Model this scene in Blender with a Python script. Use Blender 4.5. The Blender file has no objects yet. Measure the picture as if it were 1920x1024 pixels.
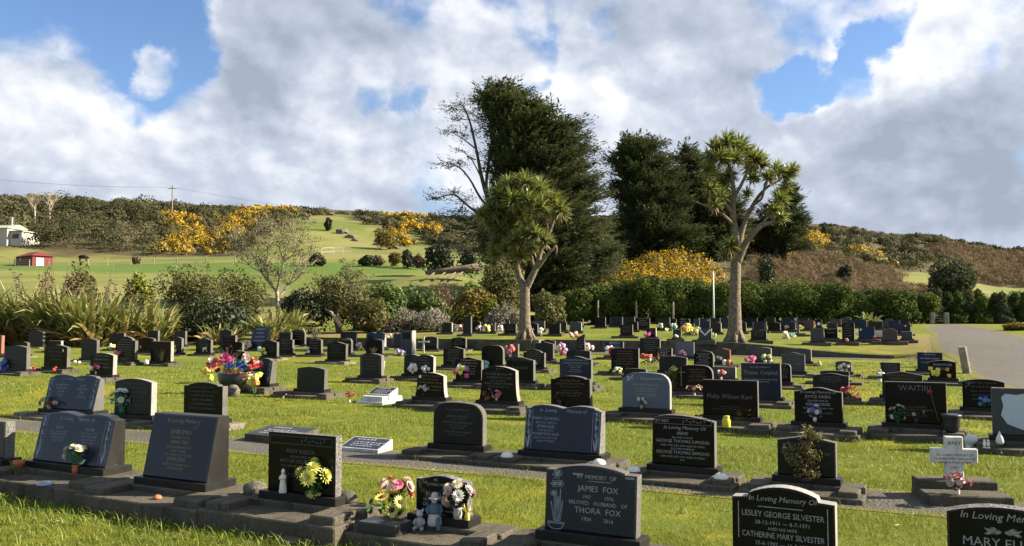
import bpy, bmesh, math, random
import numpy as np
from mathutils import Vector, Matrix

R = math.radians
scene = bpy.context.scene
COL = scene.collection

# ------------------------------------------------------------------ camera
EYE = 1.95
FPX = 1598.0
PITCH = math.atan(88.0 / FPX)
cam_d = bpy.data.cameras.new("camera")
cam = bpy.data.objects.new("camera", cam_d)
COL.objects.link(cam)
cam.location = (0, 0, EYE)
cam.rotation_euler = (R(90) + PITCH, 0, 0)
cam_d.sensor_width = 36.0
cam_d.sensor_fit = 'HORIZONTAL'
cam_d.lens = 36.0 * FPX / 1920.0
cam_d.clip_start = 0.1
cam_d.clip_end = 5000
scene.camera = cam

# ------------------------------------------------------------------ view
scene.view_settings.view_transform = 'Standard'
scene.view_settings.look = 'None'
scene.view_settings.gamma = 1
scene.view_settings.exposure = 1.7
scene.cycles.max_bounces = 6
scene.cycles.transparent_max_bounces = 6

SUN_EL, SUN_AZ = R(29), R(87)
SUN_DIR = Vector((math.cos(SUN_EL) * math.sin(SUN_AZ), math.cos(SUN_EL) * math.cos(SUN_AZ), math.sin(SUN_EL)))

def ray_dir(px, py):
    """world direction of a photograph pixel (1920 x 1024)"""
    x, y = (px - 960) / FPX, (512 - py) / FPX
    c, s = math.cos(PITCH), math.sin(PITCH)
    return Vector((x, c - y * s, s + y * c))

# ------------------------------------------------------------------ node helper
class NT:
    def __init__(self, tree):
        self.t = tree
        tree.nodes.clear()
    def n(self, typ, ins=None, **kw):
        nd = self.t.nodes.new(typ)
        for k, v in kw.items():
            setattr(nd, k, v)
        if ins:
            for k, v in ins.items():
                self.put(nd.inputs[k], v)
        return nd
    def put(self, sock, v):
        if isinstance(v, bpy.types.NodeSocket):
            self.t.links.new(v, sock)
        else:
            if sock.type == 'RGBA' and len(v) == 3:
                v = (*v, 1)
            sock.default_value = v
    def math(self, op, a, b=0.0, clamp=False):
        nd = self.n('ShaderNodeMath', {0: a, 1: b}, operation=op)
        nd.use_clamp = clamp
        return nd.outputs[0]
    def vmath(self, op, a, b=(0, 0, 0)):
        nd = self.n('ShaderNodeVectorMath', {0: a, 1: b}, operation=op)
        return nd.outputs[1] if op in ('DOT_PRODUCT', 'LENGTH') else nd.outputs[0]
    def mix(self, f, a, b, blend='MIX'):
        nd = self.n('ShaderNodeMix', data_type='RGBA', blend_type=blend)
        self.put(nd.inputs[0], f); self.put(nd.inputs[6], a); self.put(nd.inputs[7], b)
        return nd.outputs[2]
    def rng(self, v, a, b, c=0.0, d=1.0, smooth=True):
        nd = self.n('ShaderNodeMapRange', {0: v, 1: a, 2: b, 3: c, 4: d})
        nd.interpolation_type = 'SMOOTHSTEP' if smooth else 'LINEAR'
        return nd.outputs[0]
    def noise(self, vec, scale, detail=4, rough=0.55, dist=0.0):
        nd = self.n('ShaderNodeTexNoise', {'Scale': scale, 'Detail': detail, 'Roughness': rough, 'Distortion': dist})
        if vec is not None:
            self.put(nd.inputs['Vector'], vec)
        return nd.outputs[0]

# ------------------------------------------------------------------ sky
def build_world():
    w = bpy.data.worlds.new("World")
    scene.world = w
    w.use_nodes = True
    k = NT(w.node_tree)
    d = k.n('ShaderNodeTexCoord').outputs['Generated']
    sky = k.n('ShaderNodeTexSky', sky_type='NISHITA', sun_disc=False, sun_elevation=SUN_EL, sun_rotation=SUN_AZ,
              altitude=50, air_density=1.0, dust_density=0.6, ozone_density=1.4)
    sep = k.n('ShaderNodeSeparateXYZ', {0: d})
    zc = k.math('ADD', k.math('MAXIMUM', sep.outputs[2], 0.0), 0.16)
    q = k.n('ShaderNodeCombineXYZ', {0: k.math('DIVIDE', sep.outputs[0], zc), 1: k.math('DIVIDE', sep.outputs[1], zc), 2: 0.37}).outputs[0]
    dz = k.vmath('MULTIPLY', d, (1.0, 1.0, 1.35))
    n1 = k.noise(dz, 3.6, 8, 0.5, 0.1)
    n2 = k.noise(k.vmath('ADD', dz, (-0.022, 0.0, -0.026)), 3.6, 8, 0.5, 0.1)
    p1 = k.noise(dz, 8.0, 8, 0.53, 0.12)
    p2 = k.noise(k.vmath('ADD', dz, (-0.010, 0.0, -0.014)), 8.0, 8, 0.53, 0.12)
    n3 = k.noise(q, 1.0, 8, 0.55, 0.3)
    dens = k.math('ADD', k.math('MULTIPLY', n1, 0.95), k.math('ADD', k.math('MULTIPLY', p1, 0.75), k.math('MULTIPLY', n3, 0.45)))
    wn = k.n('ShaderNodeTexNoise', {'Scale': 7.0, 'Detail': 6.0, 'Roughness': 0.6}); k.put(wn.inputs['Vector'], d)
    wd = k.vmath('ADD', d, k.vmath('MULTIPLY', k.vmath('SUBTRACT', wn.outputs[1], (.5, .5, .5)), (.16, .10, .14)))
    wd = k.vmath('NORMALIZE', wd)
    def blobs(lst):
        tot = None
        for px, py, r, a in lst:
            c = ray_dir(px, py).normalized()
            dt = k.vmath('DOT_PRODUCT', wd, tuple(c))
            v = k.rng(dt, math.cos(r / FPX), 1.0, 0.0, a)
            tot = v if tot is None else k.math('ADD', tot, v)
        return tot
    cover = blobs([(310, 60, 120, -.30), (345, 175, 85, -.26), (250, 190, 80, -.22), (210, 110, 70, -.10), (60, 110, 80, -.10), (240, 215, 50, -.14), (170, 20, 70, -.06), (320, 10, 60, -.16),
                   (690, 155, 60, -.24), (770, 165, 45, -.20), (545, 190, 30, -.12), (940, 30, 45, -.16), (1000, 75, 50, -.16), (1130, 45, 45, -.18), (968, 150, 45, -.22), (1010, 130, 35, -.1),
                   (1475, 170, 62, -.36), (1530, 150, 55, -.30), (1590, 145, 62, -.30), (1640, 70, 55, -.30), (1690, 30, 40, -.18), (1765, 100, 45, -.26), (1850, 90, 45, -.16), (1700, 115, 30, -.2), (1895, 20, 40, -.16), (1540, 268, 20, -.14),
                   (300, 112, 60, .40), (80, 230, 200, .16), (560, 90, 210, .24), (880, 80, 130, .18), (1240, 130, 240, .18), (60, 40, 80, .05),
                   (1780, 260, 260, .20), (600, 300, 330, .16), (1500, 330, 330, .18), (1780, 30, 70, .12), (100, 330, 250, .18), (1085, 100, 70, .12), (1560, 105, 30, .16), (1060, 370, 230, .30), (420, 420, 330, .12), (350, 260, 150, .08)])
    dens = k.math('ADD', dens, cover)
    mask = k.rng(dens, 0.93, 1.19)
    lit = blobs([(560, 290, 150, .35), (290, 300, 160, .35), (80, 190, 160, .3), (620, 200, 110, .3), (1100, 150, 140, .4), (900, 60, 130, .25),
                 (1240, 210, 160, .35), (1640, 140, 120, .5), (1560, 180, 120, .35), (1800, 40, 120, .4), (720, 300, 120, .25), (300, 110, 90, .3),
                 (580, 110, 260, -.40), (420, 160, 150, -.22), (1270, 110, 240, -.32), (1800, 220, 230, -.26), (1500, 250, 200, -.2), (1700, 340, 260, -.12), (800, 340, 220, -.12), (500, 350, 250, -.05)])
    relief = k.math('ADD', k.math('MULTIPLY', k.math('SUBTRACT', n1, n2), 4.2), k.math('MULTIPLY', k.math('SUBTRACT', p1, p2), 2.6))
    fine = k.math('MULTIPLY', k.math('SUBTRACT', p1, 0.5), 0.7)
    edge = k.rng(dens, 1.05, 1.5, 0.20, -0.08)
    sh = k.math('ADD', k.math('ADD', k.math('ADD', 0.50, relief), k.math('ADD', lit, fine)), edge)
    sh = k.rng(sh, -0.15, 1.15, 0, 1, False)
    cc = k.n('ShaderNodeValToRGB', {0: sh})
    el = cc.color_ramp.elements
    el[0].position, el[0].color = 0.0, (2.75, 3.15, 3.95, 1)
    el[1].position, el[1].color = 1.0, (7.1, 7.25, 7.6, 1)
    e = el.new(0.5); e.color = (4.2, 4.65, 5.5, 1)
    blue = k.mix(1.0, sky.outputs[0], (0.88, 1.03, 1.26), 'MULTIPLY')
    colr = k.mix(mask, blue, cc.outputs[0])
    bg = k.n('ShaderNodeBackground', {0: colr, 1: 0.045})
    out = k.n('ShaderNodeOutputWorld', {0: bg.outputs[0]})
build_world()

sun_d = bpy.data.lights.new("sun", 'SUN')
sun_d.energy = 5.0
sun_d.angle = R(0.55)
sun_d.color = (1.0, 0.87, 0.68)
sun = bpy.data.objects.new("sun", sun_d)
COL.objects.link(sun)
sun.rotation_euler = SUN_DIR.to_track_quat('Z', 'Y').to_euler()

# ------------------------------------------------------------------ objects
def clean(d):
    return d
def tag(o, label=None, cat=None, group=None, kind=None):
    if label: o['label'] = label
    if cat: o['category'] = cat
    if group: o['group'] = group
    if kind: o['kind'] = kind
    return o
def empty(name, loc, rz=0.0, label=None, cat=None, group=None):
    o = bpy.data.objects.new(name, None)
    COL.objects.link(o)
    o.location = loc
    o.rotation_euler = (0, 0, rz)
    o.empty_display_size = 0.2
    return tag(o, label, cat, group)
def link(name, me, parent=None, loc=None):
    o = bpy.data.objects.new(name, me)
    COL.objects.link(o)
    if parent is not None: o.parent = parent
    if loc is not None: o.location = loc
    return o
def copy_tree(o, parent=None):
    c = o.copy()
    COL.objects.link(c)
    c.parent = parent
    for ch in list(o.children):
        copy_tree(ch, c)
    return c

class MB:
    """collects polygons for one mesh"""
    def __init__(self):
        self.v, self.f, self.m = [], [], []
    def add(self, vs, fs, mi=0):
        b = len(self.v)
        self.v.extend([tuple(p) for p in vs])
        for q in fs:
            self.f.append(tuple(b + i for i in q)); self.m.append(mi)
    def box(self, x0, x1, y0, y1, z0, z1, ch=0.0, mi=0):
        if ch <= 0:
            vs = [(x0, y0, z0), (x1, y0, z0), (x1, y1, z0), (x0, y1, z0), (x0, y0, z1), (x1, y0, z1), (x1, y1, z1), (x0, y1, z1)]
            self.add(vs, [(0, 3, 2, 1), (4, 5, 6, 7), (0, 1, 5, 4), (1, 2, 6, 5), (2, 3, 7, 6), (3, 0, 4, 7)], mi)
        else:
            c = ch
            rings = [(0, z0), (0, z1 - c), (c, z1)]
            vs = []
            for o_, z in rings:
                a, b, cc, d = x0 + o_, x1 - o_, y0 + o_, y1 - o_
                vs += [(a + c, cc, z), (b - c, cc, z), (b, cc + c, z), (b, d - c, z), (b - c, d, z), (a + c, d, z), (a, d - c, z), (a, cc + c, z)]
            fs = []
            for r in range(2):
                for i in range(8):
                    j = (i + 1) % 8
                    fs.append((r * 8 + i, r * 8 + j, r * 8 + 8 + j, r * 8 + 8 + i))
            fs.append(tuple(range(16, 24))); fs.append(tuple(range(7, -1, -1)))
            self.add(vs, fs, mi)
    def lathe(self, prof, n=12, c=(0, 0, 0), mi=0, cap=True):
        vs, fs = [], []
        for r, z in prof:
            for i in range(n):
                a = 2 * math.pi * i / n
                vs.append((c[0] + r * math.cos(a), c[1] + r * math.sin(a), c[2] + z))
        for k in range(len(prof) - 1):
            for i in range(n):
                j = (i + 1) % n
                fs.append((k * n + i, k * n + j, k * n + n + j, k * n + n + i))
        if cap:
            fs.append(tuple(range((len(prof) - 1) * n, len(prof) * n)))
            fs.append(tuple(range(n - 1, -1, -1)))
        self.add(vs, fs, mi)
    def tube(self, pts, rad, n=8, mi=0):
        pts = [Vector(p) for p in pts]
        if not hasattr(rad, '__len__'): rad = [rad] * len(pts)
        vs, fs = [], []
        up = Vector((0.13, 0.31, 0.94))
        for i, p in enumerate(pts):
            t = (pts[min(i + 1, len(pts) - 1)] - pts[max(i - 1, 0)])
            if t.length < 1e-9: t = Vector((0, 0, 1))
            t.normalize()
            a = t.cross(up)
            if a.length < 0.05: a = t.cross(Vector((1, 0, 0)))
            a.normalize(); b = t.cross(a)
            for k in range(n):
                an = 2 * math.pi * k / n
                vs.append(p + (a * math.cos(an) + b * math.sin(an)) * rad[i])
        for i in range(len(pts) - 1):
            for k in range(n):
                j = (k + 1) % n
                fs.append((i * n + k, i * n + j, i * n + n + j, i * n + n + k))
        fs.append(tuple(range((len(pts) - 1) * n, len(pts) * n))); fs.append(tuple(range(n - 1, -1, -1)))
        self.add(vs, fs, mi)
    def ball(self, c, r, n=8, m=5, mi=0, jit=0.0, rng=None):
        if not hasattr(r, '__len__'): r = (r, r, r)
        vs, fs = [], []
        for i in range(1, m):
            ph = math.pi * i / m
            for k in range(n):
                a = 2 * math.pi * k / n
                s = 1 + (rng.uniform(-jit, jit) if rng else 0)
                vs.append((c[0] + r[0] * s * math.sin(ph) * math.cos(a), c[1] + r[1] * s * math.sin(ph) * math.sin(a), c[2] + r[2] * s * math.cos(ph)))
        t = len(vs); vs += [(c[0], c[1], c[2] + r[2]), (c[0], c[1], c[2] - r[2])]
        for i in range(m - 2):
            for k in range(n):
                j = (k + 1) % n
                fs.append((i * n + k, i * n + n + k, i * n + n + j, i * n + j))
        for k in range(n):
            j = (k + 1) % n
            fs.append((t, k, j)); fs.append((t + 1, (m - 2) * n + j, (m - 2) * n + k))
        self.add(vs, fs, mi)
    def strip(self, pts, wid, nrm=(0, -1, 0), mi=0):
        """flat ribbon along pts, lying across direction of nrm"""
        nrm = Vector(nrm)
        pts = [Vector(p) for p in pts]
        if not hasattr(wid, '__len__'): wid = [wid] * len(pts)
        vs = []
        for i, p in enumerate(pts):
            t = pts[min(i + 1, len(pts) - 1)] - pts[max(i - 1, 0)]
            s = t.cross(nrm)
            if s.length < 1e-9: s = Vector((1, 0, 0))
            s.normalize()
            vs += [p - s * wid[i] / 2, p + s * wid[i] / 2]
        self.add(vs, [(2 * i, 2 * i + 1, 2 * i + 3, 2 * i + 2) for i in range(len(pts) - 1)], mi)
    def mesh(self, name, mats, smooth=False):
        me = bpy.data.meshes.new(name)
        me.from_pydata(self.v, [], self.f)
        if not isinstance(mats, (list, tuple)): mats = [mats]
        for m in mats: me.materials.append(m)
        if len(mats) > 1:
            me.polygons.foreach_set('material_index', self.m)
        if smooth:
            me.polygons.foreach_set('use_smooth', [True] * len(self.f))
        me.update()
        return me
    def build(self, name, mats, parent=None, smooth=False, loc=None):
        return link(name, self.mesh(name, mats, smooth), parent, loc)

def np_mesh(name, V, F, mat, tint=None, smooth=False):
    """fast mesh: V (n,3), F (m,k) all the same k; tint one float per face"""
    V = np.asarray(V, np.float32); F = np.asarray(F, np.int32)
    me = bpy.data.meshes.new(name)
    n, k = F.shape
    me.vertices.add(len(V)); me.vertices.foreach_set('co', V.ravel())
    me.loops.add(n * k); me.loops.foreach_set('vertex_index', F.ravel())
    me.polygons.add(n); me.polygons.foreach_set('loop_start', np.arange(0, n * k, k, dtype=np.int32))
    if smooth: me.polygons.foreach_set('use_smooth', np.ones(n, bool))
    if tint is not None:
        a = me.attributes.new('tint', 'FLOAT', 'FACE')
        a.data.foreach_set('value', np.asarray(tint, np.float32))
    me.materials.append(mat)
    me.update(calc_edges=True)
    return me

# ------------------------------------------------------------------ materials
MATS = {}
def new_mat(name):
    m = bpy.data.materials.new(name)
    m.use_nodes = True
    MATS[name] = m
    return m, NT(m.node_tree)
def finish(k, color, rough=0.7, spec=0.4, normal=None, extra=None):
    ins = {'Base Color': color, 'Roughness': rough, 'Specular IOR Level': spec}
    if extra: ins.update(extra)
    b = k.n('ShaderNodeBsdfPrincipled', ins)
    if normal is not None: k.put(b.inputs['Normal'], normal)
    k.n('ShaderNodeOutputMaterial', {0: b.outputs[0]})
    return b
def bump(k, h, strength, dist):
    return k.n('ShaderNodeBump', {'Height': h, 'Strength': strength, 'Distance': dist}).outputs[0]

def stone_mat(name, c1, c2, rough, spec=0.5, scale=90, bmp=0.0, stain=None, lichen=0.0, moss=0.0):
    m, k = new_mat(name)
    co = k.n('ShaderNodeTexCoord').outputs['Object']
    geo = k.n('ShaderNodeNewGeometry').outputs['Position']
    n1 = k.rng(k.noise(co, scale, 3, 0.7), 0.38, 0.62)
    big = k.rng(k.noise(geo, 2.3, 5, 0.6), 0.35, 0.7)
    c = k.mix(n1, c1, c2)
    if stain: c = k.mix(k.math('MULTIPLY', big, 0.75), c, stain)
    if moss:
        run = k.noise(k.vmath('MULTIPLY', geo, (9, 9, 1.5)), 1.0, 6, .7)
        c = k.mix(k.math('MULTIPLY', k.rng(run, .52, .70), moss), c, (.022, .021, .014))
        c = k.mix(k.math('MULTIPLY', k.rng(k.noise(geo, 6.5, 6, .72), .57, .68), moss), c, (.06, .062, .022))
        c = k.mix(k.math('MULTIPLY', k.rng(k.noise(geo, 17, 4, .7), .63, .70), moss * .8), c, (.20, .19, .15))
    rg = k.math('ADD', rough, k.math('MULTIPLY', big, 0.10))
    if lichen:
        sp = k.rng(k.noise(k.vmath('ADD', geo, (3.3, 1.1, 7.7)), 21, 5, .75), .62, .72)
        area = k.rng(k.noise(geo, 1.7, 3, .6), .45, .62)
        lf = k.math('MULTIPLY', k.math('MULTIPLY', sp, area), lichen)
        c = k.mix(lf, c, (.11, .11, .085))
        dust = k.math('MULTIPLY', k.rng(k.noise(k.vmath('MULTIPLY', geo, (7, 7, 1.2)), 1.0, 6, .7), .45, .75), lichen * .16)
        c = k.mix(dust, c, (.045, .044, .038))
        rg = k.math('ADD', rg, k.math('ADD', k.math('MULTIPLY', lf, .5), k.math('MULTIPLY', dust, .6)))
    nm = bump(k, k.noise(co, 38, 5, 0.7), bmp, 0.02) if bmp else None
    finish(k, c, rg, spec, nm)
    return m
stone_mat('black_granite', (.004, .004, .0045), (.008, .008, .0085), .12, .15, lichen=.4)
stone_mat('charcoal_granite', (.010, .010, .010), (.020, .020, .019), .28, .16, stain=(.022, .021, .018), lichen=.7)
stone_mat('blue_granite', (.008, .012, .022), (.018, .024, .036), .18, .24, lichen=.5)
stone_mat('dark_blue_granite', (.005, .010, .026), (.012, .021, .048), .15, .24, lichen=.3)
stone_mat('pale_blue_granite', (.045, .06, .092), (.10, .12, .165), .3, .4)
stone_mat('grey_granite', (.024, .026, .031), (.058, .061, .068), .32, .3, lichen=.9)
stone_mat('slate_granite', (.007, .009, .014), (.013, .016, .024), .16, .24, lichen=.4)
stone_mat('brown_granite', (.03, .016, .012), (.05, .028, .021), .25, .5)
stone_mat('red_granite', (.20, .07, .045), (.30, .12, .08), .3, .5)
stone_mat('white_marble', (.46, .46, .45), (.58, .58, .565), .5, .3, 12, stain=(.30, .30, .28), moss=.25)
stone_mat('rock_face', (.06, .06, .057), (.22, .21, .195), .85, .3, 60, 0.9)
stone_mat('sawn_side', (.07, .069, .065), (.14, .136, .125), .75, .25, 70, 0.25, stain=(.07, .066, .05))
stone_mat('pale_side', (.22, .215, .2), (.34, .33, .305), .7, .3, 60, 0.3, stain=(.18, .17, .145))
stone_mat('concrete', (.066, .059, .044), (.122, .109, .082), .9, .15, 60, 0.45, stain=(.05, .046, .034), moss=.8)
stone_mat('mossy_concrete', (.066, .06, .046), (.125, .114, .086), .92, .15, 50, 0.6, stain=(.042, .042, .024), moss=1.0)
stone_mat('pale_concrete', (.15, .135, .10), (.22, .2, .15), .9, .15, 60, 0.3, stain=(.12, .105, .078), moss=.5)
stone_mat('tree_bark', (.10, .082, .06), (.21, .17, .125), .9, .2, 9, 1.0)
stone_mat('dark_bark', (.05, .04, .03), (.11, .09, .07), .9, .2, 7, .8)
stone_mat('pale_bark', (.24, .20, .15), (.40, .34, .26), .9, .2, 9, .8)
stone_mat('weathered_wood', (.20, .18, .14), (.34, .31, .25), .85, .2, 9, .6, stain=(.14, .12, .09))
stone_mat('boulder', (.10, .09, .07), (.22, .20, .16), .9, .2, 14, 1.0, stain=(.07, .07, .05))
def plain(name, col, rough=.6, spec=.3, var=.15, sss=0):
    m, k = new_mat(name)
    co = k.n('ShaderNodeTexCoord').outputs['Object']
    n = k.noise(co, 25, 3)
    c = k.mix(n, tuple(x * (1 - var) for x in col), tuple(min(1, x * (1 + var)) for x in col))
    finish(k, c, rough, spec)
    return m
for nm_, c_, r_ in [('ink_silver', (.27, .275, .28), .6), ('ink_faint', (.045, .045, .045), .6), ('ink_dim', (.10, .10, .10), .6), ('ink_gold', (.22, .18, .10), .55), ('ink_dull_gold', (.12, .085, .04), .6),
                    ('ink_white', (.72, .72, .72), .5), ('ink_black', (.03, .03, .03), .5), ('ink_blue_grey', (.22, .25, .30), .6), ('ceramic', (.74, .70, .62), .3),
                    ('terracotta', (.45, .14, .06), .7), ('plastic_green', (.03, .16, .07), .4), ('dark_pot', (.03, .03, .032), .35), ('glass_jar', (.55, .58, .55), .1),
                    ('jar_yellow', (.50, .46, .05), .3), ('tin_red', (.4, .10, .06), .4), ('pot_grey', (.36, .35, .32), .8), ('painted_white', (.78, .78, .76), .5), ('faded_white', (.36, .35, .32), .7), ('cream_wall', (.42, .40, .34), .7),
                    ('shed_red', (.15, .032, .028), .8), ('roof_red', (.15, .026, .028), .75), ('roof_green', (.30, .34, .24), .6), ('window_glass', (.04, .05, .06), .1),
                    ('cloth_blue', (.07, .13, .18), .9), ('cloth_white', (.42, .40, .38), .9), ('skin_doll', (.62, .42, .34), .6), ('plate_blue', (.25, .35, .5), .3), ('pole_white', (.8, .82, .85), .4), ('steel', (.35, .36, .37), .4),
                    ('teal_cloth', (.06, .4, .38), .7), ('cow_black', (.015, .014, .013), .7), ('shield_pale', (.42, .47, .55), .35)]:
    plain(nm_, c_, r_, var=.55 if nm_.startswith('ink') else .15)
FLOWER = {'red': (.62, .03, .03), 'pink': (.75, .18, .28), 'hotpink': (.75, .05, .28), 'palepink': (.78, .48, .46), 'white': (.82, .80, .74), 'cream': (.78, .70, .48),
          'yellow': (.80, .62, .03), 'lemon': (.74, .72, .10), 'orange': (.80, .30, .03), 'blue': (.05, .11, .55), 'sky': (.10, .26, .62), 'purple': (.32, .12, .55),
          'lilac': (.55, .45, .72), 'coral': (.72, .16, .10), 'mint': (.20, .62, .42), 'rust': (.36, .14, .05), 'peach': (.78, .45, .26), 'maroon': (.28, .02, .03), 'dust': (.60, .45, .42), 'straw': (.55, .42, .18), 'core': (.09, .045, .015)}
for nm_, c_ in FLOWER.items():
    g_ = sum(c_) / 3
    plain('petal_' + nm_, tuple((x * .78 + g_ * .22) * .84 for x in c_), .75, .1, .3)

def leaf_mat(name, stops, trans=0.25, rough=.55, patch=0.0, spec=.25):
    """foliage: per-face tint chooses a real leaf colour from the stops"""
    m, k = new_mat(name)
    t = k.n('ShaderNodeAttribute', attribute_name='tint').outputs['Fac']
    if patch:
        geo = k.n('ShaderNodeNewGeometry').outputs['Position']
        t = k.math('ADD', t, k.math('MULTIPLY', k.math('SUBTRACT', k.noise(geo, patch, 3), .5), .9), True)
    rp = k.n('ShaderNodeValToRGB', {0: t})
    el = rp.color_ramp.elements
    for i, (p, c) in enumerate(stops):
        e = el[i] if i < 2 else el.new(p)
        e.position, e.color = p, (*c, 1)
    b = k.n('ShaderNodeBsdfPrincipled', {'Base Color': rp.outputs[0], 'Roughness': rough, 'Specular IOR Level': spec})
    tr = k.n('ShaderNodeBsdfTranslucent', {0: k.mix(1.0, rp.outputs[0], (1.1, 1.15, .7), 'MULTIPLY')})
    ms = k.n('ShaderNodeMixShader', {0: trans, 1: b.outputs[0], 2: tr.outputs[0]})
    k.n('ShaderNodeOutputMaterial', {0: ms.outputs[0]})
    return m
leaf_mat('leaf_dark', [(0, (.014, .022, .010)), (.6, (.030, .042, .018)), (1, (.05, .062, .026))], .12)
leaf_mat('leaf_pine', [(0, (.032, .045, .024)), (.6, (.068, .085, .044)), (1, (.115, .13, .066))], .25, .8, spec=.1)
leaf_mat('leaf_cypress', [(0, (.038, .049, .027)), (.6, (.080, .094, .048)), (1, (.135, .145, .076))], .25, .8, spec=.1)
leaf_mat('leaf_hedge', [(0, (.028, .044, .012)), (.6, (.066, .090, .021)), (1, (.135, .16, .04))], .25, .75, spec=.1)
leaf_mat('leaf_olive', [(0, (.06, .064, .024)), (.6, (.12, .12, .046)), (1, (.19, .175, .075))], .25, .7, spec=.15)
leaf_mat('leaf_green', [(0, (.03, .055, .014)), (.6, (.07, .11, .024)), (1, (.13, .17, .035))], .25)
leaf_mat('leaf_lime', [(0, (.07, .10, .014)), (.6, (.16, .19, .025)), (1, (.25, .26, .045))], .28)
leaf_mat('leaf_greyish', [(0, (.13, .12, .10)), (.6, (.185, .17, .145)), (1, (.24, .22, .19))], .15, .8, spec=.1)
leaf_mat('leaf_brown', [(0, (.085, .058, .034)), (.6, (.15, .105, .06)), (1, (.22, .16, .095))], .2)
leaf_mat('leaf_rust', [(0, (.06, .05, .014)), (.5, (.14, .11, .02)), (1, (.24, .16, .03))], .25)
leaf_mat('leaf_flax', [(0, (.08, .10, .026)), (.45, (.18, .195, .06)), (.8, (.32, .29, .12)), (1, (.46, .35, .16))], .25, .38, spec=.5)
leaf_mat('leaf_flax_dry', [(0, (.20, .13, .06)), (.6, (.34, .24, .11)), (1, (.44, .33, .17))], .15, .5)
leaf_mat('leaf_cabbage', [(0, (.085, .11, .036)), (.5, (.19, .215, .070)), (.85, (.30, .305, .12)), (1, (.42, .385, .18))], .33, .34, spec=.5)
leaf_mat('leaf_cabbage_dry', [(0, (.17, .13, .07)), (1, (.36, .29, .18))], .1, .6)
leaf_mat('gorse_bloom', [(0, (.36, .21, .010)), (.5, (.58, .36, .015)), (1, (.70, .46, .025))], .25, .85, spec=.08)
leaf_mat('scrub_leaf', [(0, (.028, .031, .016)), (.5, (.062, .063, .032)), (1, (.13, .118, .062))], .18, .85, spec=.08)
leaf_mat('bracken_leaf', [(0, (.085, .062, .040)), (.6, (.145, .105, .068)), (1, (.20, .155, .105))], .2, .9, spec=.05)
leaf_mat('grass_blade', [(0, (.065, .092, .013)), (.5, (.155, .182, .021)), (.85, (.255, .24, .028)), (1, (.36, .30, .08))], .3, .5, patch=.28)
leaf_mat('grass_tuft', [(0, (.05, .085, .012)), (.6, (.13, .17, .02)), (1, (.27, .26, .06))], .3, .5)
for nm_ in ('leaf_plain_green',):
    plain(nm_, (.035, .13, .035), .5, .3, .3)
plain('leaf_aqua', (.05, .25, .16), .5, .3, .3)
plain('stem_green', (.06, .20, .04), .5, .3, .2)
plain('wire_grey', (.12, .12, .12), .6)
# ------------------------------------------------------------------ the lie of the land
TH = R(27)
CT, ST = math.cos(TH), math.sin(TH)
WX, WY = 1.0, 43.0                       # corner of the retaining wall
def to_us(x, y):
    return (x - WX) * CT - (y - WY) * ST, (x - WX) * ST + (y - WY) * CT
def to_xy(u, s):
    return WX + u * CT + s * ST, WY - u * ST + s * CT
def sstep(a, b, t):
    t = np.clip((t - a) / (b - a), 0, 1)
    return t * t * (3 - 2 * t)
U_END = 16.6
HD = np.array([55, 90, 120, 150, 190, 230, 280, 340, 500], float)
HT = [(-900, [610, 575, 540, 510, 475, 440, 410, 395, 400]), (-400, [622, 562, 527, 500, 465, 430, 405, 390, 392]), (0, [625, 560, 525, 497, 462, 430, 402, 384, 390]), (250, [625, 565, 530, 500, 464, 432, 402, 384, 392]),
      (450, [622, 565, 530, 500, 472, 446, 415, 396, 398]), (600, [620, 565, 532, 505, 476, 450, 425, 402, 396]), (750, [618, 562, 532, 507, 481, 458, 434, 414, 402]),
      (900, [614, 566, 545, 522, 492, 470, 450, 422, 408]), (1100, [614, 600, 540, 505, 480, 462, 440, 422, 415]), (1250, [613, 594, 486, 472, 456, 442, 428, 418, 414]),
      (1400, [613, 596, 500, 470, 455, 442, 432, 424, 420]), (1550, [613, 602, 520, 492, 474, 456, 440, 426, 425]), (1700, [613, 604, 545, 518, 502, 482, 462, 446, 445]),
      (1920, [613, 607, 565, 543, 528, 512, 492, 478, 478]), (2300, [613, 607, 582, 562, 548, 532, 515, 505, 505]), (2900, [613, 608, 590, 575, 560, 550, 540, 530, 530])]
HX = np.array([(a - 960) / FPX for a, _ in HT])
HZ = np.array([[(600 - y) for y in b] for _, b in HT]) / FPX
def hill_z(x, y):
    x = np.asarray(x, float); y = np.maximum(np.asarray(y, float), 1.0)
    t = np.clip(x / y, HX[0], HX[-1] - 1e-6)
    d = np.clip(y, HD[0], HD[-1])
    i = np.clip(np.searchsorted(HX, t, side='right') - 1, 0, len(HX) - 2)
    j = np.clip(np.searchsorted(HD, d, side='right') - 1, 0, len(HD) - 2)
    a = (t - HX[i]) / (HX[i + 1] - HX[i]); b = (d - HD[j]) / (HD[j + 1] - HD[j])
    a = a * a * (3 - 2 * a)
    s = (HZ[i, j] * (1 - a) + HZ[i + 1, j] * a) * (1 - b) + (HZ[i, j + 1] * (1 - a) + HZ[i + 1, j + 1] * a) * b
    z = EYE + s * d
    z = np.where(y > HD[-1], z - (y - HD[-1]) * 0.12, z)
    return z
def wall_top(u):
    """height of the upper lawn right behind the wall"""
    return 0.92 - 0.50 * sstep(8.5, U_END, np.asarray(u, float))
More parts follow.
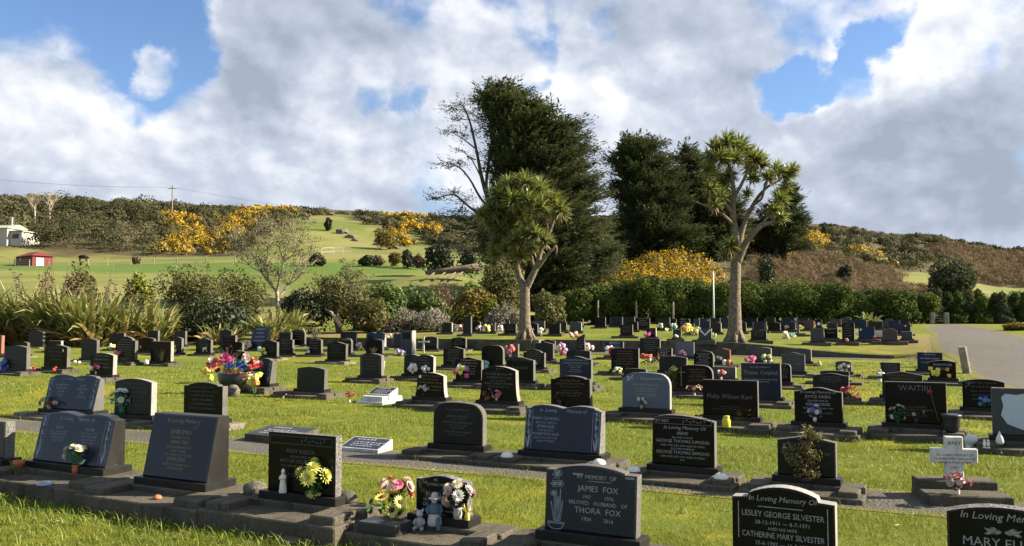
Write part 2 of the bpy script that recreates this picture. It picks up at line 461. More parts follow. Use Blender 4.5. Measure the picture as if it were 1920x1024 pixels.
def ground_z(x, y):
    x = np.asarray(x, float); y = np.asarray(y, float)
    u, s = to_us(x, y)
    lawn = 0.011 * np.maximum(0, y - 9)
    lawn = np.minimum(lawn, 0.62)
    terr = 0.92 + 0.0145 * s
    edge = wall_top(u)
    terr = edge + (terr - edge) * sstep(0.5, 7, s)
    s0 = np.where(u < 0, 0.0, 0.9)
    stepped = np.where(s > s0, terr, lawn)
    ramp = lawn + (0.92 + 0.0145 * s - lawn) * sstep(-9, 9, s)
    k = sstep(U_END - 0.2, U_END + 2.5, u)
    z = stepped * (1 - k) + ramp * k
    kl = sstep(-15.5, -19, u)           # the wall dies out into the bank at its far left
    rampl = lawn + (0.92 + 0.0145 * s - lawn) * sstep(-8, 8, s)
    z = z * (1 - kl) + rampl * kl
    h = sstep(64, 92, y)
    hz = hill_z(x, y)
    z = z * (1 - h) + hz * h
    kn = np.exp(-(((x + 8.0) / 9.0) ** 2 + ((y - 104) / 9.0) ** 2)) * 2.4     # grassy knoll in the paddock
    z = z + kn
    far = sstep(95, 200, y)
    z = z + far * (np.sin(x * .071 + 1.3) * np.cos(y * .053) * .8 + np.sin(x * .023 - y * .031) * 1.3)
    z = z + 0.02 * np.sin(x * .9 + .3 * y) * np.cos(y * .7 - .2 * x) * sstep(4, 20, y)
    return z
def gz(x, y):
    return float(ground_z(x, y))
def hit(px, py, hp=0.0, dmax=600.0):
    """point of the ground (raised by hp) seen at a photograph pixel"""
    d = ray_dir(px, py)
    t0, t = 3.0, 3.0
    def f(t):
        return EYE + d.z * t - gz(d.x * t, d.y * t) - hp
    while t < dmax:
        if f(t) <= 0: break
        t0 = t; t += max(0.1, t * 0.01)
    for _ in range(30):
        m = (t0 + t) / 2
        if f(m) > 0: t0 = m
        else: t = m
    return Vector((d.x * t, d.y * t, EYE + d.z * t))
def at(px, d):
    """ground point at depth d in the direction of photograph column px"""
    x = (px - 960) / FPX * d
    for _ in range(3):
        z = gz(x, d)
    return Vector((x, d, z))
def hgt(p, py):
    """height above p of the photograph row py"""
    dr = ray_dir(960 + p.x / p.y * FPX, py)
    return EYE + dr.z / dr.y * p.y - p.z

# ---- ground sheet: one tensor grid, with lines that follow the wall
def axis(fine_lo, fine_hi, step, lo, hi, extra=()):
    a = list(np.arange(fine_lo, fine_hi + 1e-6, step))
    st, v = step, fine_hi
    while v < hi:
        st *= 1.09; v += st; a.append(v)
    st, v = step, fine_lo
    while v > lo:
        st *= 1.09; v -= st; a.insert(0, v)
    return np.array(sorted(set(np.round(a + list(extra), 4))))
us = axis(-46, 46, 0.8, -1500, 1500, (-0.01, 0.01))
ss = axis(-46, 70, 0.8, -900, 1600, (-0.02, 0.02, 0.88, 0.92))
ss = ss[(np.abs(ss) > 0.3) | (np.abs(ss) < 0.05)]
ss = ss[(np.abs(ss - .9) > 0.3) | (np.abs(ss - .9) < 0.05)]
UU, SS = np.meshgrid(us, ss)
GX, GY = to_xy(UU, SS)
GZ = ground_z(GX, GY)
nu, ns = len(us), len(ss)
idx = np.arange(nu * ns).reshape(ns, nu)
GF = np.stack([idx[:-1, :-1], idx[:-1, 1:], idx[1:, 1:], idx[1:, :-1]], -1).reshape(-1, 4)

# scrub, gorse and bracken cover parts of the hills: (photo column, depth, radius across, radius in depth, kind)
COVER = []
def cover_mask(x, y):
    px = 960 + np.asarray(x) / np.maximum(np.asarray(y, float), 1) * FPX
    y = np.asarray(y, float)
    sc = np.zeros_like(px)
    def el(cx, cy, rx, ry): return ((px - cx) / rx) ** 2 + ((y - cy) / ry) ** 2 < 1
    wob = 18 * np.sin(px * .035) + 12 * np.sin(px * .083 + 2)
    left_top = (y > 188 + wob * .25) & (px < 455 + (y - 190) * 0.9 + wob * .4) & (px > -700)
    ridge = (y > 296 + wob * .35) & (px < 1120) & ~((px > 556) & (px < 672) & (y < 460))
    mid = (y > 262 + (780 - px) * .30 + wob * .3) & (px > 690) & (px < 1160)
    right = (y > 98) & (px > 1120) & ~((px > 1690 + wob) & (px < 2050) & (y > 128) & (y < 172))
    return left_top | ridge | mid | right
cm = cover_mask(GX, GY) & (GY > 90)
def build_ground():
    m, k = new_mat('turf')
    geo = k.n('ShaderNodeNewGeometry').outputs['Position']
    sep = k.n('ShaderNodeSeparateXYZ', {0: geo})
    fine = k.noise(geo, 14, 6, .7)
    med = k.noise(geo, 1.3, 5, .6)
    big = k.noise(geo, .16, 4, .55, .4)
    g1 = k.mix(fine, (.06, .088, .012), (.145, .172, .023))
    moss = k.mix(fine, (.20, .18, .014), (.34, .29, .03))
    lawn = k.mix(k.math('MULTIPLY', k.rng(k.math('ADD', k.math('MULTIPLY', med, .5), k.math('MULTIPLY', big, .6)), .52, .70), .62), g1, moss)
    lawn = k.mix(k.math('MULTIPLY', k.rng(k.noise(geo, 3.1, 6, .7), .62, .74), .6), lawn, (.10, .075, .03))
    pad = k.mix(k.rng(k.noise(geo, .035, 6, .65, .6), .38, .62), (.10, .135, .026), (.185, .18, .062))
    pad = k.mix(k.rng(k.noise(geo, .35, 6, .7), .5, .72), pad, (.18, .15, .07))
    strip = k.math('MULTIPLY', k.rng(sep.outputs[1], 134, 138), k.math('MULTIPLY', k.rng(sep.outputs[1], 158, 155), k.rng(sep.outputs[0], 10, -25)))
    pad = k.mix(k.math('MULTIPLY', strip, .7), pad, (.065, .13, .022))
    padt = k.mix(k.rng(k.noise(geo, 1.6, 5, .7), .58, .68), pad, (.06, .085, .018))
    c = k.mix(k.rng(sep.outputs[1], 68, 82), lawn, padt)
    sc = k.n('ShaderNodeAttribute', attribute_name='scrub').outputs['Fac']
    c = k.mix(sc, c, k.mix(k.noise(geo, .5, 4), (.045, .042, .02), (.10, .08, .04)))
    dirt = k.n('ShaderNodeAttribute', attribute_name='soil').outputs['Fac']
    c = k.mix(dirt, c, k.mix(fine, (.13, .095, .045), (.25, .19, .095)))
    h = k.math('ADD', k.math('MULTIPLY', fine, .6), k.math('MULTIPLY', med, .5))
    finish(k, c, .95, .1, bump(k, h, .8, .06))
    V = np.stack([GX, GY, GZ], -1).reshape(-1, 3)
    me = np_mesh('ground', V, GF, m, smooth=True)
    a = me.attributes.new('scrub', 'FLOAT', 'POINT'); a.data.foreach_set('value', cm.astype(np.float32).ravel())
    px = 960 + GX / np.maximum(GY, 1) * FPX
    soil = (np.exp(-(((GX + 11) / 7) ** 2 + ((GY - 57) / 4) ** 2)) + .8 * np.exp(-(((GX - 21.5) / 4.5) ** 2 + ((GY - 38) / 9) ** 2))) * (GY < 70)
    soil = np.clip(soil * 1.2, 0, 1)
    a = me.attributes.new('soil', 'FLOAT', 'POINT'); a.data.foreach_set('value', soil.astype(np.float32).ravel())
    o = link('ground', me); tag(o, 'mown green lawn rising to grassy hills', None, None, 'structure')
build_ground()

# ---- retaining wall
def build_wall():
    root = empty('retaining_wall', (WX, WY, 0), 0, 'long low concrete retaining wall stepping between the lower and upper lawns', 'wall')
    def seg(u0, u1, s, name, n):
        mb = MB()
        T = .2
        us_ = np.linspace(u0, u1, n)
        prof = []
        for u in us_:
            x, y = to_xy(u, s)
            x2, y2 = to_xy(u, s + T)
            top = float(wall_top(u)) + 0.03
            b = min(gz(*to_xy(u, s - .15)), top) - .3
            prof.append([(x - WX, y - WY, b), (x - WX, y - WY, top - .015), (x - WX + .012 * ST, y - WY + .012 * CT, top), (x2 - WX, y2 - WY, top), (x2 - WX, y2 - WY, b)])
        vs = [p for q in prof for p in q]
        fs = []
        for i in range(n - 1):
            for k in range(4):
                fs.append((i * 5 + k, i * 5 + 5 + k, i * 5 + 6 + k, i * 5 + 1 + k))
        fs.append((4, 3, 2, 1, 0)); o = (n - 1) * 5; fs.append((o, o + 1, o + 2, o + 3, o + 4))
        mb.add(vs, fs)
        mb.build(name, MATS['mossy_concrete'], root)
    seg(-17.5, 0, -0.10, 'wall_run', 12)
    seg(0.35, U_END, 0.80, 'wall_run', 16)
    # the step between both runs, the sun on its end put into paler concrete
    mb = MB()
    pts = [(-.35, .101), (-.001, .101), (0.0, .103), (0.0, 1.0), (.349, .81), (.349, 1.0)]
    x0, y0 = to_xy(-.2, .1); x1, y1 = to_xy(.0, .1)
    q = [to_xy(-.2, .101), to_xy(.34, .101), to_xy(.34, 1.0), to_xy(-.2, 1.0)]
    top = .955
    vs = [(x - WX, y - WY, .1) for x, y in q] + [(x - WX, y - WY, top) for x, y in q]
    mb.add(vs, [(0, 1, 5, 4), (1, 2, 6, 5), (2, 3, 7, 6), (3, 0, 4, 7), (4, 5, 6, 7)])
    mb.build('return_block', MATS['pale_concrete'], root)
build_wall()

# ---- gravel road, gravel strip under the wall, path between two rows
def gravel_mat(name, c1, c2, c3):
    m, k = new_mat(name)
    geo = k.n('ShaderNodeNewGeometry').outputs['Position']
    f = k.noise(geo, 26, 5, .75)
    st = k.n('ShaderNodeTexVoronoi', {'Scale': 30.0}, feature='F1')
    k.put(st.inputs['Vector'], geo)
    g = k.mix(f, c1, c2)
    g = k.mix(k.math('MULTIPLY', k.rng(st.outputs[0], .05, .5), .5), g, k.mix(.5, c1, c2))
    big = k.rng(k.noise(geo, .45, 5, .65), .42, .68)
    g = k.mix(k.math('MULTIPLY', big, .6), g, c3)
    e = k.n('ShaderNodeAttribute', attribute_name='verge').outputs['Fac']
    e = k.rng(k.math('ADD', e, k.math('MULTIPLY', k.math('SUBTRACT', k.noise(geo, 1.4, 5, .7), .5), 1.1)), .30, .62)
    ver = k.mix(k.noise(geo, 9, 5, .7), (.085, .095, .018), (.20, .17, .06))
    c = k.mix(e, ver, g)
    finish(k, c, .95, .15, bump(k, k.math('ADD', f, st.outputs[0]), .7, .03))
    return m
gravel_mat('road_gravel', (.075, .072, .066), (.155, .148, .135), (.11, .096, .072))
gravel_mat('path_gravel', (.07, .066, .056), (.135, .128, .11), (.075, .07, .052))
def sheet(name, left, right, mat, n_across, n_along, lift, label=None):
    """ground-hugging strip between two edge lines of (x, y)"""
    def res(line, n):
        p = np.array(line, float)
        t = np.concatenate([[0], np.cumsum(np.hypot(*np.diff(p, axis=0).T))])
        q = np.linspace(0, t[-1], n)
        return np.stack([np.interp(q, t, p[:, 0]), np.interp(q, t, p[:, 1])], -1)
    L, Rr = res(left, n_along), res(right, n_along)
    t = np.linspace(0, 1, n_across)
    P = L[:, None] * (1 - t[None, :, None]) + Rr[:, None] * t[None, :, None]
    z = ground_z(P[..., 0], P[..., 1]) + lift
    V = np.concatenate([P, z[..., None]], -1).reshape(-1, 3)
    i = np.arange(n_along * n_across).reshape(n_along, n_across)
    F = np.stack([i[:-1, :-1], i[:-1, 1:], i[1:, 1:], i[1:, :-1]], -1).reshape(-1, 4)
    me = np_mesh(name, V, F, mat, smooth=True)
    dd = np.hypot(*(L - Rr).T)[:, None] * np.minimum(t, 1 - t)[None]
    dd = np.clip(dd / 0.9, 0, 1) if n_across > 6 else np.clip(dd / .35, 0, 1)
    a = me.attributes.new('verge', 'FLOAT', 'POINT'); a.data.foreach_set('value', dd.astype(np.float32).ravel())
    return tag(link(name, me), label, None, None, 'structure')
def px_line(pts): return [tuple(hit(*p)[:2]) for p in pts]
ROAD_L = [(38.5, 76), (34.5, 70), (31.3, 64.5), (27.5, 57), (24.6, 50), (21, 43), (18.2, 37), (16.8, 32.5), (14.6, 27.5), (13.2, 23.5), (12.6, 19)]
ROAD_R = [(41.5, 77), (38, 72.5), (35.5, 65), (32.5, 57.5), (29, 50), (25.8, 42.5), (23.4, 36.5), (21.5, 31), (20, 26), (19, 20)]
sheet('road', ROAD_L, ROAD_R, MATS['road_gravel'], 28, 70, .006, 'grey gravel road curving past the cemetery')
sheet('gravel_strip', [to_xy(u, .74) for u in np.linspace(1, 18.5, 12)], [to_xy(u, -.65) for u in np.linspace(1, 18.5, 12)], MATS['path_gravel'], 6, 40, .006, 'gravel strip along the foot of the wall')
# ------------------------------------------------------------------ vegetation
def quads_from(P, N, T, L, W):
    """rhombus leaves: centre P, normal N, long axis T, length L, width W"""
    B = np.cross(N, T)
    B /= np.linalg.norm(B, axis=1, keepdims=True) + 1e-9
    L = np.asarray(L).reshape(-1, 1); W = np.asarray(W).reshape(-1, 1)
    n = len(P)
    V = np.empty((n, 4, 3))
    V[:, 0] = P - T * L / 2
    V[:, 1] = P + B * W / 2
    V[:, 2] = P + T * L / 2
    V[:, 3] = P - B * W / 2
    F = np.arange(n * 4).reshape(n, 4)
    return V.reshape(-1, 3), F
def unit(a):
    return a / (np.linalg.norm(a, axis=1, keepdims=True) + 1e-9)
def leaf_cloud(lobes, n, size, rs, upward=0.3, slim=0.55, tvar=0.5, shell=0.55):
    """leaves through the volume of ellipsoid lobes (cx,cy,cz,rx,ry,rz)"""
    lobes = np.array(lobes, float)
    vol = (lobes[:, 3] * lobes[:, 4] * lobes[:, 5]) ** .72
    pick = rs.choice(len(lobes), n, p=vol / vol.sum())
    L = lobes[pick]
    D = unit(rs.normal(size=(n, 3)))
    rad = shell + (1 - shell) * rs.random(n) ** .6
    rad *= 1 + .22 * np.sin(D[:, 0] * 5 + pick) * np.cos(D[:, 2] * 4 + pick * 2)
    P = L[:, :3] + D * rad[:, None] * L[:, 3:]
    N = unit(D + rs.normal(size=(n, 3)) * .55)
    T = unit(np.cross(N, rs.normal(size=(n, 3))) + np.array([0, 0, upward]) + D * .4)
    s = size * (.6 + .8 * rs.random(n))
    V, F = quads_from(P, N, T, s, s * slim)
    lt = rs.random(len(lobes))
    tint = np.clip(lt[pick] * tvar + rs.random(n) * (1 - tvar), 0, 1)
    return V, F, tint
def join(parts):
    V, F, T, o = [], [], [], 0
    for v, f, t in parts:
        V.append(v); F.append(f + o); T.append(t); o += len(v)
    return np.concatenate(V), np.concatenate(F), np.concatenate(T)
def bush_lobes(w, dp, h, rs, n=11, flat=.75):
    lo = []
    for i in range(n):
        a = rs.random() * 6.28; r = rs.random() ** .5 * .62
        x, y = math.cos(a) * r * w / 2, math.sin(a) * r * dp / 2
        top = h * (1 - .55 * (r / .62) ** 2 * rs.random())
        rr = (.20 + .17 * rs.random())
        cz = top * (.42 + .38 * rs.random())
        lo.append((x, y, cz, w * rr, dp * rr, max(.12, min(h * rr * 1.25 * flat, top - cz + .05))))
    lo.append((0, 0, h * .38, w * .40, dp * .40, h * .37))
    return lo
def shrub(name, label, cat, px, d, pyt, wpx, leaf, n, size, seed, group=None, pyb=None, stems=0, sc=.8, slim=.55, bark='dark_bark', shape=None, depth=None, sink=.05, shell=.55):
    rs = np.random.RandomState(seed)
    p = at(px, d)
    h = hgt(p, pyt); w = wpx / FPX * d
    root = empty(name, p, 0, label, cat, group)
    lo = shape(w, h, rs) if shape else bush_lobes(w, depth or w * sc, h, rs)
    V, F, T = leaf_cloud(lo, n, size, rs, slim=slim, shell=shell)
    V[:, 2] = np.maximum(V[:, 2], -sink)
    link('foliage', np_mesh('foliage', V, F, MATS[leaf], T), root)
    if stems:
        mb = MB()
        for i in range(stems):
            a = rs.random() * 6.28
            tip = lo[rs.randint(len(lo))]
            b = Vector((math.cos(a) * .15, math.sin(a) * .15, -.1))
            e = Vector(tip[:3]); mid = b.lerp(e, .5) + Vector((rs.normal() * .12, rs.normal() * .12, .1))
            mb.tube([b, mid, e], [.05 * h / 3 + .03, .035, .012], 6)
        mb.build('stems', MATS[bark], root, True)
    return root

# ---- hedge along the back of the cemetery: each clipped bush its own
HB = [(1082, 540, 62), (1128, 530, 60), (1170, 522, 58), (1217, 513, 66), (1262, 519, 58), (1303, 523, 56), (1348, 527, 60), (1398, 524, 66), (1480, 521, 104), (1553, 528, 66), (1598, 545, 58), (1640, 539, 58), (1684, 542, 60), (1728, 548, 52)]
HL = {1217: 'tall round-topped hedge bush, highest of the clipped row behind the white mast', 1480: 'broad domed hedge bush right behind the twisted cabbage tree, widest of the clipped row'}
def hedge_shape(w, h, rs):
    lo = [(0, 0, h * .45, w * .5, w * .5, h * .45)]
    for i in range(9):
        a = i * .7 + rs.random()
        lo.append((math.cos(a) * w * .3, math.sin(a) * w * .3, h * (.25 + .5 * rs.random()), w * .26, w * .3, h * .24))
    lo.append((w * .05, 0, h * .76, w * .36, w * .36, h * .22))
    return lo
for i, (px, pyt, w) in enumerate(HB):
    shrub('hedge_bush', HL.get(px, 'clipped dark green hedge bush in the row behind the upper lawn'), 'hedge bush', px, 77 + (i % 3) * .6, pyt, w * 1.22, 'leaf_hedge', 13000, .22, 100 + i, 'hedge bushes behind the upper lawn', shape=hedge_shape, sink=.1)
def cone_shape(w, h, rs):
    return [(rs.normal() * .06 * w, rs.normal() * .06 * w, h * t, w * .5 * (1.02 - t * .8), w * .5 * (1.02 - t * .8), h * .16) for t in np.linspace(.1, .88, 8)]
for i in range(11):
    px = 1752 + i * 21 + (i % 2) * 3
    shrub('hedge_conifer', 'upright dark conifer in the hedge row beside the road', 'conifer', px, 77.5 + (i % 2), 543 + (i * 7) % 9 + (4 if i > 6 else 0), 40, 'leaf_hedge' if i % 3 else 'leaf_cypress', 6500, .20, 150 + i, 'conifers in the hedge beside the road', shape=cone_shape, sink=.1)

# ---- shrubs of the left-hand border and beyond the cemetery
def mound(w, h, rs):
    lo = []
    for i in range(16):
        t = rs.random() * 2 - 1
        lo.append((t * w * .42, rs.normal() * w * .10, h * (1 - t * t) * (.25 + .45 * rs.random()) * .8, w * .14, w * .16, h * .26))
    return lo
shrub('shrub', 'bushy olive green shrub rising behind the flax by the lawn edge', 'shrub', 146, 60, 484, 74, 'leaf_olive', 3600, .26, 1, stems=4)
shrub('shrub', 'bright yellow-green shrub standing out behind the flax', 'shrub', 264, 60, 493, 64, 'leaf_lime', 3000, .26, 2, stems=3)
shrub('tea_tree', 'wide olive tea tree with open branches behind the headstones', 'tree', 362, 54, 486, 136, 'leaf_olive', 8500, .22, 3, stems=14, slim=.35)
shrub('tea_tree', 'olive tea tree leaning over the dark shade beside the bare grey shrub', 'tree', 440, 56, 490, 135, 'leaf_olive', 7500, .22, 4, stems=12, slim=.35)
shrub('shrub', 'low dark green shrub under the wide tea tree', 'shrub', 400, 52.5, 560, 170, 'leaf_dark', 6500, .24, 5, stems=3)
shrub('shrub', 'dark green shrub between the bare grey tree and the pale-trunked shrub', 'shrub', 577, 58, 532, 100, 'leaf_dark', 5200, .24, 6, stems=4)
shrub('shrub', 'olive shrub spreading above the leaning pale trunks', 'shrub', 638, 59, 499, 115, 'leaf_olive', 5600, .22, 7, stems=9, slim=.38, bark='pale_bark')
shrub('shrub', 'rounded green shrub next to the grey ground-hugging mounds', 'shrub', 712, 61, 524, 105, 'leaf_green', 5200, .26, 8, stems=3)
shrub('shrub', 'small bright green shrub at the foot of the olive shrubs', 'shrub', 694, 58.5, 552, 84, 'leaf_olive', 3600, .24, 9)
shrub('grey_shrub', 'long low grey mounded shrub behind the upper headstones', 'shrub', 780, 60, 562, 180, 'leaf_greyish', 11000, .16, 10, shape=mound, sink=.05)
shrub('grey_shrub', 'grey mounded shrub beside the forked cabbage tree trunk', 'shrub', 950, 62, 550, 100, 'leaf_greyish', 4600, .16, 11, shape=mound)
shrub('shrub', 'dark green leafy shrub beneath the brown twiggy one', 'shrub', 786, 66, 530, 78, 'leaf_green', 4000, .28, 12)
shrub('shrub', 'brown twiggy shrub with few leaves behind the grey mounds', 'shrub', 822, 67, 514, 70, 'leaf_brown', 2000, .22, 13, stems=16, bark='pale_bark', slim=.3)
shrub('shrub', 'golden green rounded shrub just left of the forked cabbage tree', 'shrub', 878, 63, 538, 98, 'leaf_rust', 6000, .26, 14)
shrub('shrub', 'fresh lime green shrub touching the golden one', 'shrub', 915, 62.5, 553, 40, 'leaf_lime', 1800, .22, 15)
shrub('shrub', 'leafy green shrub behind the golden rounded one', 'shrub', 878, 69, 519, 60, 'leaf_green', 2400, .28, 16)
shrub('shrub', 'grey-green bushy shrub below the bare limbs of the big cypress', 'shrub', 938, 74, 485, 110, 'leaf_olive', 6000, .28, 17, stems=3)
shrub('shrub', 'dark olive shrub right of the forked cabbage tree trunk', 'shrub', 1030, 66, 540, 70, 'leaf_olive', 4200, .24, 18)
shrub('shrub', 'big dark round bush alone in the paddock', 'shrub', 818, 132, 452, 62, 'leaf_dark', 2600, .5, 19)
for i, (px, d, pyt, w, lf, lb) in enumerate([(592, 150, 474, 34, 'leaf_dark', 'small dark bush behind the bare grey tree'), (688, 150, 478, 30, 'leaf_dark', 'small dark bush in the middle of the paddock'), (708, 152, 479, 22, 'leaf_brown', 'brownish bush touching a dark one in the paddock'),
        (738, 150, 470, 26, 'leaf_rust', 'small gorse-tinged bush in the paddock'), (764, 148, 468, 26, 'leaf_dark', 'dark upright bush next to the gorse-tinged one'), (785, 146, 474, 22, 'leaf_brown', 'brown bush beside the big dark round bush'),
        (872, 128, 462, 46, 'leaf_dark', 'dark spreading bush near the fallen trunk'), (254, 160, 480, 16, 'leaf_brown', 'tiny brown bush by the paddock fence'), (614, 265, 408, 14, 'leaf_dark', 'lone dark bush high on the grassy slope'),
        (722, 235, 425, 46, 'leaf_rust', 'gorse bush with yellow tips beside the rocks'), (1787, 112, 482, 84, 'leaf_cypress', 'large dark cypress bush standing above the right end of the hedge'), (1548, 190, 416, 12, 'leaf_pine', 'tiny lone conifer on the far right ridge'),
        (1586, 118, 494, 30, 'leaf_dark', 'dark bush alone in the brown bracken'), (1440, 105, 470, 36, 'leaf_dark', 'dark bush among bracken beside the twisted cabbage tree'), (1380, 102, 520, 34, 'leaf_dark', 'dark bush where gorse meets bracken')]):
    shrub('bush' if 'conifer' not in lb else 'conifer', lb, 'bush' if 'conifer' not in lb else 'conifer', px, d, pyt, w, lf, 1500 if px != 1787 else 4200, .36 * (d / 130) if px != 1787 else .45, 40 + i, sink=.2)
shrub('roadside_shrub', 'low golden green shrub on the grass across the road', 'shrub', 1908, 54, 604, 46, 'leaf_rust', 2600, .20, 70)
shrub('shrub', 'dry dark-leaved shrub growing between the mid-lawn headstones', 'shrub', 1262, 20.8, 683, 40, 'leaf_olive', 2400, .06, 71, stems=6, pyb=715)

# ---- flax
plain('seed_brown', (.11, .07, .045), .8)
def sword(mbV, mbF, base, az, lean, length, width, droop, rs, segs=5):
    """one folded sword leaf"""
    hx, hy = math.cos(az), math.sin(az)
    p = np.array(base, float); ang = lean
    pts = [p.copy()]
    for i in range(segs):
        st = length / segs
        p = p + st * np.array([hx * math.sin(ang), hy * math.sin(ang), math.cos(ang)])
        ang += droop * (i + 1) / segs
        pts.append(p.copy())
    side = np.array([-hy, hx, 0.0])
    tw = rs.normal() * .5
    side = side * math.cos(tw) + np.array([0, 0, 1.0]) * math.sin(tw)
    b = len(mbV)
    prof = [.55, .9, 1, .9, .6, .06] if segs == 5 else [.7, 1, .75, .05]
    for q, w in zip(pts, prof):
        mbV.append(q - side * width * w / 2); mbV.append(q + side * width * w / 2)
    for i in range(segs):
        mbF.append((b + 2 * i, b + 2 * i + 1, b + 2 * i + 3, b + 2 * i + 2))
    return segs
def flax(px, d, h, n, spread, seed, label, stalks=0, dry=.15, lean_x=.0):
    rs = np.random.RandomState(seed)
    p = at(px, d)
    root = empty('flax_bush', p, 0, label, 'flax', 'flax bushes along the lawn edge')
    for nm, mat, cnt, dr in (('leaves', 'leaf_flax', n, 0), ('dry_leaves', 'leaf_flax_dry', int(n * dry), 1)):
        V, F, T = [], [], []
        for i in range(cnt):
            r = rs.random() ** .5 * spread
            az = rs.random() * 6.283
            b = (math.cos(az) * r * .8, math.sin(az) * r * .55, -.05)
            lean = (.05 + .55 * rs.random()) if not dr else (.5 + .6 * rs.random())
            L = h * (.62 + .5 * rs.random()) * (1 if not dr else .7)
            a2 = az + rs.normal() * .6
            if lean_x and rs.random() < .6: a2 = rs.normal() * .5 + (0 if lean_x > 0 else math.pi)
            k = sword(V, F, b, a2, lean, L, .15 + .09 * rs.random(), (.12 + .85 * rs.random() ** 2) if not dr else .35, rs)
            T += [min(1, max(0, rs.normal() * .25 + .45))] * k
        link(nm, np_mesh(nm, V, F, MATS[mat], T), root)
    for i in range(stalks):
        mb = MB()
        a = rs.random() * 6.28; r = spread * .5 * rs.random()
        b = Vector((math.cos(a) * r, math.sin(a) * r, 0)); ln = Vector((rs.normal() * .16 + .12, rs.normal() * .1, 1)).normalized()
        H = h * (1.15 + .28 * rs.random())
        mb.tube([b, b + ln * H * .6, b + ln * H], [.022, .018, .008], 5)
        for j in range(9):
            t = .62 + .38 * j / 12
            q = b + ln * H * t
            s = Vector((rs.normal(), rs.normal(), .4)).normalized() * (.30 * (1.1 - t) + .1)
            mb.tube([q, q + s], [.03, .045], 4)
        mb.build('flower_stalk', MATS['seed_brown'], root)
for a in [(-30, 50, 3.7, 260, 1.3, 301, 'flax clump cut by the picture edge behind the reddish headstone', 2), (45, 51, 3.8, 290, 1.4, 302, 'tall flax clump behind the headstone nearest the lawn corner', 4), (112, 50, 3.6, 290, 1.4, 303, 'dense flax clump with several brown flower stalks', 5),
          (170, 49, 3.4, 290, 1.4, 304, 'flax clump with arching straw-coloured leaves behind the row of headstones', 5), (228, 50, 2.9, 240, 1.3, 305, 'flax clump below the bright yellow-green shrub', 3), (282, 50.5, 2.6, 220, 1.2, 306, 'flax clump at the end of the row, beside the wide tea tree', 2),
          (86, 53.5, 3.8, 170, 1.5, 307, 'back-row flax clump with the tallest flower stalks', 5), (200, 53.5, 3.0, 150, 1.5, 308, 'back-row flax clump in front of the olive shrub', 4)]:
    flax(*a, dry=.3)
flax(508, 50.5, 2.1, 150, .5, 310, 'round flax with stiff pale striped leaves beside the leaning blue headstone', 0)
flax(548, 53, 2.0, 130, .5, 311, 'green flax just behind the stiff striped one', 0)
flax(835, 62, 1.9, 90, .4, 312, 'thin spiky flax growing out of the grey mounds', 0)
flax(1630, 66, 1.3, 70, .4, 313, 'sunlit yellow-green flax against the dark hedge', 0, dry=.4)
flax(415, 49.5, 1.5, 60, .9, 314, 'low withered flax lying in the shade under the tea tree', 0, dry=2.0)

# ---- trees with visible limbs
def limb_tree(name, label, cat, px, d, limbs, bark, group=None):
    """limbs: lists of (photo column, photo row, depth offset, radius) polylines; the first is the trunk"""
    p = at(px, d)
    root = empty(name, p, 0, label, cat, group)
    out = []
    def pt(a):
        dr = ray_dir(a[0], a[1]); y = p.y + a[2]
        return Vector((dr.x / dr.y * y - p.x, a[2], EYE + dr.z / dr.y * y - p.z))
    tr, br = MB(), MB()
    for i, l in enumerate(limbs):
        q = [pt(a) for a in l]
        out.append(q)
        (tr if i == 0 else br).tube(smooth_line(q), smooth_val([a[3] for a in l]), 10 if i == 0 else 7)
    return root, p, pt, tr, br
def smooth_line(pts, k=4):
    P = [Vector(a) for a in pts]
    if len(P) < 3: return P
    out = []
    for i in range(len(P) - 1):
        p0, p1, p2, p3 = P[max(i - 1, 0)], P[i], P[i + 1], P[min(i + 2, len(P) - 1)]
        for j in range(k):
            t = j / k
            out.append(.5 * ((2 * p1) + (p2 - p0) * t + (2 * p0 - 5 * p1 + 4 * p2 - p3) * t * t + (3 * p1 - p0 - 3 * p2 + p3) * t ** 3))
    return out + [P[-1]]
def smooth_val(v, k=4):
    if len(v) < 3: return list(v)
    o = []
    for i in range(len(v) - 1):
        for j in range(k): o.append(v[i] + (v[i + 1] - v[i]) * j / k)
    return o + [v[-1]]

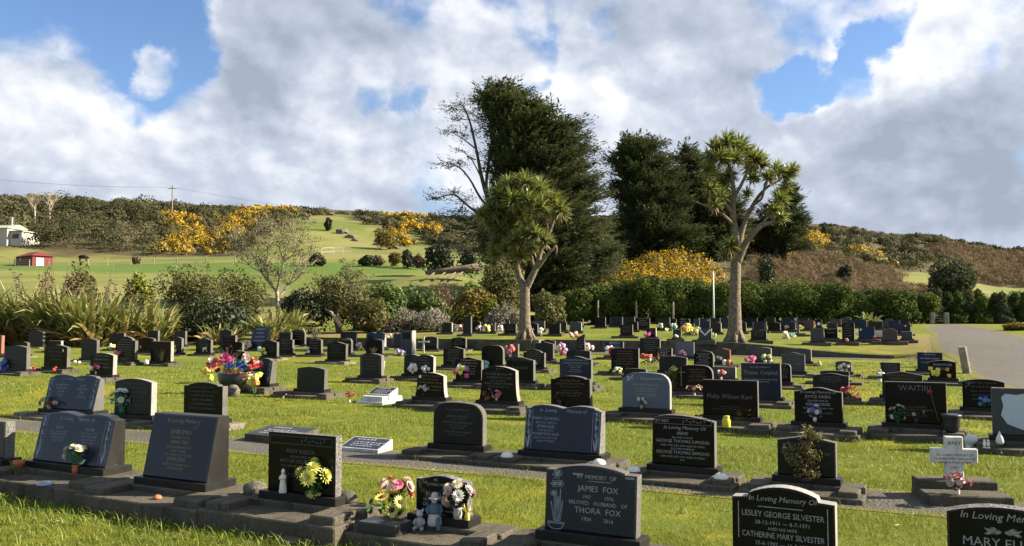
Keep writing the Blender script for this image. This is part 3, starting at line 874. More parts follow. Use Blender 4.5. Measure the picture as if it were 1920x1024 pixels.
def cabbage(label, px, d, limbs, heads, seed, wind=.0):
    rs = np.random.RandomState(seed)
    root, p, pt, tr, br = limb_tree('cabbage_tree', label, 'cabbage tree', px, d, limbs, 'tree_bark')
    for j in range(7):      # root flare
        a = j * .9
        tr.tube([(math.cos(a) * .16, math.sin(a) * .16, .75), (math.cos(a) * .34, math.sin(a) * .34, .2), (math.cos(a) * .58, math.sin(a) * .58, -.12)], [.11, .13, .09], 6)
    tr.build('trunk', MATS['tree_bark'], root, True)
    V, F, T = [], [], []
    DV, DF, DT = [], [], []
    for hx, hy, off, r in heads:
        c = pt((hx, hy, off, 0))
        # short branch from the nearest limb point into the head
        n = int(175 * (r / .8) ** 1.2)
        for i in range(n):
            az = rs.random() * 6.283
            lean = math.acos(1 - rs.random() ** 1.25 * 1.4)
            a2 = az
            if wind: a2 = math.atan2(math.sin(az), math.cos(az) + wind)
            k = sword(V, F, (c.x, c.y, c.z), a2, lean, r * (.78 + .45 * rs.random()), .068 + .02 * rs.random(), .12 + .75 * rs.random() ** 2.2, rs, 3)
            T += [min(1, max(0, rs.normal() * .22 + .45))] * k
        for i in range(n // 6):
            az = rs.random() * 6.283
            k = sword(DV, DF, (c.x, c.y, c.z - .05), az, 1.9 + .7 * rs.random(), r * (.6 + .5 * rs.random()), .05, .3, rs, 3)
            DT += [rs.random()] * k
    br.build('branches', MATS['tree_bark'], root, True)
    link('leaf_heads', np_mesh('leaf_heads', V, F, MATS['leaf_cabbage'], T), root)
    link('dead_leaves', np_mesh('dead_leaves', DV, DF, MATS['leaf_cabbage_dry'], DT), root)
L1 = [[(985, 642, 0, .34), (984, 600, 0, .30), (984, 560, 0, .27), (984, 532, 0, .26)],
      [(982, 540, 0, .22), (973, 515, .1, .17), (969, 490, .1, .14), (976, 470, .1, .12), (984, 440, .2, .10), (990, 415, .2, .07), (995, 390, .2, .05)],
      [(986, 540, 0, .22), (998, 517, -.2, .18), (1008, 495, -.3, .15), (1014, 470, -.3, .12), (1024, 450, -.3, .11), (1034, 425, -.3, .09), (1042, 400, -.3, .06)],
      [(1003, 508, -.2, .13), (1018, 488, -.5, .11), (1034, 470, -.6, .09), (1043, 462, -.6, .06), (1043, 478, -.6, .03)],
      [(976, 470, .1, .10), (965, 445, .3, .09), (950, 420, .4, .07), (938, 395, .5, .05)], [(984, 440, .2, .08), (1003, 415, 0, .07), (1012, 390, 0, .05)],
      [(1000, 500, .2, .11), (996, 475, .5, .10), (1003, 452, .6, .08), (1020, 430, .6, .06)], [(969, 490, .1, .10), (962, 465, -.3, .08), (955, 440, -.5, .06)], [(1024, 450, -.3, .07), (1026, 420, -.6, .06), (1022, 395, -.7, .05)],
      [(965, 445, .3, .07), (945, 440, .6, .06), (925, 425, .7, .05)]]
H1 = [(985, 345, .1, .85), (955, 352, .5, .85), (935, 370, .2, .85), (1012, 358, 0, .85), (1035, 378, -.2, .8), (1050, 395, -.4, .75), (925, 395, .5, .85), (960, 380, -.5, .85), (990, 378, -.6, .85), (1015, 390, -.7, .8), (945, 405, .8, .8), (920, 420, .7, .8), (940, 432, .4, .8),
      (975, 400, .6, .8), (1000, 365, .8, .8), (1032, 400, .5, .75), (935, 455, .6, .8), (950, 470, -.2, .75), (985, 445, -.7, .8), (1003, 440, -.8, .75), (1020, 452, -.6, .7), (965, 455, -.7, .75), (1000, 465, .4, .7), (930, 480, .5, .7), (978, 482, -.4, .6), (1055, 405, .1, .6), (905, 405, .4, .7), (960, 425, .9, .8)]
cabbage('shorter cabbage tree with one forked trunk and a dense rounded head at the wall corner', 985, 44.6, L1, H1, 11)
L2 = [[(1377, 647, 0, .40), (1378, 600, 0, .30), (1378, 560, 0, .26), (1379, 520, 0, .24), (1380, 490, 0, .22), (1381, 470, 0, .20)],
      [(1381, 480, 0, .19), (1380, 455, 0, .17), (1377, 425, .1, .15), (1374, 400, .1, .14), (1376, 370, .2, .12), (1374, 345, .2, .10), (1370, 320, .2, .08), (1362, 300, .2, .06)],
      [(1382, 492, 0, .20), (1395, 462, -.2, .17), (1410, 440, -.3, .15), (1428, 422, -.3, .13), (1445, 418, -.3, .10), (1452, 410, -.3, .07)],
      [(1386, 475, .1, .15), (1390, 440, .4, .13), (1400, 410, .5, .11), (1412, 385, .5, .10), (1425, 365, .5, .08), (1440, 350, .5, .06), (1462, 338, .4, .05)],
      [(1376, 370, .2, .09), (1388, 350, 0, .08), (1400, 325, -.1, .07), (1408, 305, -.1, .05)], [(1374, 400, .1, .09), (1362, 385, -.3, .08), (1350, 365, -.4, .06), (1335, 350, -.5, .05)],
      [(1412, 385, .5, .07), (1428, 372, .2, .06), (1435, 345, .2, .05), (1445, 325, .2, .04)], [(1377, 425, .1, .09), (1362, 408, -.5, .07), (1345, 395, -.6, .06), (1322, 385, -.6, .05), (1295, 375, -.7, .025)],
      [(1400, 410, .5, .06), (1420, 400, .8, .05), (1440, 388, .8, .04)], [(1428, 422, -.3, .07), (1440, 405, 0, .05), (1450, 385, .1, .04)]]
H2 = [(1362, 270, .2, .9), (1340, 282, .1, .85), (1385, 278, .3, .85), (1352, 300, -.4, .8), (1378, 300, -.3, .8), (1400, 290, .3, .75), (1418, 300, 0, .75), (1330, 300, .4, .75), (1430, 310, .2, .6), (1455, 322, .3, .75), (1475, 330, .4, .7), (1440, 335, -.1, .65), (1486, 318, .3, .5), (1330, 355, -.5, .7), (1348, 370, -.3, .65), (1352, 345, .6, .7), (1365, 330, .7, .7), (1405, 315, .8, .7),
      (1340, 385, -.6, .6), (1462, 375, .1, .7), (1452, 395, -.2, .6), (1470, 352, .5, .6), (1465, 408, -.3, .55), (1400, 365, -.2, .5), (1368, 462, -.4, .75), (1358, 478, -.2, .6), (1326, 320, 0, .6), (1410, 335, .1, .6)]
cabbage('taller cabbage tree with a twisted pale trunk and windblown heads above the wall', 1377, 40.2, L2, [(a_, b_, c_, r_ * .88) for a_, b_, c_, r_ in H2], 12, wind=.5)

# ---- the bare grey tree and the pale leaning trunks in the border
def twig_tree(label, px, d, limbs, seed, leaf, nleaf, size, spread, name='bare_tree', bark='pale_bark', ntw=9, tw=.9):
    rs = np.random.RandomState(seed)
    root, p, pt, tr, br = limb_tree(name, label, 'tree', px, d, limbs, bark)
    ends = []
    for l in limbs[1:]:
        for a in l[1:]:
            c = pt(a)
            for j in range(ntw):
                dv = Vector((rs.normal() * .8, rs.normal() * .7, abs(rs.normal()) * .9 + .25)).normalized() * tw * (.5 + rs.random())
                e = c + dv
                br.tube([c, c + dv * .5 + Vector((rs.normal(), rs.normal(), rs.normal())) * .06, e], [max(.012, a[3] * .35), .014, .006], 4)
                ends.append(e)
                for q in range(3):
                    e2 = e + Vector((rs.normal(), rs.normal(), rs.normal() + .5)) * .25
                    br.tube([c + dv * .6, e2], [.008, .004], 3); ends.append(e2)
    tr.build('trunk', MATS[bark], root, True)
    br.build('branches', MATS[bark], root, True)
    lo = [(e.x, e.y, e.z, spread, spread, spread * .7) for e in ends]
    V, F, T = leaf_cloud(lo, nleaf, size, rs, slim=.4, shell=.1)
    link('foliage', np_mesh('foliage', V, F, MATS[leaf], T), root)
twig_tree('half-bare grey tree with thin upright branches in the border', 520, 57, [[(522, 600, 0, .16), (521, 570, 0, .14), (519, 545, 0, .12)],
    [(519, 548, 0, .11), (505, 530, 0, .09), (490, 510, .2, .07), (478, 485, .2, .05), (462, 462, .2, .03)], [(519, 548, 0, .11), (525, 520, -.2, .08), (532, 490, -.2, .06), (540, 460, -.2, .04), (548, 440, 0, .02)], [(521, 560, 0, .1), (540, 535, .3, .07), (556, 510, .3, .05), (566, 480, .3, .03)], [(505, 530, 0, .07), (500, 500, -.4, .05), (503, 465, -.4, .03), (512, 440, -.2, .02)], [(532, 490, -.2, .05), (524, 465, .3, .03), (530, 440, .4, .02)],
    [(490, 510, .2, .05), (468, 498, .4, .04), (450, 475, .4, .03), (440, 455, .3, .02)], [(540, 535, .3, .05), (560, 520, .1, .04), (572, 500, 0, .03), (580, 480, 0, .02)], [(532, 490, -.2, .04), (552, 475, -.4, .03), (560, 455, -.4, .02)], [(503, 465, -.4, .03), (490, 448, -.5, .02), (482, 440, -.5, .02)]],
    21, 'leaf_olive', 4600, .14, .34, ntw=9, tw=.85)
twig_tree('gnarled shrub on two bare pale trunks leaning over bare soil', 633, 57.5, [[(640, 612, 0, .15), (630, 598, 0, .13), (620, 585, 0, .11)], [(620, 586, 0, .10), (612, 578, .1, .07), (618, 560, .1, .05), (612, 545, .1, .04)], [(634, 604, .1, .10), (634, 585, .3, .08), (642, 565, .3, .06), (650, 540, .2, .04), (655, 520, .2, .03)], [(642, 565, .3, .05), (660, 548, .4, .04), (672, 530, .4, .03)]],
    22, 'leaf_olive', 2600, .16, .3, name='gnarled_shrub', ntw=5, tw=.6)
# ------------------------------------------------------------------ big conifers
def sprays(P, D, rs, length, nleaf, lsize, fan=.5, sag=.0):
    """feathery branch sprays: at each P, a fan of leaves along direction D"""
    n = len(P)
    D = unit(D)
    Ls = length * (.6 + .8 * rs.random(n))
    t = np.tile(np.linspace(.05, 1, nleaf), (n, 1)) + rs.random((n, nleaf)) * .08
    side = unit(np.cross(D, np.array([0, 0, 1.0])) + 1e-6)
    upv = np.cross(side, D)
    w = (1.05 - t) * fan * (rs.random((n, nleaf)) * 2 - 1)
    u = rs.normal(size=(n, nleaf)) * .06 + .12 * t * t
    Q = P[:, None] + (D[:, None] * t[..., None] + side[:, None] * w[..., None] + upv[:, None] * (u - sag * t ** 2)[..., None]) * Ls[:, None, None]
    A = D[:, None] + side[:, None] * (np.sign(w) * .6)[..., None] + rs.normal(size=(n, nleaf, 3)) * .22
    N = upv[:, None] + rs.normal(size=(n, nleaf, 3)) * .45
    Q = Q.reshape(-1, 3); A = unit(A.reshape(-1, 3)); N = unit(N.reshape(-1, 3))
    N = unit(N - A * np.sum(N * A, 1, keepdims=True))
    s = lsize * (.6 + .8 * rs.random(len(Q)))
    V, F = quads_from(Q, N, A, s, s * .33)
    bt = np.repeat(rs.random(n), nleaf)
    return V, F, np.clip(.55 * bt + .45 * rs.random(len(Q)), 0, 1)
def conifer(name, label, px, d, prof, seed, n, leaf, length, lsize, dirx, upz, depth=1.0, nleaf=16, fan=.5, limbs=None, extra=None, trunk_r=.5, gaps=0, clump=0, cat='conifer tree', sag=.0):
    """prof: photograph rows with the crown's edges there (row, column of one edge, column of the other)"""
    rs = np.random.RandomState(seed)
    p = at(px, d)
    root = empty(name, p, 0, label, cat)
    rows = np.array([a[0] for a in prof], float)
    dr = [ray_dir(a[1], a[0]) for a in prof]; dl = [ray_dir(a[2], a[0]) for a in prof]
    X0 = np.array([v.x / v.y * p.y - p.x for v in dr]); X1 = np.array([v.x / v.y * p.y - p.x for v in dl])
    Z = np.array([EYE + v.z / v.y * p.y - p.z for v in dr])
    o = np.argsort(Z); Z, X0, X1 = Z[o], X0[o], X1[o]
    # boughs from the trunk to the edge of the crown, each carrying its own sprays
    zz = np.linspace(Z[0], Z[-1], 200)
    wd = np.interp(zz, Z, X1 - X0) + .6
    nb = max(60, n // 46)
    bz = rs.choice(zz, nb, p=wd / wd.sum()) + rs.random(nb) * (zz[1] - zz[0])
    ba = rs.random(nb) * 2 * math.pi
    cx = np.interp(bz, Z, (X0 + X1) / 2); br_ = np.interp(bz, Z, (X1 - X0) / 2) * (.80 + .32 * rs.random(nb))
    if clump: br_ = br_ * (1 + clump * np.sin(ba * 3 + bz * 1.1))
    tip = np.stack([cx + np.cos(ba) * br_, np.sin(ba) * br_ * depth, bz], -1)
    bd = np.stack([np.cos(ba) + dirx, np.sin(ba), np.full(nb, upz) + rs.normal(size=nb) * .12], -1)
    bd = unit(bd)
    bl = np.clip(br_ * .95, .8, 5.0)
    who = rs.choice(nb, n, p=bl / bl.sum())
    t = rs.random(n) ** .75
    side = unit(np.cross(bd, np.array([0, 0, 1.0])))
    spread = (.12 + .34 * t * (1.15 - t) * 2.2)
    P = tip[who] - bd[who] * (bl[who] * t)[:, None] + side[who] * (rs.normal(size=n) * spread * bl[who] * .55)[:, None]
    P[:, 2] += rs.normal(size=n) * .20 + .10 * t
    D = bd[who] + side[who] * (rs.normal(size=n) * .45)[:, None] + rs.normal(size=(n, 3)) * .12
    V, F, T = sprays(P, D, rs, length * .72, nleaf, lsize * .62, fan, sag)
    T = np.clip(.55 * np.repeat(rs.random(nb)[who], nleaf) + .45 * T, 0, 1)
    parts = [(V, F, T)]
    # the dense dark heart of the crown
    m_ = n // 5
    z = rs.choice(zz, m_, p=wd / wd.sum()); a = rs.random(m_) * 6.283; q = .62 * rs.random(m_) ** .5
    x0, x1 = np.interp(z, Z, X0), np.interp(z, Z, X1)
    PP = np.stack([(x0 + x1) / 2 + np.cos(a) * (x1 - x0) / 2 * q, np.sin(a) * (x1 - x0) / 2 * q, z], -1)
    parts.append(sprays(PP, rs.normal(size=(m_, 3)) + np.array([dirx, 0, upz]), rs, length * .8, 16, lsize * .8, .6))
    tr, br = MB(), MB()
    top = Z[-1]
    tx = float(np.interp(top * .8, Z, (X0 + X1) / 2)); tb = 0.0
    tr.tube([(tb, 0, -.4), (tb, 0, 1.5), ((tb * .6 + tx * .4), .1, top * .4), (tx, 0, top * .92)], [trunk_r * 1.3, trunk_r, trunk_r * .6, .06], 8)
    def pt(a_):
        v = ray_dir(a_[0], a_[1]); y = p.y + a_[2]
        return Vector((v.x / v.y * y - p.x, a_[2], EYE + v.z / v.y * y - p.z))
    for l in (limbs or []):
        q_ = [pt(a_) for a_ in l]
        br.tube(smooth_line(q_), smooth_val([a_[3] for a_ in l]), 6)
    for m in (extra or []):
        c = pt(m[:3]); k = m[4]
        PP = np.array([c]) + rs.normal(size=(k, 3)) * np.array([m[3], m[3] * .8, m[3] * .30])
        DD = np.stack([rs.normal(size=k) * .7 - .5, rs.normal(size=k) * .7, rs.normal(size=k) * .25 + .15], -1)
        parts.append(sprays(PP, DD, rs, length * .42, 10, lsize * .42, .6))
        for j in range(max(2, k // 8)):
            e = Vector(PP[rs.randint(k)])
            br.tube([c, c.lerp(e, .5) + Vector((0, 0, .1)), e], [.05, .035, .015], 4)
    # inner limbs that show through the gaps
    for j in range(26):
        zz_ = top * (.18 + .74 * rs.random()); an = rs.random() * 6.28
        cx_ = float(np.interp(zz_, Z, (X0 + X1) / 2)); r_ = float(np.interp(zz_, Z, (X1 - X0) / 2)) * .75
        br.tube([(tb + (tx - tb) * zz_ / top, 0, zz_ - r_ * .25), (cx_ + math.cos(an) * r_ * .5, math.sin(an) * r_ * .5, zz_), (cx_ + math.cos(an) * r_, math.sin(an) * r_, zz_ + r_ * .2)], [.16, .10, .03], 5)
    tr.build('trunk', MATS['dark_bark'], root, True)
    br.build('branches', MATS['dark_bark'], root, True)
    V, F, T = join(parts)
    link('crown', np_mesh('crown', V, F, MATS[leaf], T), root)
    return root
CP = [(168, 930, 968), (182, 905, 985), (200, 903, 1005), (218, 918, 1060), (232, 930, 1085), (250, 935, 1090), (275, 936, 1098), (300, 934, 1105), (330, 932, 1112), (360, 930, 1122), (395, 922, 1138), (425, 912, 1150), (455, 915, 1158), (490, 925, 1150), (515, 950, 1140), (540, 965, 1120), (570, 975, 1105), (598, 985, 1090)]
LB = [[(985, 560, 0, .5), (955, 470, 0, .36), (925, 400, .2, .28), (905, 340, .3, .22), (893, 280, .3, .15), (880, 225, .3, .10), (868, 200, .3, .05)],
      [(925, 400, .2, .22), (912, 350, 0, .18), (918, 290, -.2, .14), (922, 240, -.2, .10), (905, 200, 0, .05)],
      [(925, 400, .2, .18), (900, 370, .3, .13), (880, 335, .4, .10), (858, 312, .5, .08), (838, 315, .5, .04)],
      [(918, 420, .2, .2), (895, 400, .2, .14), (870, 380, .3, .10), (850, 365, .3, .08), (818, 372, .3, .04)],
      [(893, 280, .3, .09), (870, 262, .4, .06), (848, 248, .4, .03)], [(905, 340, .3, .09), (885, 300, .5, .06), (865, 282, .5, .03)], [(880, 225, .3, .06), (865, 222, .3, .04), (850, 205, .3, .02)],
      [(870, 380, .3, .07), (858, 400, .3, .05), (835, 408, .3, .03)], [(918, 430, .2, .12), (890, 425, -.4, .09), (868, 440, -.6, .05), (845, 462, -.6, .03)]]
EX = [(868, 198, .3, .7, 42), (905, 190, .1, .9, 60), (925, 178, 0, .8, 50), (960, 170, 0, .7, 30), (850, 205, .3, .5, 20), (848, 248, .4, .6, 30), (870, 255, .4, .6, 26), (862, 225, .3, .5, 22), (885, 215, .3, .6, 26), (838, 312, .5, .6, 34), (862, 308, .5, .6, 34), (820, 372, .3, .7, 36),
      (850, 362, .3, .6, 34), (872, 378, .3, .6, 30), (835, 406, .3, .7, 34), (866, 398, .3, .7, 34), (890, 410, .2, .8, 40), (895, 250, .2, .5, 20), (905, 225, 0, .6, 30), (890, 300, .5, .4, 12), (848, 455, -.6, .8, 40), (868, 440, -.6, .7, 30), (895, 425, -.4, .8, 30), (915, 205, 0, .7, 40), (868, 282, .5, .4, 14)]
conifer('cypress', 'huge dark windswept cypress, tallest tree, with bare limbs on one side', 1030, 92, CP, 5, 16000, 'leaf_cypress', 2.3, .62, .75, .32, .8, 18, .34, LB, EX, .6, clump=.03)
CP2 = [(262, 1165, 1225), (275, 1145, 1250), (290, 1132, 1262), (310, 1140, 1275), (335, 1150, 1290), (370, 1145, 1300), (400, 1150, 1310), (440, 1150, 1320), (465, 1165, 1320), (485, 1185, 1300), (500, 1200, 1290)]
conifer('pine', 'broad dark pine with a gappy crown, standing beside the huge cypress', 1225, 124, CP2, 6, 10500, 'leaf_pine', 1.9, .66, .3, .35, .8, 14, .55, clump=.08, trunk_r=.55)
CP3 = [(280, 1268, 1300), (295, 1258, 1325), (320, 1258, 1350), (350, 1260, 1375), (390, 1262, 1395), (430, 1270, 1405), (455, 1285, 1400), (480, 1300, 1380)]
conifer('cypress', 'dark cypress seen behind the twisted cabbage tree', 1325, 128, CP3, 7, 9000, 'leaf_cypress', 1.8, .66, .45, .3, .8, 14, .5, clump=.05)
CP4 = [(352, 1478, 1492), (370, 1455, 1502), (395, 1430, 1510), (425, 1405, 1516), (450, 1400, 1512), (465, 1405, 1505)]
conifer('cypress', 'small dark cypress on the gorse slope, farthest of the big conifers', 1470, 135, CP4, 8, 4500, 'leaf_pine', 1.8, .7, .35, .3, .8, 13, .5, clump=.1)
# fallen dead trunk
def fallen():
    p = at(852, 100)
    root = empty('fallen_tree', p, 0, 'dead brown tree trunk fallen across the grassy bank', 'fallen tree')
    mb = MB()
    rs = np.random.RandomState(4)
    mb.tube([(-3.2, 0, .9), (-1, .2, 1.15), (1.2, .3, 1.4), (3.2, .5, 1.7)], [.28, .36, .42, .5], 9)
    mb.build('trunk', MATS['tree_bark'], root, True)
    b = MB()
    for x in (-2.2, -1, 0.2, 1.0):
        b.tube([(x, 0, 1.0), (x - .9, -.8, .3), (x - 1.4, -1.2, -.1)], [.12, .09, .05], 6)
    b.build('branches', MATS['tree_bark'], root, True)
fallen()

# ------------------------------------------------------------------ far scrub, gorse and bracken: masses nobody could count
def scatter_mass(name, label, mat, items, leaves, size, seed, hmul=1.0, slim=.7, top_only=False):
    """items: (x, y, width, height)"""
    rs = np.random.RandomState(seed)
    it = np.array(items, float)
    n = len(it)
    z = ground_z(it[:, 0], it[:, 1])
    D = unit(rs.normal(size=(n, leaves, 3)).reshape(-1, 3)).reshape(n, leaves, 3)
    D[..., 2] = np.abs(D[..., 2]) if top_only else np.where(rs.random((n, leaves)) < .75, np.abs(D[..., 2]), D[..., 2])
    rad = .6 + .4 * rs.random((n, leaves, 1))
    rad *= 1 + .25 * np.sin(D[..., :1] * 6 + it[:, None, :1]) * np.cos(D[..., 1:2] * 5)
    P = D * rad * np.stack([it[:, 2] / 2, it[:, 2] / 2, it[:, 3] * .62], -1)[:, None]
    P[..., 2] += it[:, None, 3] * .38 + z[:, None]
    P[..., 0] += it[:, None, 0]; P[..., 1] += it[:, None, 1]
    P = P.reshape(-1, 3); Dn = D.reshape(-1, 3)
    N = unit(Dn * np.array([1, 1, .8]) + rs.normal(size=Dn.shape) * .27)
    T = unit(np.cross(N, rs.normal(size=Dn.shape)))
    sc = np.repeat(size * it[:, 1] / 200, leaves)
    s = sc * (.6 + .8 * rs.random(len(P)))
    V, F = quads_from(P, N, T, s, s * slim)
    tint = np.clip(np.repeat(rs.random(n), leaves) * .75 + rs.random(len(P)) * .25, 0, 1)
    o = link(name, np_mesh(name, V, F, MATS[mat], tint))
    return tag(o, label, None, None, 'stuff')
def pick_area(n, x0, x1, d0, d1, test, seed, near_bias=1.0):
    rs = np.random.RandomState(seed)
    out = []
    tries = 0
    while len(out) < n and tries < n * 60:
        tries += 1
        px = x0 + (x1 - x0) * rs.random(); d = d0 + (d1 - d0) * rs.random() ** near_bias
        x = (px - 960) / FPX * d
        if test(px, d, x, rs): out.append((x, d, px))
    return out
def gorse_patch(px, d):
    g = [(370, 215, 75, 26), (310, 198, 34, 9), (440, 248, 50, 40), (330, 245, 50, 26), (470, 292, 40, 18), (760, 330, 50, 14), (730, 350, 40, 20), (755, 258, 36, 18), (800, 285, 60, 12), (500, 330, 60, 22), (1230, 108, 105, 13), (1165, 106, 60, 14), (1310, 106, 45, 11), (1440, 150, 60, 12), (1525, 190, 26, 26), (1640, 176, 60, 5), (1420, 165, 30, 10)]
    return max((1 - ((px - a) / c) ** 2 - ((d - b) / e) ** 2) for a, b, c, e in g)
def brack(px, d):
    g = [(1590, 128, 190, 30), (1480, 120, 80, 22), (1700, 108, 90, 12), (1870, 245, 130, 80), (1600, 335, 160, 40), (1930, 190, 100, 40), (1780, 110, 80, 10)]
    return max((1 - ((px - a) / c) ** 2 - ((d - b) / e) ** 2) for a, b, c, e in g)
def t_scrub(px, d, x, rs):
    return bool(cover_mask(np.array([x]), np.array([d]))[0]) and gorse_patch(px, d) < rs.random() * (.8 if d > 170 else .3) and not (px < 62 and d < 216) and brack(px, d) < rs.random() * .3
def t_gorse(px, d, x, rs):
    return gorse_patch(px, d) > .1 + rs.random() * .55 and (d < 170 or math.sin(px * .11 + d * .2) + math.sin(px * .05 - d * .13) > -.55)
def t_brack(px, d, x, rs):
    return bool(cover_mask(np.array([x]), np.array([d]))[0]) and brack(px, d) > rs.random() * .3 and gorse_patch(px, d) < .3
rs_ = np.random.RandomState(77)
sc_items = []
for x, d, px in pick_area(1700, -420, 1150, 186, 420, t_scrub, 1, .9):
    k = 1.0 if d < 260 else .8
    hh = 3.6 if px < 560 and d < 290 else 2.3
    if px < 160: hh *= 1.45
    big = 1.9 if rs_.random() < .35 else 1.0
    sc_items.append((x, d, (3.6 + 2.6 * rs_.random()) * k * big, hh * (.6 + .6 * rs_.random()) * k * (1 + (big - 1) * .6)))
for x, d, px in pick_area(900, 1130, 2250, 98, 400, t_scrub, 2, .8):
    k = min(1, d / 190)
    sc_items.append((x, d, (3.8 + 2.6 * rs_.random()) * k, 2.4 * (.6 + .7 * rs_.random()) * k))
scatter_mass('hill_scrub', 'dark olive scrub covering the hills', 'scrub_leaf', sc_items, 230, .46, 3)
br_items = [(x, d, 2.6 * (.6 + .8 * rs_.random()) * min(1.6, d / 130), 1.25 * (.6 + .8 * rs_.random()) * min(1.6, d / 130)) for x, d, px in pick_area(1900, 1340, 2200, 92, 330, t_brack, 4, 1.3)]
scatter_mass('bracken', 'rusty brown dead bracken on the slope behind the hedge', 'bracken_leaf', br_items, 120, .34, 5, slim=.5)
go = pick_area(520, 200, 960, 186, 400, t_gorse, 6) + pick_area(560, 1080, 1720, 94, 230, t_gorse, 7)
go_items = [(x, d, (3.2 if d > 170 else 2.3) * (.6 + .8 * rs_.random()), (2.6 if d > 170 else 2.2) * (.6 + .7 * rs_.random())) for x, d, px in go]
scatter_mass('gorse', 'green gorse thickets on the hills', 'leaf_rust', go_items, 70, .55, 8)
scatter_mass('gorse_flowers', 'golden yellow gorse flowers covering the thickets', 'gorse_bloom', [(x, y, w * 1.06, h * 1.06) for x, y, w, h in go_items if rs_.random() < .72], 52, .40, 9, top_only=True)
# scattered rocks on the grassy slope
def rocks():
    rs = np.random.RandomState(9)
    for i, (px, d, r) in enumerate([(600, 330, 1.0), (572, 300, 1.3), (640, 262, 1.6), (655, 255, 1.2), (738, 238, 1.2), (748, 240, .9), (590, 285, .8), (560, 262, .8), (618, 330, 1.2), (665, 250, .9), (705, 246, .8), (530, 272, .9)]):
        mb = MB()
        mb.ball((0, 0, r * .2), (r * 1.3, r, r * .7), 9, 6, 0, .25, random.Random(i))
        o = mb.build('rock', MATS['boulder'], None, False, at(px, d))
        tag(o, 'grey rock outcrop on the high grassy slope', 'rock', 'rocks on the grassy slope')
rocks()

# bare grey trees at the top of the left hill
def bare_far(px, d, pyt, seed, label):
    rs = random.Random(seed)
    p = at(px, d); h = hgt(p, pyt)
    root = empty('bare_tree', p, 0, label, 'tree')
    tr, br = MB(), MB()
    tr.tube([(0, 0, -.3), (.1, 0, h * .3), (0, .1, h * .5)], [.3, .24, .18], 6)
    def grow(a, dv, L, r, n):
        e = a + dv * L
        br.tube([a, a.lerp(e, .5) + Vector((rs.uniform(-1, 1), rs.uniform(-1, 1), 0)) * L * .06, e], [r, r * .8, r * .5], 4)
        if n:
            for _ in range(3):
                grow(a.lerp(e, rs.uniform(.5, 1)), (dv + Vector((rs.uniform(-.7, .7), rs.uniform(-.7, .7), rs.uniform(-.1, .4)))).normalized(), L * .66, r * .55, n - 1)
    for i in range(5):
        grow(Vector((0, 0, h * .35)), Vector((rs.uniform(-.6, .6), rs.uniform(-.6, .6), 1)).normalized(), h * .30, .14, 3)
    tr.build('trunk', MATS['pale_bark'], root, True); br.build('branches', MATS['pale_bark'], root)
bare_far(88, 235, 352, 3, 'bare pale grey tree on the scrubby hilltop')
bare_far(60, 240, 356, 4, 'smaller bare tree at the edge of the scrubby hilltop')

# ------------------------------------------------------------------ far buildings, fences, pole
def house():
    p = at(8, 200)
    root = empty('house', p, R(-8), 'cream weatherboard house with a pale green roof among hillside trees', 'house')
    mb = MB(); mb.box(-9, 2.6, -3, 4, -1, 3.4); mb.box(2.6, 5.6, -2, 4, -1, 2.6); mb.build('wall', MATS['cream_wall'], root)
    rf = MB()
    rf.add([(-9.4, -3.5, 3.38), (3.0, -3.5, 3.38), (3.0, .5, 4.5), (-9.4, .5, 4.5), (-9.4, 4.5, 3.38), (3.0, 4.5, 3.38)], [(0, 1, 2, 3), (3, 2, 5, 4), (1, 5, 2), (0, 3, 4), (0, 4, 5, 1)])
    rf.box(2.62, 6, -2.4, 4.2, 2.62, 2.85)
    r = rf.build('roof', MATS['roof_green'], root)
    c = MB(); c.lathe([(.18, 0), (.18, 1.8), (.25, 1.8), (.25, 2.0)], 8, (1.0, .5, 4.3)); c.build('chimney', MATS['steel'], r)
    for x0, x1, z0, z1, y in ((-1.4, .2, 1.2, 2.5, -3.02), (3.2, 4.8, 1.0, 2.1, -2.02), (-5, -3, 1.2, 2.5, -3.02)):
        w = MB(); w.box(x0, x1, y - .04, y, z0, z1); w.build('window', MATS['window_glass'], root)
    d = MB(); d.box(5.61, 7.4, -1.8, -1.7, .9, 1.0); d.box(5.7, 5.8, -1.8, -1.7, -1, .9); d.box(7.2, 7.3, -1.8, -1.7, -1, .9); d.build('railing', MATS['weathered_wood'], root)
house()
def shed():
    p = at(62, 160)
    root = empty('farm_shed', p, R(-38), 'small red iron shed with a hipped red roof in the paddock', 'shed')
    mb = MB(); mb.box(-3.5, 3.5, -1.8, 1.8, -.6, 1.6); mb.build('wall', MATS['shed_red'], root)
    rf = MB(); rf.add([(-3.8, -2.1, 1.58), (3.8, -2.1, 1.58), (3.8, 2.1, 1.58), (-3.8, 2.1, 1.58), (-1.8, 0, 2.5), (1.8, 0, 2.5)], [(0, 1, 5, 4), (1, 2, 5), (2, 3, 4, 5), (3, 0, 4), (3, 2, 1, 0)])
    rf.build('roof', MATS['roof_red'], root)
    d = MB(); d.box(3.502, 3.56, -1.1, .2, -.3, 1.2); d.build('door', MATS['painted_white'], root)
    w = MB(); w.box(-1.9, -1.2, -1.85, -1.802, .7, 1.4); w.build('window', MATS['window_glass'], root)
shed()
def gate_thing(name, label, px, d, w, h, mat, cat, bars=4):
    p = at(px, d)
    root = empty(name, p, 0, label, cat)
    for x in (-w / 2, w / 2):
        m = MB(); m.box(x - .08, x + .08, -.08, .08, -.3, h); m.build('post', MATS[mat], root)
    m = MB()
    for i in range(bars):
        z = h * (.2 + .75 * i / (bars - 1)); m.box(-w / 2 + .081, w / 2 - .081, -.03, .03, z - .06, z + .06)
    m.build('rails', MATS[mat], root)
gate_thing('farm_gate', 'pale wooden gate in front of the red shed', 39, 150, 2.6, 1.3, 'weathered_wood', 'gate')
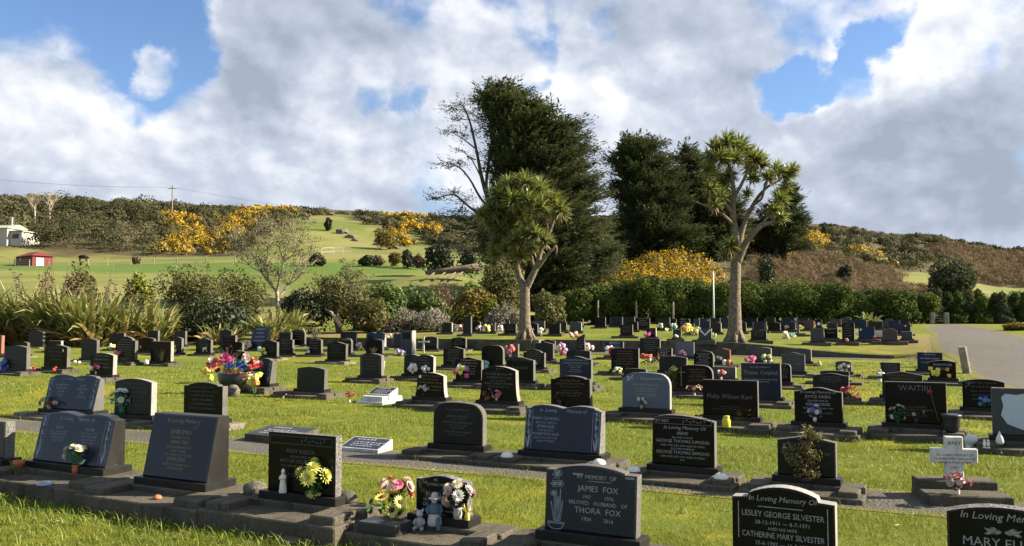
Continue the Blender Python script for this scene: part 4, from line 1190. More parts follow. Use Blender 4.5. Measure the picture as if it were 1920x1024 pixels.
def utility_pole():
    p = at(319, 255); h = hgt(p, 348)
    root = empty('utility_pole', p, 0, 'wooden power pole with a crossarm on the scrubby ridge', 'power pole')
    m = MB(); m.tube([(0, 0, -.5), (0, 0, h)], [.22, .16], 8); m.build('pole', MATS['weathered_wood'], root)
    m = MB(); m.box(-1.3, 1.3, -.27, -.17, h - 1.0, h - .8); m.build('crossarm', MATS['weathered_wood'], root)
    for x in (-1.1, 0.9):
        m = MB(); m.tube([(x, -.22, h - .79), (x, -.22, h - .5)], .06, 6); m.build('insulator', MATS['ceramic'], root)
    for x in (-1.1, .9):
        for dx, dz, n in ((-62, 2.5, 14), (95, -8.5, 14)):
            m = MB()
            m.tube([(x + dx * t, -.22 + (-10 if dx < 0 else 45) * t, h - .5 + dz * t - 5 * t * (1 - t)) for t in np.linspace(0, 1, n)], .022, 4)
            m.build('wire', MATS['wire_grey'], root)
utility_pole()
def fence(name, label, pts, hgt_, mat, rail=0, step=3.0, r=.06, wires=3):
    P = [at(px, d) for px, d in pts]
    root = empty(name, P[0], 0, label, 'fence')
    o = P[0]
    for a, b in zip(P[:-1], P[1:]):
        n = max(1, int((b - a).length / step))
        for i in range(n):
            q = a.lerp(b, i / n); q.z = gz(q.x, q.y); q -= o
            m = MB(); hh = hgt_ * (.9 + .2 * ((i * 7 + n) % 5) / 5)
            m.tube([q + Vector((0, 0, -.2)), q + Vector((.03 * ((i % 3) - 1), 0, hh))], r, 6)
            m.build('post', MATS[mat], root)
    m = MB()
    for k in range(wires):
        L = []
        for a, b in zip(P[:-1], P[1:]):
            for i in range(8):
                q = a.lerp(b, i / 8); q.z = gz(q.x, q.y); L.append(q - o + Vector((0, -r - .02, hgt_ * (.35 + .6 * k / max(1, wires - 1)))))
        m.tube(L, rail or .012, 4)
    m.build('rails' if rail else 'wires', MATS[mat if rail else 'wire_grey'], root)
fence('wire_fence', 'post and wire fence crossing the green paddock', [(90, 157), (200, 157), (330, 157), (440, 158), (560, 162)], 1.3, 'weathered_wood', step=3.6, r=.10)
fence('wire_fence', 'lower post and wire fence near the shrubs in the paddock', [(210, 140), (300, 141)], 1.0, 'weathered_wood', step=4.0, r=.09)
fence('rail_fence', 'short white rail fence on the grassy slope', [(602, 186), (625, 190), (642, 191), (660, 192)], 1.5, 'faded_white', rail=.06, step=4, r=.08, wires=2)
fence('wire_fence', 'pale post fence climbing the slope beyond the white rails', [(672, 190), (730, 198), (800, 208), (880, 215)], 1.3, 'weathered_wood', step=6.5, r=.08)
for i, (px, d) in enumerate([(154, 178), (272, 176)]):
    p = at(px, d)
    mb = MB()
    mb.ball((0, 0, .95), (1.0, .35, .42), 10, 7); mb.ball((1.0, 0, .75), (.32, .18, .2), 8, 5)
    for x, y in ((-.7, -.15), (-.7, .15), (.6, -.15), (.6, .15)): mb.tube([(x, y, .8), (x + .03, y, .4), (x, y, -.02)], [.14, .09, .07], 6)
    mb.tube([(-1.0, 0, 1.1), (-1.1, 0, .5)], [.04, .03], 4)
    if i == 0:
        o = mb.build('cow', MATS['cow_black'], None, True, p); tag(o, 'black cow grazing in the far paddock', 'cow')

# slender white mast, hedge fence posts, gate posts, leaning bollard
def mast():
    p = at(1338, 72); h = hgt(p, 508)
    root = empty('mast', p, 0, 'slender white mast rising in front of the hedge', 'mast')
    m = MB(); m.lathe([(.075, .6), (.06, h * .5), (.035, h)], 10); m.build('pole', MATS['pole_white'], root, True)
    m = MB(); m.box(-.30, .30, -.30, .30, -.2, .62, .03); m.build('base', MATS['grey_granite'], root)
    m = MB(); m.box(-.28, .28, -.315, -.302, .12, .5); m.build('plaque', MATS['painted_white'], root)
mast()
for px, pyt in ((1052, 562), (1121, 563), (1193, 565), (1262, 566)):
    p = at(px, 75.0); h = hgt(p, pyt)
    m = MB(); m.tube([(0, 0, -.2), (0, 0, h)], [.085, .08], 8)
    tag(m.build('fence_post', MATS['weathered_wood'], None, False, p), 'round wooden post standing against the dark hedge', 'post', 'posts against the hedge')
for px, lb in ((1747, 'square grey gate post at the end of the road, on the grass side'), (1773, 'square grey gate post at the end of the road, nearer the conifers')):
    p = at(px, 75.5)
    m = MB(); m.box(-.17, .17, -.17, .17, -.2, 1.0, .02)
    tag(m.build('gate_post', MATS['weathered_wood'], None, False, p), lb, 'gate post')
p = at(1760, 75.6)
m = MB()
for z in (.25, .5, .75): m.tube([(-.42, 0, z), (.42, 0, z)], .03, 6)
for x in (-.42, .42): m.tube([(x, 0, .2), (x, 0, .8)], .03, 6)
tag(m.build('gate', MATS['wire_grey'], None, False, p), 'dark low gate hung between the two grey posts', 'gate')
p = hit(1813, 700)
m = MB(); m.lathe([(.125, -.2), (.125, .84), (.118, .87)], 14)
o = m.build('bollard', MATS['weathered_wood'], None, False, p)
o.rotation_euler = (0, R(-9), 0)
tag(o, 'thick leaning wooden bollard at the edge of the gravel road', 'bollard')
# ------------------------------------------------------------------ headstones
def prof(shape, w, h):
    """outline of a slab seen from the front: (x, z) from bottom corner round to bottom corner"""
    a = w / 2
    def arc(x0, z0, x1, z1, rise, n=9):
        return [(x0 + (x1 - x0) * t, z0 + (z1 - z0) * t + rise * 4 * t * (1 - t)) for t in np.linspace(0, 1, n)]
    if shape == 'flat': return [(-a, 0), (a, 0), (a, h), (-a, h)]
    if shape == 'arch': return [(-a, 0), (a, 0)] + arc(a, h * .90, -a, h * .90, h * .10, 11)
    if shape == 'round':
        r = w * .24
        q = [(-a, 0), (a, 0)]
        q += [(a - r + r * math.cos(t), h * .97 - r + r * math.sin(t)) for t in np.linspace(0, 1.35, 6)]
        q += arc(q[-1][0] - .01, q[-1][1], -q[-1][0] + .01, q[-1][1], h * .03, 5)[1:-1]
        q += [(-(a - r + r * math.cos(t)), h * .97 - r + r * math.sin(t)) for t in np.linspace(1.35, 0, 6)]
        return q
    if shape == 'serp':
        q = [(-a, 0), (a, 0), (a, h * .88)]
        q += [(a - a * 2 * t, h * (.88 + .12 * (math.sin(math.pi * t) ** 2))) for t in np.linspace(.08, .92, 13)]
        return q + [(-a, h * .88)]
    if shape == 'shoulder':
        s = .17 * w
        return [(-a, 0), (a, 0), (a, h * .83), (a - s * .9, h * .845), (a - s, h * .90)] + arc(a - s, h * .90, -a + s, h * .90, h * .10, 11)[1:-1] + [(-a + s, h * .90), (-a + s * .9, h * .845), (-a, h * .83)]
    if shape == 'notch':    # one raised arch with two small square steps
        s = .13 * w
        return [(-a, 0), (a, 0), (a, h * .90), (a - s, h * .90), (a - s, h * .925)] + arc(a - s, h * .925, -a + s, h * .925, h * .075, 11)[1:-1] + [(-a + s, h * .925), (-a + s, h * .90), (-a, h * .90)]
    if shape == 'book':
        q = [(-a, 0), (a, 0), (a, h * .90), (a * .86, h * .93), (a * .80, h * .97)]
        q += [(a * .8 - a * .8 * t, h * (.95 + .05 * math.sin(math.pi * (t * .95 + .12)))) for t in np.linspace(.1, 1, 7)]
        q += [(-a * .8 * t, h * (.95 + .05 * math.sin(math.pi * ((1 - t) * .95 + .12)))) for t in np.linspace(.08, .9, 7)]
        return q + [(-a * .80, h * .97), (-a * .86, h * .93), (-a, h * .90)]
    if shape == 'taper': return [(-a, 0), (a, 0), (a * .93, h * .2), (a * .89, h * .5), (a * .87, h * .86)] + arc(a * .87, h * .88, -a * .87, h * .88, h * .12, 9) + [(-a * .87, h * .86), (-a * .89, h * .5), (-a * .93, h * .2)]
    if shape == 'peak': return [(-a, 0), (a, 0), (a, h * .87), (0, h), (-a, h * .87)]
    if shape == 'slope': return [(-a, 0), (a, 0), (a * .8, h), (-a * .9, h * .78)]
    if shape == 'corner': return [(-a, 0), (a, 0), (a, h * .9)] + arc(a, h * .9, -a * .55, h, .04 * h, 7) + [(-a * .8, h * .97), (-a * .97, h * .88)]
    if shape == 'cross':
        b = w * .19
        t = h * .55
        return [(-b, 0), (b, 0), (b, t - b * .85), (a, t - b * .85), (a, t + b * .85), (b, t + b * .85), (b, h), (-b, h), (-b, t + b * .85), (-a, t + b * .85), (-a, t - b * .85), (-b, t - b * .85)]
    if shape == 'thincross':
        b = w * .07
        t = h * .68
        return [(-b, 0), (b, 0), (b, t - b), (a, t - b), (a, t + b), (b, t + b), (b, h), (-b, h), (-b, t + b), (-a, t + b), (-a, t - b), (-b, t - b)]
    if shape == 'obelisk': return [(-a, 0), (a, 0), (a * .7, h), (-a, h * .72)]
    raise KeyError(shape)

TXT = {}
def text_geo(s):
    if s in TXT: return TXT[s]
    c = bpy.data.curves.new('lettering', 'FONT')
    c.body = s; c.align_x = 'CENTER'; c.size = 1; c.resolution_u = 2
    o = bpy.data.objects.new('lettering', c)
    COL.objects.link(o)
    me = o.to_mesh()
    v = np.zeros(len(me.vertices) * 3); me.vertices.foreach_get('co', v); v = v.reshape(-1, 3)[:, :2]
    f = [tuple(p.vertices) for p in me.polygons]
    o.to_mesh_clear()
    bpy.data.objects.remove(o); bpy.data.curves.remove(c)
    TXT[s] = (v, f)
    return TXT[s]

STONES = []
BOXES = []
HRS = random.Random(31)
G_LAWN, G_TERR = 'headstones on the lower lawn', 'headstones on the upper lawn'
def stone(x0, x1, yt, yb, shape, mat, label, hp=.20, th=.13, lean=0.0, wedge=False, side='sawn_side', plinth='A', text=None, ink='ink_dim', gen=0, top=.90, group=None, rot=0, blocks=True, lids=False,
          conc='concrete', wmax=None, extra=None, cat='headstone', name='headstone', wp=.24, halves=None, base=True, step=True, fit=.84, frame=None):
    pxc = (x0 + x1) / 2
    P = hit(pxc, yb, hp)
    jr = random.Random(int(x0 * 3 + yb * 11))
    rot += jr.uniform(-1.6, 1.6) if yb < 850 else 0
    th0 = TH + R(rot)
    c, s = math.cos(th0), math.sin(th0)
    w = (x1 - x0) / FPX * P.y / max(.35, c + s * P.x / P.y)
    if shape in ('cross', 'thincross', 'obelisk') : w = (x1 - x0) / FPX * P.y / .95
    d_up = ray_dir(pxc, yt); h = EYE + d_up.z / d_up.y * P.y - P.z
    h = max(h, .12)
    if lean:            # a slab that leans back carries its top edge farther off
        for _ in range(4):
            yy = P.y + h * math.tan(lean) * c
            h = max(.12, EYE + d_up.z / d_up.y * yy - P.z)
    if wedge: th = max(th, h * math.sin(lean) + .10)
    n2 = Vector((s, c, 0))
    base_pt = Vector((P.x, P.y, 0)) + n2 * (th / 2)
    base_pt.z = gz(base_pt.x, base_pt.y)
    hp = P.z - base_pt.z if plinth != 'N' else hp
    root = empty(name, base_pt, -th0, label, cat, group or (G_LAWN if P.y < 47 and not plinth == 'C' else G_TERR))
    near = P.y < 17
    tl = math.tan(lean)
    yf = lambda z: -th / 2 + z * tl
    yk = (lambda z: th / 2) if wedge else (lambda z: th / 2 + z * tl)
    pr = prof(shape, w, h)
    n = len(pr)
    b = min(.013, w * .02) if near else 0.0
    cx, cz = 0, h * .5
    mb = MB()
    def ring(off, inset, front):
        out = []
        for i, (x, z) in enumerate(pr):
            if inset:
                p0, p1 = pr[i - 1], pr[(i + 1) % n]
                e0 = Vector((x - p0[0], z - p0[1])); e1 = Vector((p1[0] - x, p1[1] - z))
                e0.normalize(); e1.normalize()
                nn = Vector((-e0.y - e1.y, e0.x + e1.x)); L = nn.length
                if L > 1e-6: nn = nn / L * inset / max(.45, L / 2)
                x, z = x + nn.x, z + nn.y
            y = yf(z) if front else yk(z)
            out.append((x, y + off, z + hp))
        return out
    rngj = random.Random(int(x0) * 7 + int(yb))
    def rough(rr):
        if side != 'rock_face': return rr
        return [(x + rngj.uniform(-.008, .012), y, z + rngj.uniform(-.006, .006)) for x, y, z in rr]
    if b:
        r0, r1, r2 = ring(0, b, True), ring(b, 0, True), ring(0, 0, False)
        mid = rough([tuple((Vector(p) + Vector(q)) / 2) for p, q in zip(r1, r2)])
        vs = r0 + r1 + mid + r2
        fs = [tuple(range(n))] + [tuple(range(4 * n - 1, 3 * n - 1, -1))]
        mb.add(vs, fs[:1], 0); mb.f.append(fs[1]); mb.m.append(1)
        for k, mi in ((0, 0), (n, 1), (2 * n, 1)):
            for i in range(n):
                j = (i + 1) % n
                mb.f.append((k + i, k + n + i, k + n + j, k + j)); mb.m.append(mi)
    else:
        r0, r2 = ring(0, 0, True), ring(0, 0, False)
        mb.add(r0 + r2, [tuple(range(n))], 0)
        mb.f.append(tuple(range(2 * n - 1, n - 1, -1))); mb.m.append(1)
        for i in range(n):
            j = (i + 1) % n
            mb.f.append((i, n + i, n + j, j)); mb.m.append(1)
    slab = mb.build('slab', [MATS[mat], MATS[side]], root)
    if yb < 850: slab.rotation_euler = (R(jr.uniform(-.8, .5)), R(jr.uniform(-.9, .9)), 0)
    S = dict(root=root, w=w, h=h, th=th, hp=hp, slab=slab, P=P, yf=yf, tl=tl, px=pxc, yb=yb)
    # lettering
    face = lambda x, z, o=.0016: (x, yf(z) - o, z + hp)
    S['face'] = face
    if text:
        inks = {}
        def put(lines, xc, wlim, ztop):
            z = ztop * h
            for ln in lines:
                t, sz = ln[0], ln[1]
                ik = ln[3] if len(ln) > 3 and ln[3] else ink
                dx = ln[2] if len(ln) > 2 else 0
                z -= sz * h * .74
                if t:
                    v, f = text_geo(t)
                    tw = v[:, 0].max() - v[:, 0].min()
                    sc = sz * h
                    sx = min(sc * 1.0, wlim / tw)
                    slant = .22 if 'oving' in t or 'emory' in t or 'emembr' in t else 0
                    inks.setdefault(ik, MB()).add([face(xc + dx * w + (a + slant * b_) * sx, z + b_ * sc) for a, b_ in v], f)
                z -= sz * h * .42
        if halves:
            put(text[0], 0, w * .8, top)
            put(text[1], -w * .21, w * .36, top - halves); put(text[2], w * .21, w * .36, top - halves)
        else:
            put(text, 0, w * fit, top)
        for ik, m_ in inks.items():
            m_.build('inscription', MATS[ik], slab)
    if gen:
        m_ = MB()
        z = h * .84
        dz = h * .72 / gen
        for i in range(gen):
            L = w * rngj.uniform(.45, .78); x = -L / 2
            hh = dz * rngj.uniform(.30, .48)
            while x < L / 2:
                k = rngj.uniform(.010, .03) * max(1, w / .8)
                m_.add([face(x, z), face(x + k, z), face(x + k * rngj.uniform(.8, 1.1), z + hh), face(x, z + hh * rngj.uniform(.7, 1))], [(0, 1, 2, 3)])
                if rngj.random() < .5: m_.add([face(x + k * .1, z - hh * .3, .0012), face(x + k * .4, z - hh * .3, .0012), face(x + k * .4, z, .0012), face(x + k * .1, z, .0012)], [(0, 1, 2, 3)])
                x += k + rngj.uniform(.008, .03)
            z -= dz
        m_.build('inscription', MATS[ink], slab)
    # plinth
    def bx(nm, x0_, x1_, y0_, y1_, z0_, z1_, mt, ch=.012):
        m_ = MB(); m_.box(x0_, x1_, y0_, y1_, z0_, z1_, ch if near or P.y < 30 else 0)
        BOXES.append((root, x0_, x1_, y0_, y1_, base_pt.z + z1_))
        return m_.build(nm, MATS[mt], root)
    e = HRS.uniform(-.004, .004)
    if plinth in ('A', 'F'):
        hb = .075 if base else 0
        a = w / 2 + wp + e
        hc = hp - hb
        F = .36 if plinth == 'A' else .40
        if base: bx('base', -w / 2 - .055, w / 2 + .055, -th / 2 - .06, th / 2 + .06, hc, hp, 'charcoal_granite', .006)
        bx('plinth', -a, a, -th / 2 - .10, th / 2 + .13, -.12, hc - .0, conc)
        if step:
            zs = hc * (.55 if plinth == 'A' else .74) + e
            yf0, yf1 = -th / 2 - .103 - F, -th / 2 - .103
            bx('step', -a - .02, a + .02, yf0, yf1, -.12, zs, conc)
            if blocks:
                bw = min(.34, w * .34)
                for sg in (-1, 1):
                    xa, xb = sorted((sg * (a - .03), sg * (a - .03 - bw)))
                    bl = bx('flower_block', xa, xb, yf0 + .06, yf1 - .003, zs, zs + max(.06, hc * .32), conc)
                    if lids:
                        m_ = MB()
                        m_.lathe([(.085, 0), (.08, .022), (.06, .045), (.03, .058), (.0, .06)], 16, ((xa + xb) / 2, (yf0 + yf1) / 2, zs + max(.06, hc * .32)), 0, False)
                        for q in range(14):
                            an, rr = q * 2.4, .02 + .045 * ((q * .618) % 1)
                            zz = .062 - rr * rr * 5.3
                            m_.add([((xa + xb) / 2 + math.cos(an) * rr + ox * .007, (yf0 + yf1) / 2 + math.sin(an) * rr + oy * .007, zs + max(.06, hc * .32) + zz) for ox, oy in ((-1, -1), (1, -1), (1, 1), (-1, 1))], [(0, 1, 2, 3)], 1)
                        m_.build('pot_lid', [MATS['ceramic'], MATS['ink_black']], bl, True)
    elif plinth == 'C':
        a = w / 2 + wp
        bx('plinth', -a, a, -th / 2 - .32, th / 2 + .10, -.12, hp * .62 + e, conc)
        bx('base', -w / 2 - .06, w / 2 + .06, -th / 2 - .05, th / 2 + .05, hp * .62 + e, hp, 'charcoal_granite')
    if extra: extra(S)
    STONES.append(S)
    return S

def leafy(m, S, pts, size, rng):
    for x, z in pts:
        a = rng.uniform(0, 6.28)
        q = []
        for t, r in ((0, .5), (.9, .3), (1.57, .16), (2.2, .3), (3.14, .55), (4.1, .3), (4.71, .16), (5.4, .3)):
            q.append((x + math.cos(a + t) * size * r * 2, z + math.sin(a + t) * size * r * 2))
        m.add([S['face'](u, v) for u, v in q], [tuple(range(len(q)))])
def lily_panel(S, sides=(-1, 1), ink='ink_blue_grey', inner=.80, back=False):
    w, h = S['w'], S['h']
    rng = random.Random(5)
    for sg in sides:
        m = MB()
        xc = sg * w / 2 * .89
        for x in (sg * w / 2 * .80, sg * w / 2 * .965):
            m.strip([S['face'](x, h * .04), S['face'](x, h * .90)], .006)
        m.strip([S['face'](xc, h * .06), S['face'](xc + .012, h * .3), S['face'](xc - .012, h * .55), S['face'](xc, h * .8)], .010)
        for z, sz in ((.80, .05), (.70, .042), (.52, .05), (.35, .034)):
            for a in (.3, 1.2, 2.0, 2.9):
                x1, z1 = xc + math.cos(a) * sz * .8, h * z + math.sin(a) * sz * 1.3
                m.add([S['face'](xc, h * z), S['face']((xc * .5 + x1 * .5) + .012, (h * z + z1) / 2), S['face'](x1, z1), S['face']((xc * .5 + x1 * .5) - .012, (h * z + z1) / 2 + .006)], [(0, 1, 2, 3)])
        for a, l in ((.4, .3), (-.35, .26), (.2, .42)):
            m.strip([S['face'](xc, h * .06), S['face'](xc + a * .05, h * .06 + l * h * .5), S['face'](xc + a * .09, h * .06 + l * h)], [.016, .02, .003])
        m.build('carved_lilies', MATS[ink], S['slab'])
def grape_band(S, ink='ink_dim', z0=.80, z1=.955, xl=-.46, xr=.46):
    w, h = S['w'], S['h']
    m = MB(); rng = random.Random(8)
    for z in (z0, z1): m.strip([S['face'](xl * w, z * h), S['face'](xr * w, z * h)], .008)
    for x in (xl, xr): m.strip([S['face'](x * w, z0 * h), S['face'](x * w, z1 * h)], .008)
    leafy(m, S, [(w * (.02 + .055 * i), h * (z0 + z1) / 2 + rng.uniform(-.01, .012)) for i in range(7)], .021, rng)
    m.build('carved_vine', MATS[ink], S['slab'])
def corner_rose(S, ink='ink_dim', fx=-.34, fz=.80, n=9, sz=.03, sp=.10):
    m = MB(); rng = random.Random(int(S['px']))
    leafy(m, S, [(S['w'] * (fx + rng.uniform(-sp, sp)), S['h'] * (fz + rng.uniform(-sp * 1.3, sp * 1.2))) for _ in range(n)], sz, rng)
    m.build('carved_flowers', MATS[ink], S['slab'])
def narcissus(S):
    w, h = S['w'], S['h']; m = MB(); f = lambda x, z: S['face'](w * x, h * z)
    def curve(pts, wd=.0045): m.strip(smooth_line([f(x, z) for x, z in pts], 6), wd)
    cx = -.36
    for x, zt in ((-.43, .42), (-.40, .56), (-.375, .60), (-.35, .50), (-.325, .62), (-.30, .45)):
        curve([(cx + (x - cx) * .45, .13), (cx + (x - cx) * .7, .13 + (zt - .13) * .5), (x, zt)])
        curve([(cx + (x - cx) * .45 + .012, .13), (cx + (x - cx) * .7 + .014, .13 + (zt - .13) * .5), (x + .004, zt)])
    for bx_, bz, r in ((-.37, .83, .055), (-.395, .69, .045), (-.33, .70, .045), (-.405, .55, .035), (-.355, .87, .045)):
        for k in range(6):
            a = k * 1.047
            curve([(bx_, bz), (bx_ + r * .6 * math.cos(a - .35), bz + r * .9 * math.sin(a - .35)), (bx_ + r * math.cos(a), bz + r * 1.3 * math.sin(a)), (bx_ + r * .6 * math.cos(a + .35), bz + r * .9 * math.sin(a + .35)), (bx_, bz)], .004)
        curve([(bx_ + .014 * math.cos(a), bz + .02 * math.sin(a)) for a in np.linspace(0, 6.28, 8)], .004)
    curve([(-.45, .12), (-.45, .095), (-.43, .04), (-.40, .02), (-.33, .02), (-.30, .04), (-.28, .095), (-.28, .12)], .006)
    curve([(-.46, .12), (-.27, .12)], .006); curve([(-.46, .10), (-.27, .10)], .006)
    m.build('line_drawing', MATS['ink_blue_grey'], S['slab'])
    m = MB()
    for x0, x1 in ((-.20, -.08), (.40, .5)):
        for z in (.855, .865, .875): m.strip([f(x0 * .95 - .0, z), f(x1 * .95, z)], .004)
    m.strip([f(-.02, .775), f(.24, .775)], .004)
    m.build('ornament_lines', MATS['ink_silver'], S['slab'])
def border(S, ink='ink_silver', m_=.045):
    w, h = S['w'], S['h']; m = MB(); a = w / 2 - m_
    m.strip([S['face'](-a, h * .30), S['face'](-a, h * .78)], .006); m.strip([S['face'](a, h * .30), S['face'](a, h * .78)], .006)
    m.strip([S['face'](-w * .24, h * .735), S['face'](w * .20, h * .735)], .005)
    m.build('ornament_lines', MATS[ink], S['slab'])
def frond(S):
    m = MB(); w, h = S['w'], S['h']
    for sg in (-1, 1):
        for i in range(7):
            x = sg * (.02 + i * .016) * w; z = h * (.70 + .012 * math.sin(i))
            m.strip([S['face'](x, z), S['face'](x + sg * .03, z + .022)], [.012, .002])
            m.strip([S['face'](x, z), S['face'](x + sg * .03, z - .016)], [.012, .002])
    m.build('carved_fern', MATS['ink_silver'], S['slab'])
def vee(S):
    m = MB(); w, h = S['w'], S['h']
    m.strip([S['face'](-w * .44, h * .92, .004), S['face'](0, h * .35, .004), S['face'](w * .44, h * .92, .004)], .07)
    m.build('white_chevron', MATS['ink_white'], S['slab'])
def shield(S):
    m = MB(); w, h = S['w'], S['h']
    q = [(-.36, .80), (-.30, .88), (-.12, .86), (0, .90), (.12, .86), (.30, .88), (.36, .80), (.33, .62), (.37, .42), (.28, .24), (.08, .14), (0, .10), (-.08, .14), (-.28, .24), (-.37, .42), (-.33, .62)]
    m.add([S['face'](w * x, h * z, .012) for x, z in q] + [S['face'](w * x, h * z, .0) for x, z in q], [tuple(range(16))] + [(i, (i + 1) % 16 , 16 + (i + 1) % 16, 16 + i) for i in range(16)])
    m.build('shield_plaque', MATS['shield_pale'], S['slab'])
def gold_cross(S):
    m = MB(); w, h = S['w'], S['h']
    m.strip([S['face'](-w * .38, h * .10), S['face'](-w * .38, h * .90)], .016); m.strip([S['face'](-w * .47, h * .68), S['face'](-w * .27, h * .68)], .014)
    m.build('gold_cross', MATS['ink_gold'], S['slab'])
def curls(S, ink='ink_white'):
    m = MB(); w, h = S['w'], S['h']; rng = random.Random(2)
    for sg in (-1, 1):
        for x in (.40, .45): m.strip([S['face'](sg * w * x, h * .06), S['face'](sg * w * x, h * .94)], .012)
    m.build('pale_bands', MATS[ink], S['slab'])
def portrait(S):
    m = MB(); w, h = S['w'], S['h']
    m.add([S['face'](w * .33 + .035 * math.cos(a), h * .76 + .05 * math.sin(a), .008) for a in np.linspace(0, 6.1, 14)], [tuple(range(14))])
    m.build('oval_medallion', MATS['ink_white'], S['slab'])
def dot(S, fx=.3, fz=.8, r=.045):
    m = MB(); w, h = S['w'], S['h']
    m.add([S['face'](w * fx + r * math.cos(a), h * fz + r * math.sin(a), .006) for a in np.linspace(0, 5.9, 14)], [tuple(range(14))])
    m.build('round_medallion', MATS['ink_white'], S['slab'])
def plate_dark(S):
    m = MB(); w, h = S['w'], S['h']
    q = [(-.33, .64), (.33, .64), (.33, .90), (-.33, .90)]
    m.add([S['face'](w * x, h * z, .01) for x, z in q], [(0, 1, 2, 3)])
    m.build('bronze_plate', MATS['black_granite'], S['slab'])
LOV = 'In Loving Memory'
W = 'ink_silver'

def MB_text(S, t, fx, fz, sz, ink='ink_silver'):
    v, f = text_geo(t); m = MB(); h, w = S['h'], S['w']
    m.add([S['face'](fx * w + a * sz * h * .9, fz * h + b * sz * h) for a, b in v], f)
    m.build('inscription', MATS[ink], S['slab'])
# --- front row
FR = dict(hp=.30, plinth='F', wp=.38)
stone(-70, 6, 788, 856, 'flat', 'grey_granite', 'grey headstone cut off by the picture edge at the end of the nearest row', side='rock_face', **FR)
stone(58, 193, 775, 870, 'book', 'blue_granite', 'wide open-book headstone with carved lilies, sloping back, in the nearest row', lean=R(13), wedge=True, th=.26, side='charcoal_granite', halves=.20, top=.93,
      text=[[('In  Loving     Memory  of', .105)], [('JOHN', .082), ('DEARLY LOVED HUSBAND OF', .042), ('AGNES McINTYRE', .062), ('DIED 6TH JAN 1965', .048), ('AGED 69 YEARS', .048)], [('AGNES', .082), ('DEARLY LOVED WIFE OF', .042), ('JOHN McINTYRE', .062), ('DIED 10TH FEB 1972', .048), ('AGED 81 YEARS', .048)]],
      ink='ink_blue_grey', extra=lily_panel, **FR)
stone(265, 384, 778, 899, 'flat', 'slate_granite', 'leaning desk-shaped headstone of polished dark granite with gold lettering, nearest row', lean=R(12), wedge=True, th=.30, side='charcoal_granite', top=.95, fit=.86,
      text=[('In Loving Memory', .10), ('of', .06, .2), ('JESSIE EMILY', .088), ('BELOVED WIFE OF', .05), ('JOHN TAIT', .080), ('DIED 9TH JANUARY 1971', .05), ('AGED 75 YEARS', .05), ('ALSO HER BELOVED HUSBAND', .045), ('JOHN TAIT', .085), ('DIED 2ND JANUARY 1973', .05), ('AGED 82 YEARS', .05)], ink='ink_gold', **FR)
stone(500, 625, 814, 925, 'flat', 'black_granite', 'square black headstone with a carved vine band along its top, behind the white figurine', th=.10, top=.74, side='rock_face', ink='ink_dim',
      text=[('MARY RHODA', .095), ('BELOVED WIFE OF', .055), ('ARTHUR LESLIE GILSON', .085), ('DIED 22ND MAY 1969 AGED 64 YEARS', .05), ('', .07), ('ARTHUR LESLIE GILSON', .085, 0, 'ink_faint')], extra=lambda S: grape_band(S, 'ink_faint', .82, .95), lids=False, **FR)
stone(779, 873, 893, 966, 'serp', 'black_granite', 'small black headstone behind toys and pale flowers, nearest row', th=.11, side='rock_face', hp=.22, plinth='F', wp=.40, top=.93, ink='ink_silver',
      text=[('IN', .10, -.10), ('LOVING MEMORY', .105), ('OF', .09, .34), ('RUSSELL JOHN', .155, .04), ('BELOVED YOUNGEST SON', .088), ('OF  ISABEL LLOYD', .135), ('ACCIDENTALLY DROWNED', .09), ('JAN 1970', .09)], extra=lambda S: corner_rose(S, 'ink_dim', -.36, .80, 7, .022, .08))
stone(1019, 1188, 874, 1001, 'notch', 'blue_granite', 'dark blue headstone with a line drawing of flowers in a pot, nearest row', th=.12, lean=R(5), hp=.26, plinth='F', wp=.3, top=.87, ink='ink_silver', conc='mossy_concrete',
      text=[('IN  MEMORY  OF', .085, .07), ('', .05), ('JAMES  FOX', .125, .09), ('1907          1976', .075, .09), ('BELOVED   HUSBAND   OF', .08, .09), ('THORA  FOX', .125, .09), ('1924    \u00b7    2016', .08, .09)], fit=.68, extra=narcissus)
stone(1373, 1563, 915, 1060, 'shoulder', 'black_granite', 'black shouldered headstone with crisp white lettering, cut by the lower picture edge', side='pale_side', top=.885, ink='ink_silver',
      text=[('In Loving Memory Of', .10), ('', .075), ('LESLEY GEORGE SILVESTER', .105), ('28-12-1911 \u2014 8-7-1971', .072), ('AND HIS WIFE', .058), ('CATHERINE MARY SILVESTER', .105), ('25-6-1902 \u2014 16-5-1992', .072)], extra=border, fit=.80, **FR)
stone(1778, 1990, 953, 1106, 'arch', 'black_granite', 'black headstone with a white fern emblem in the lower picture corner', side='rock_face', top=.94, ink='ink_silver',
      text=[('In Loving Memory', .13), ('', .14), ('MARY ELLEN', .16)], extra=frond, **FR)

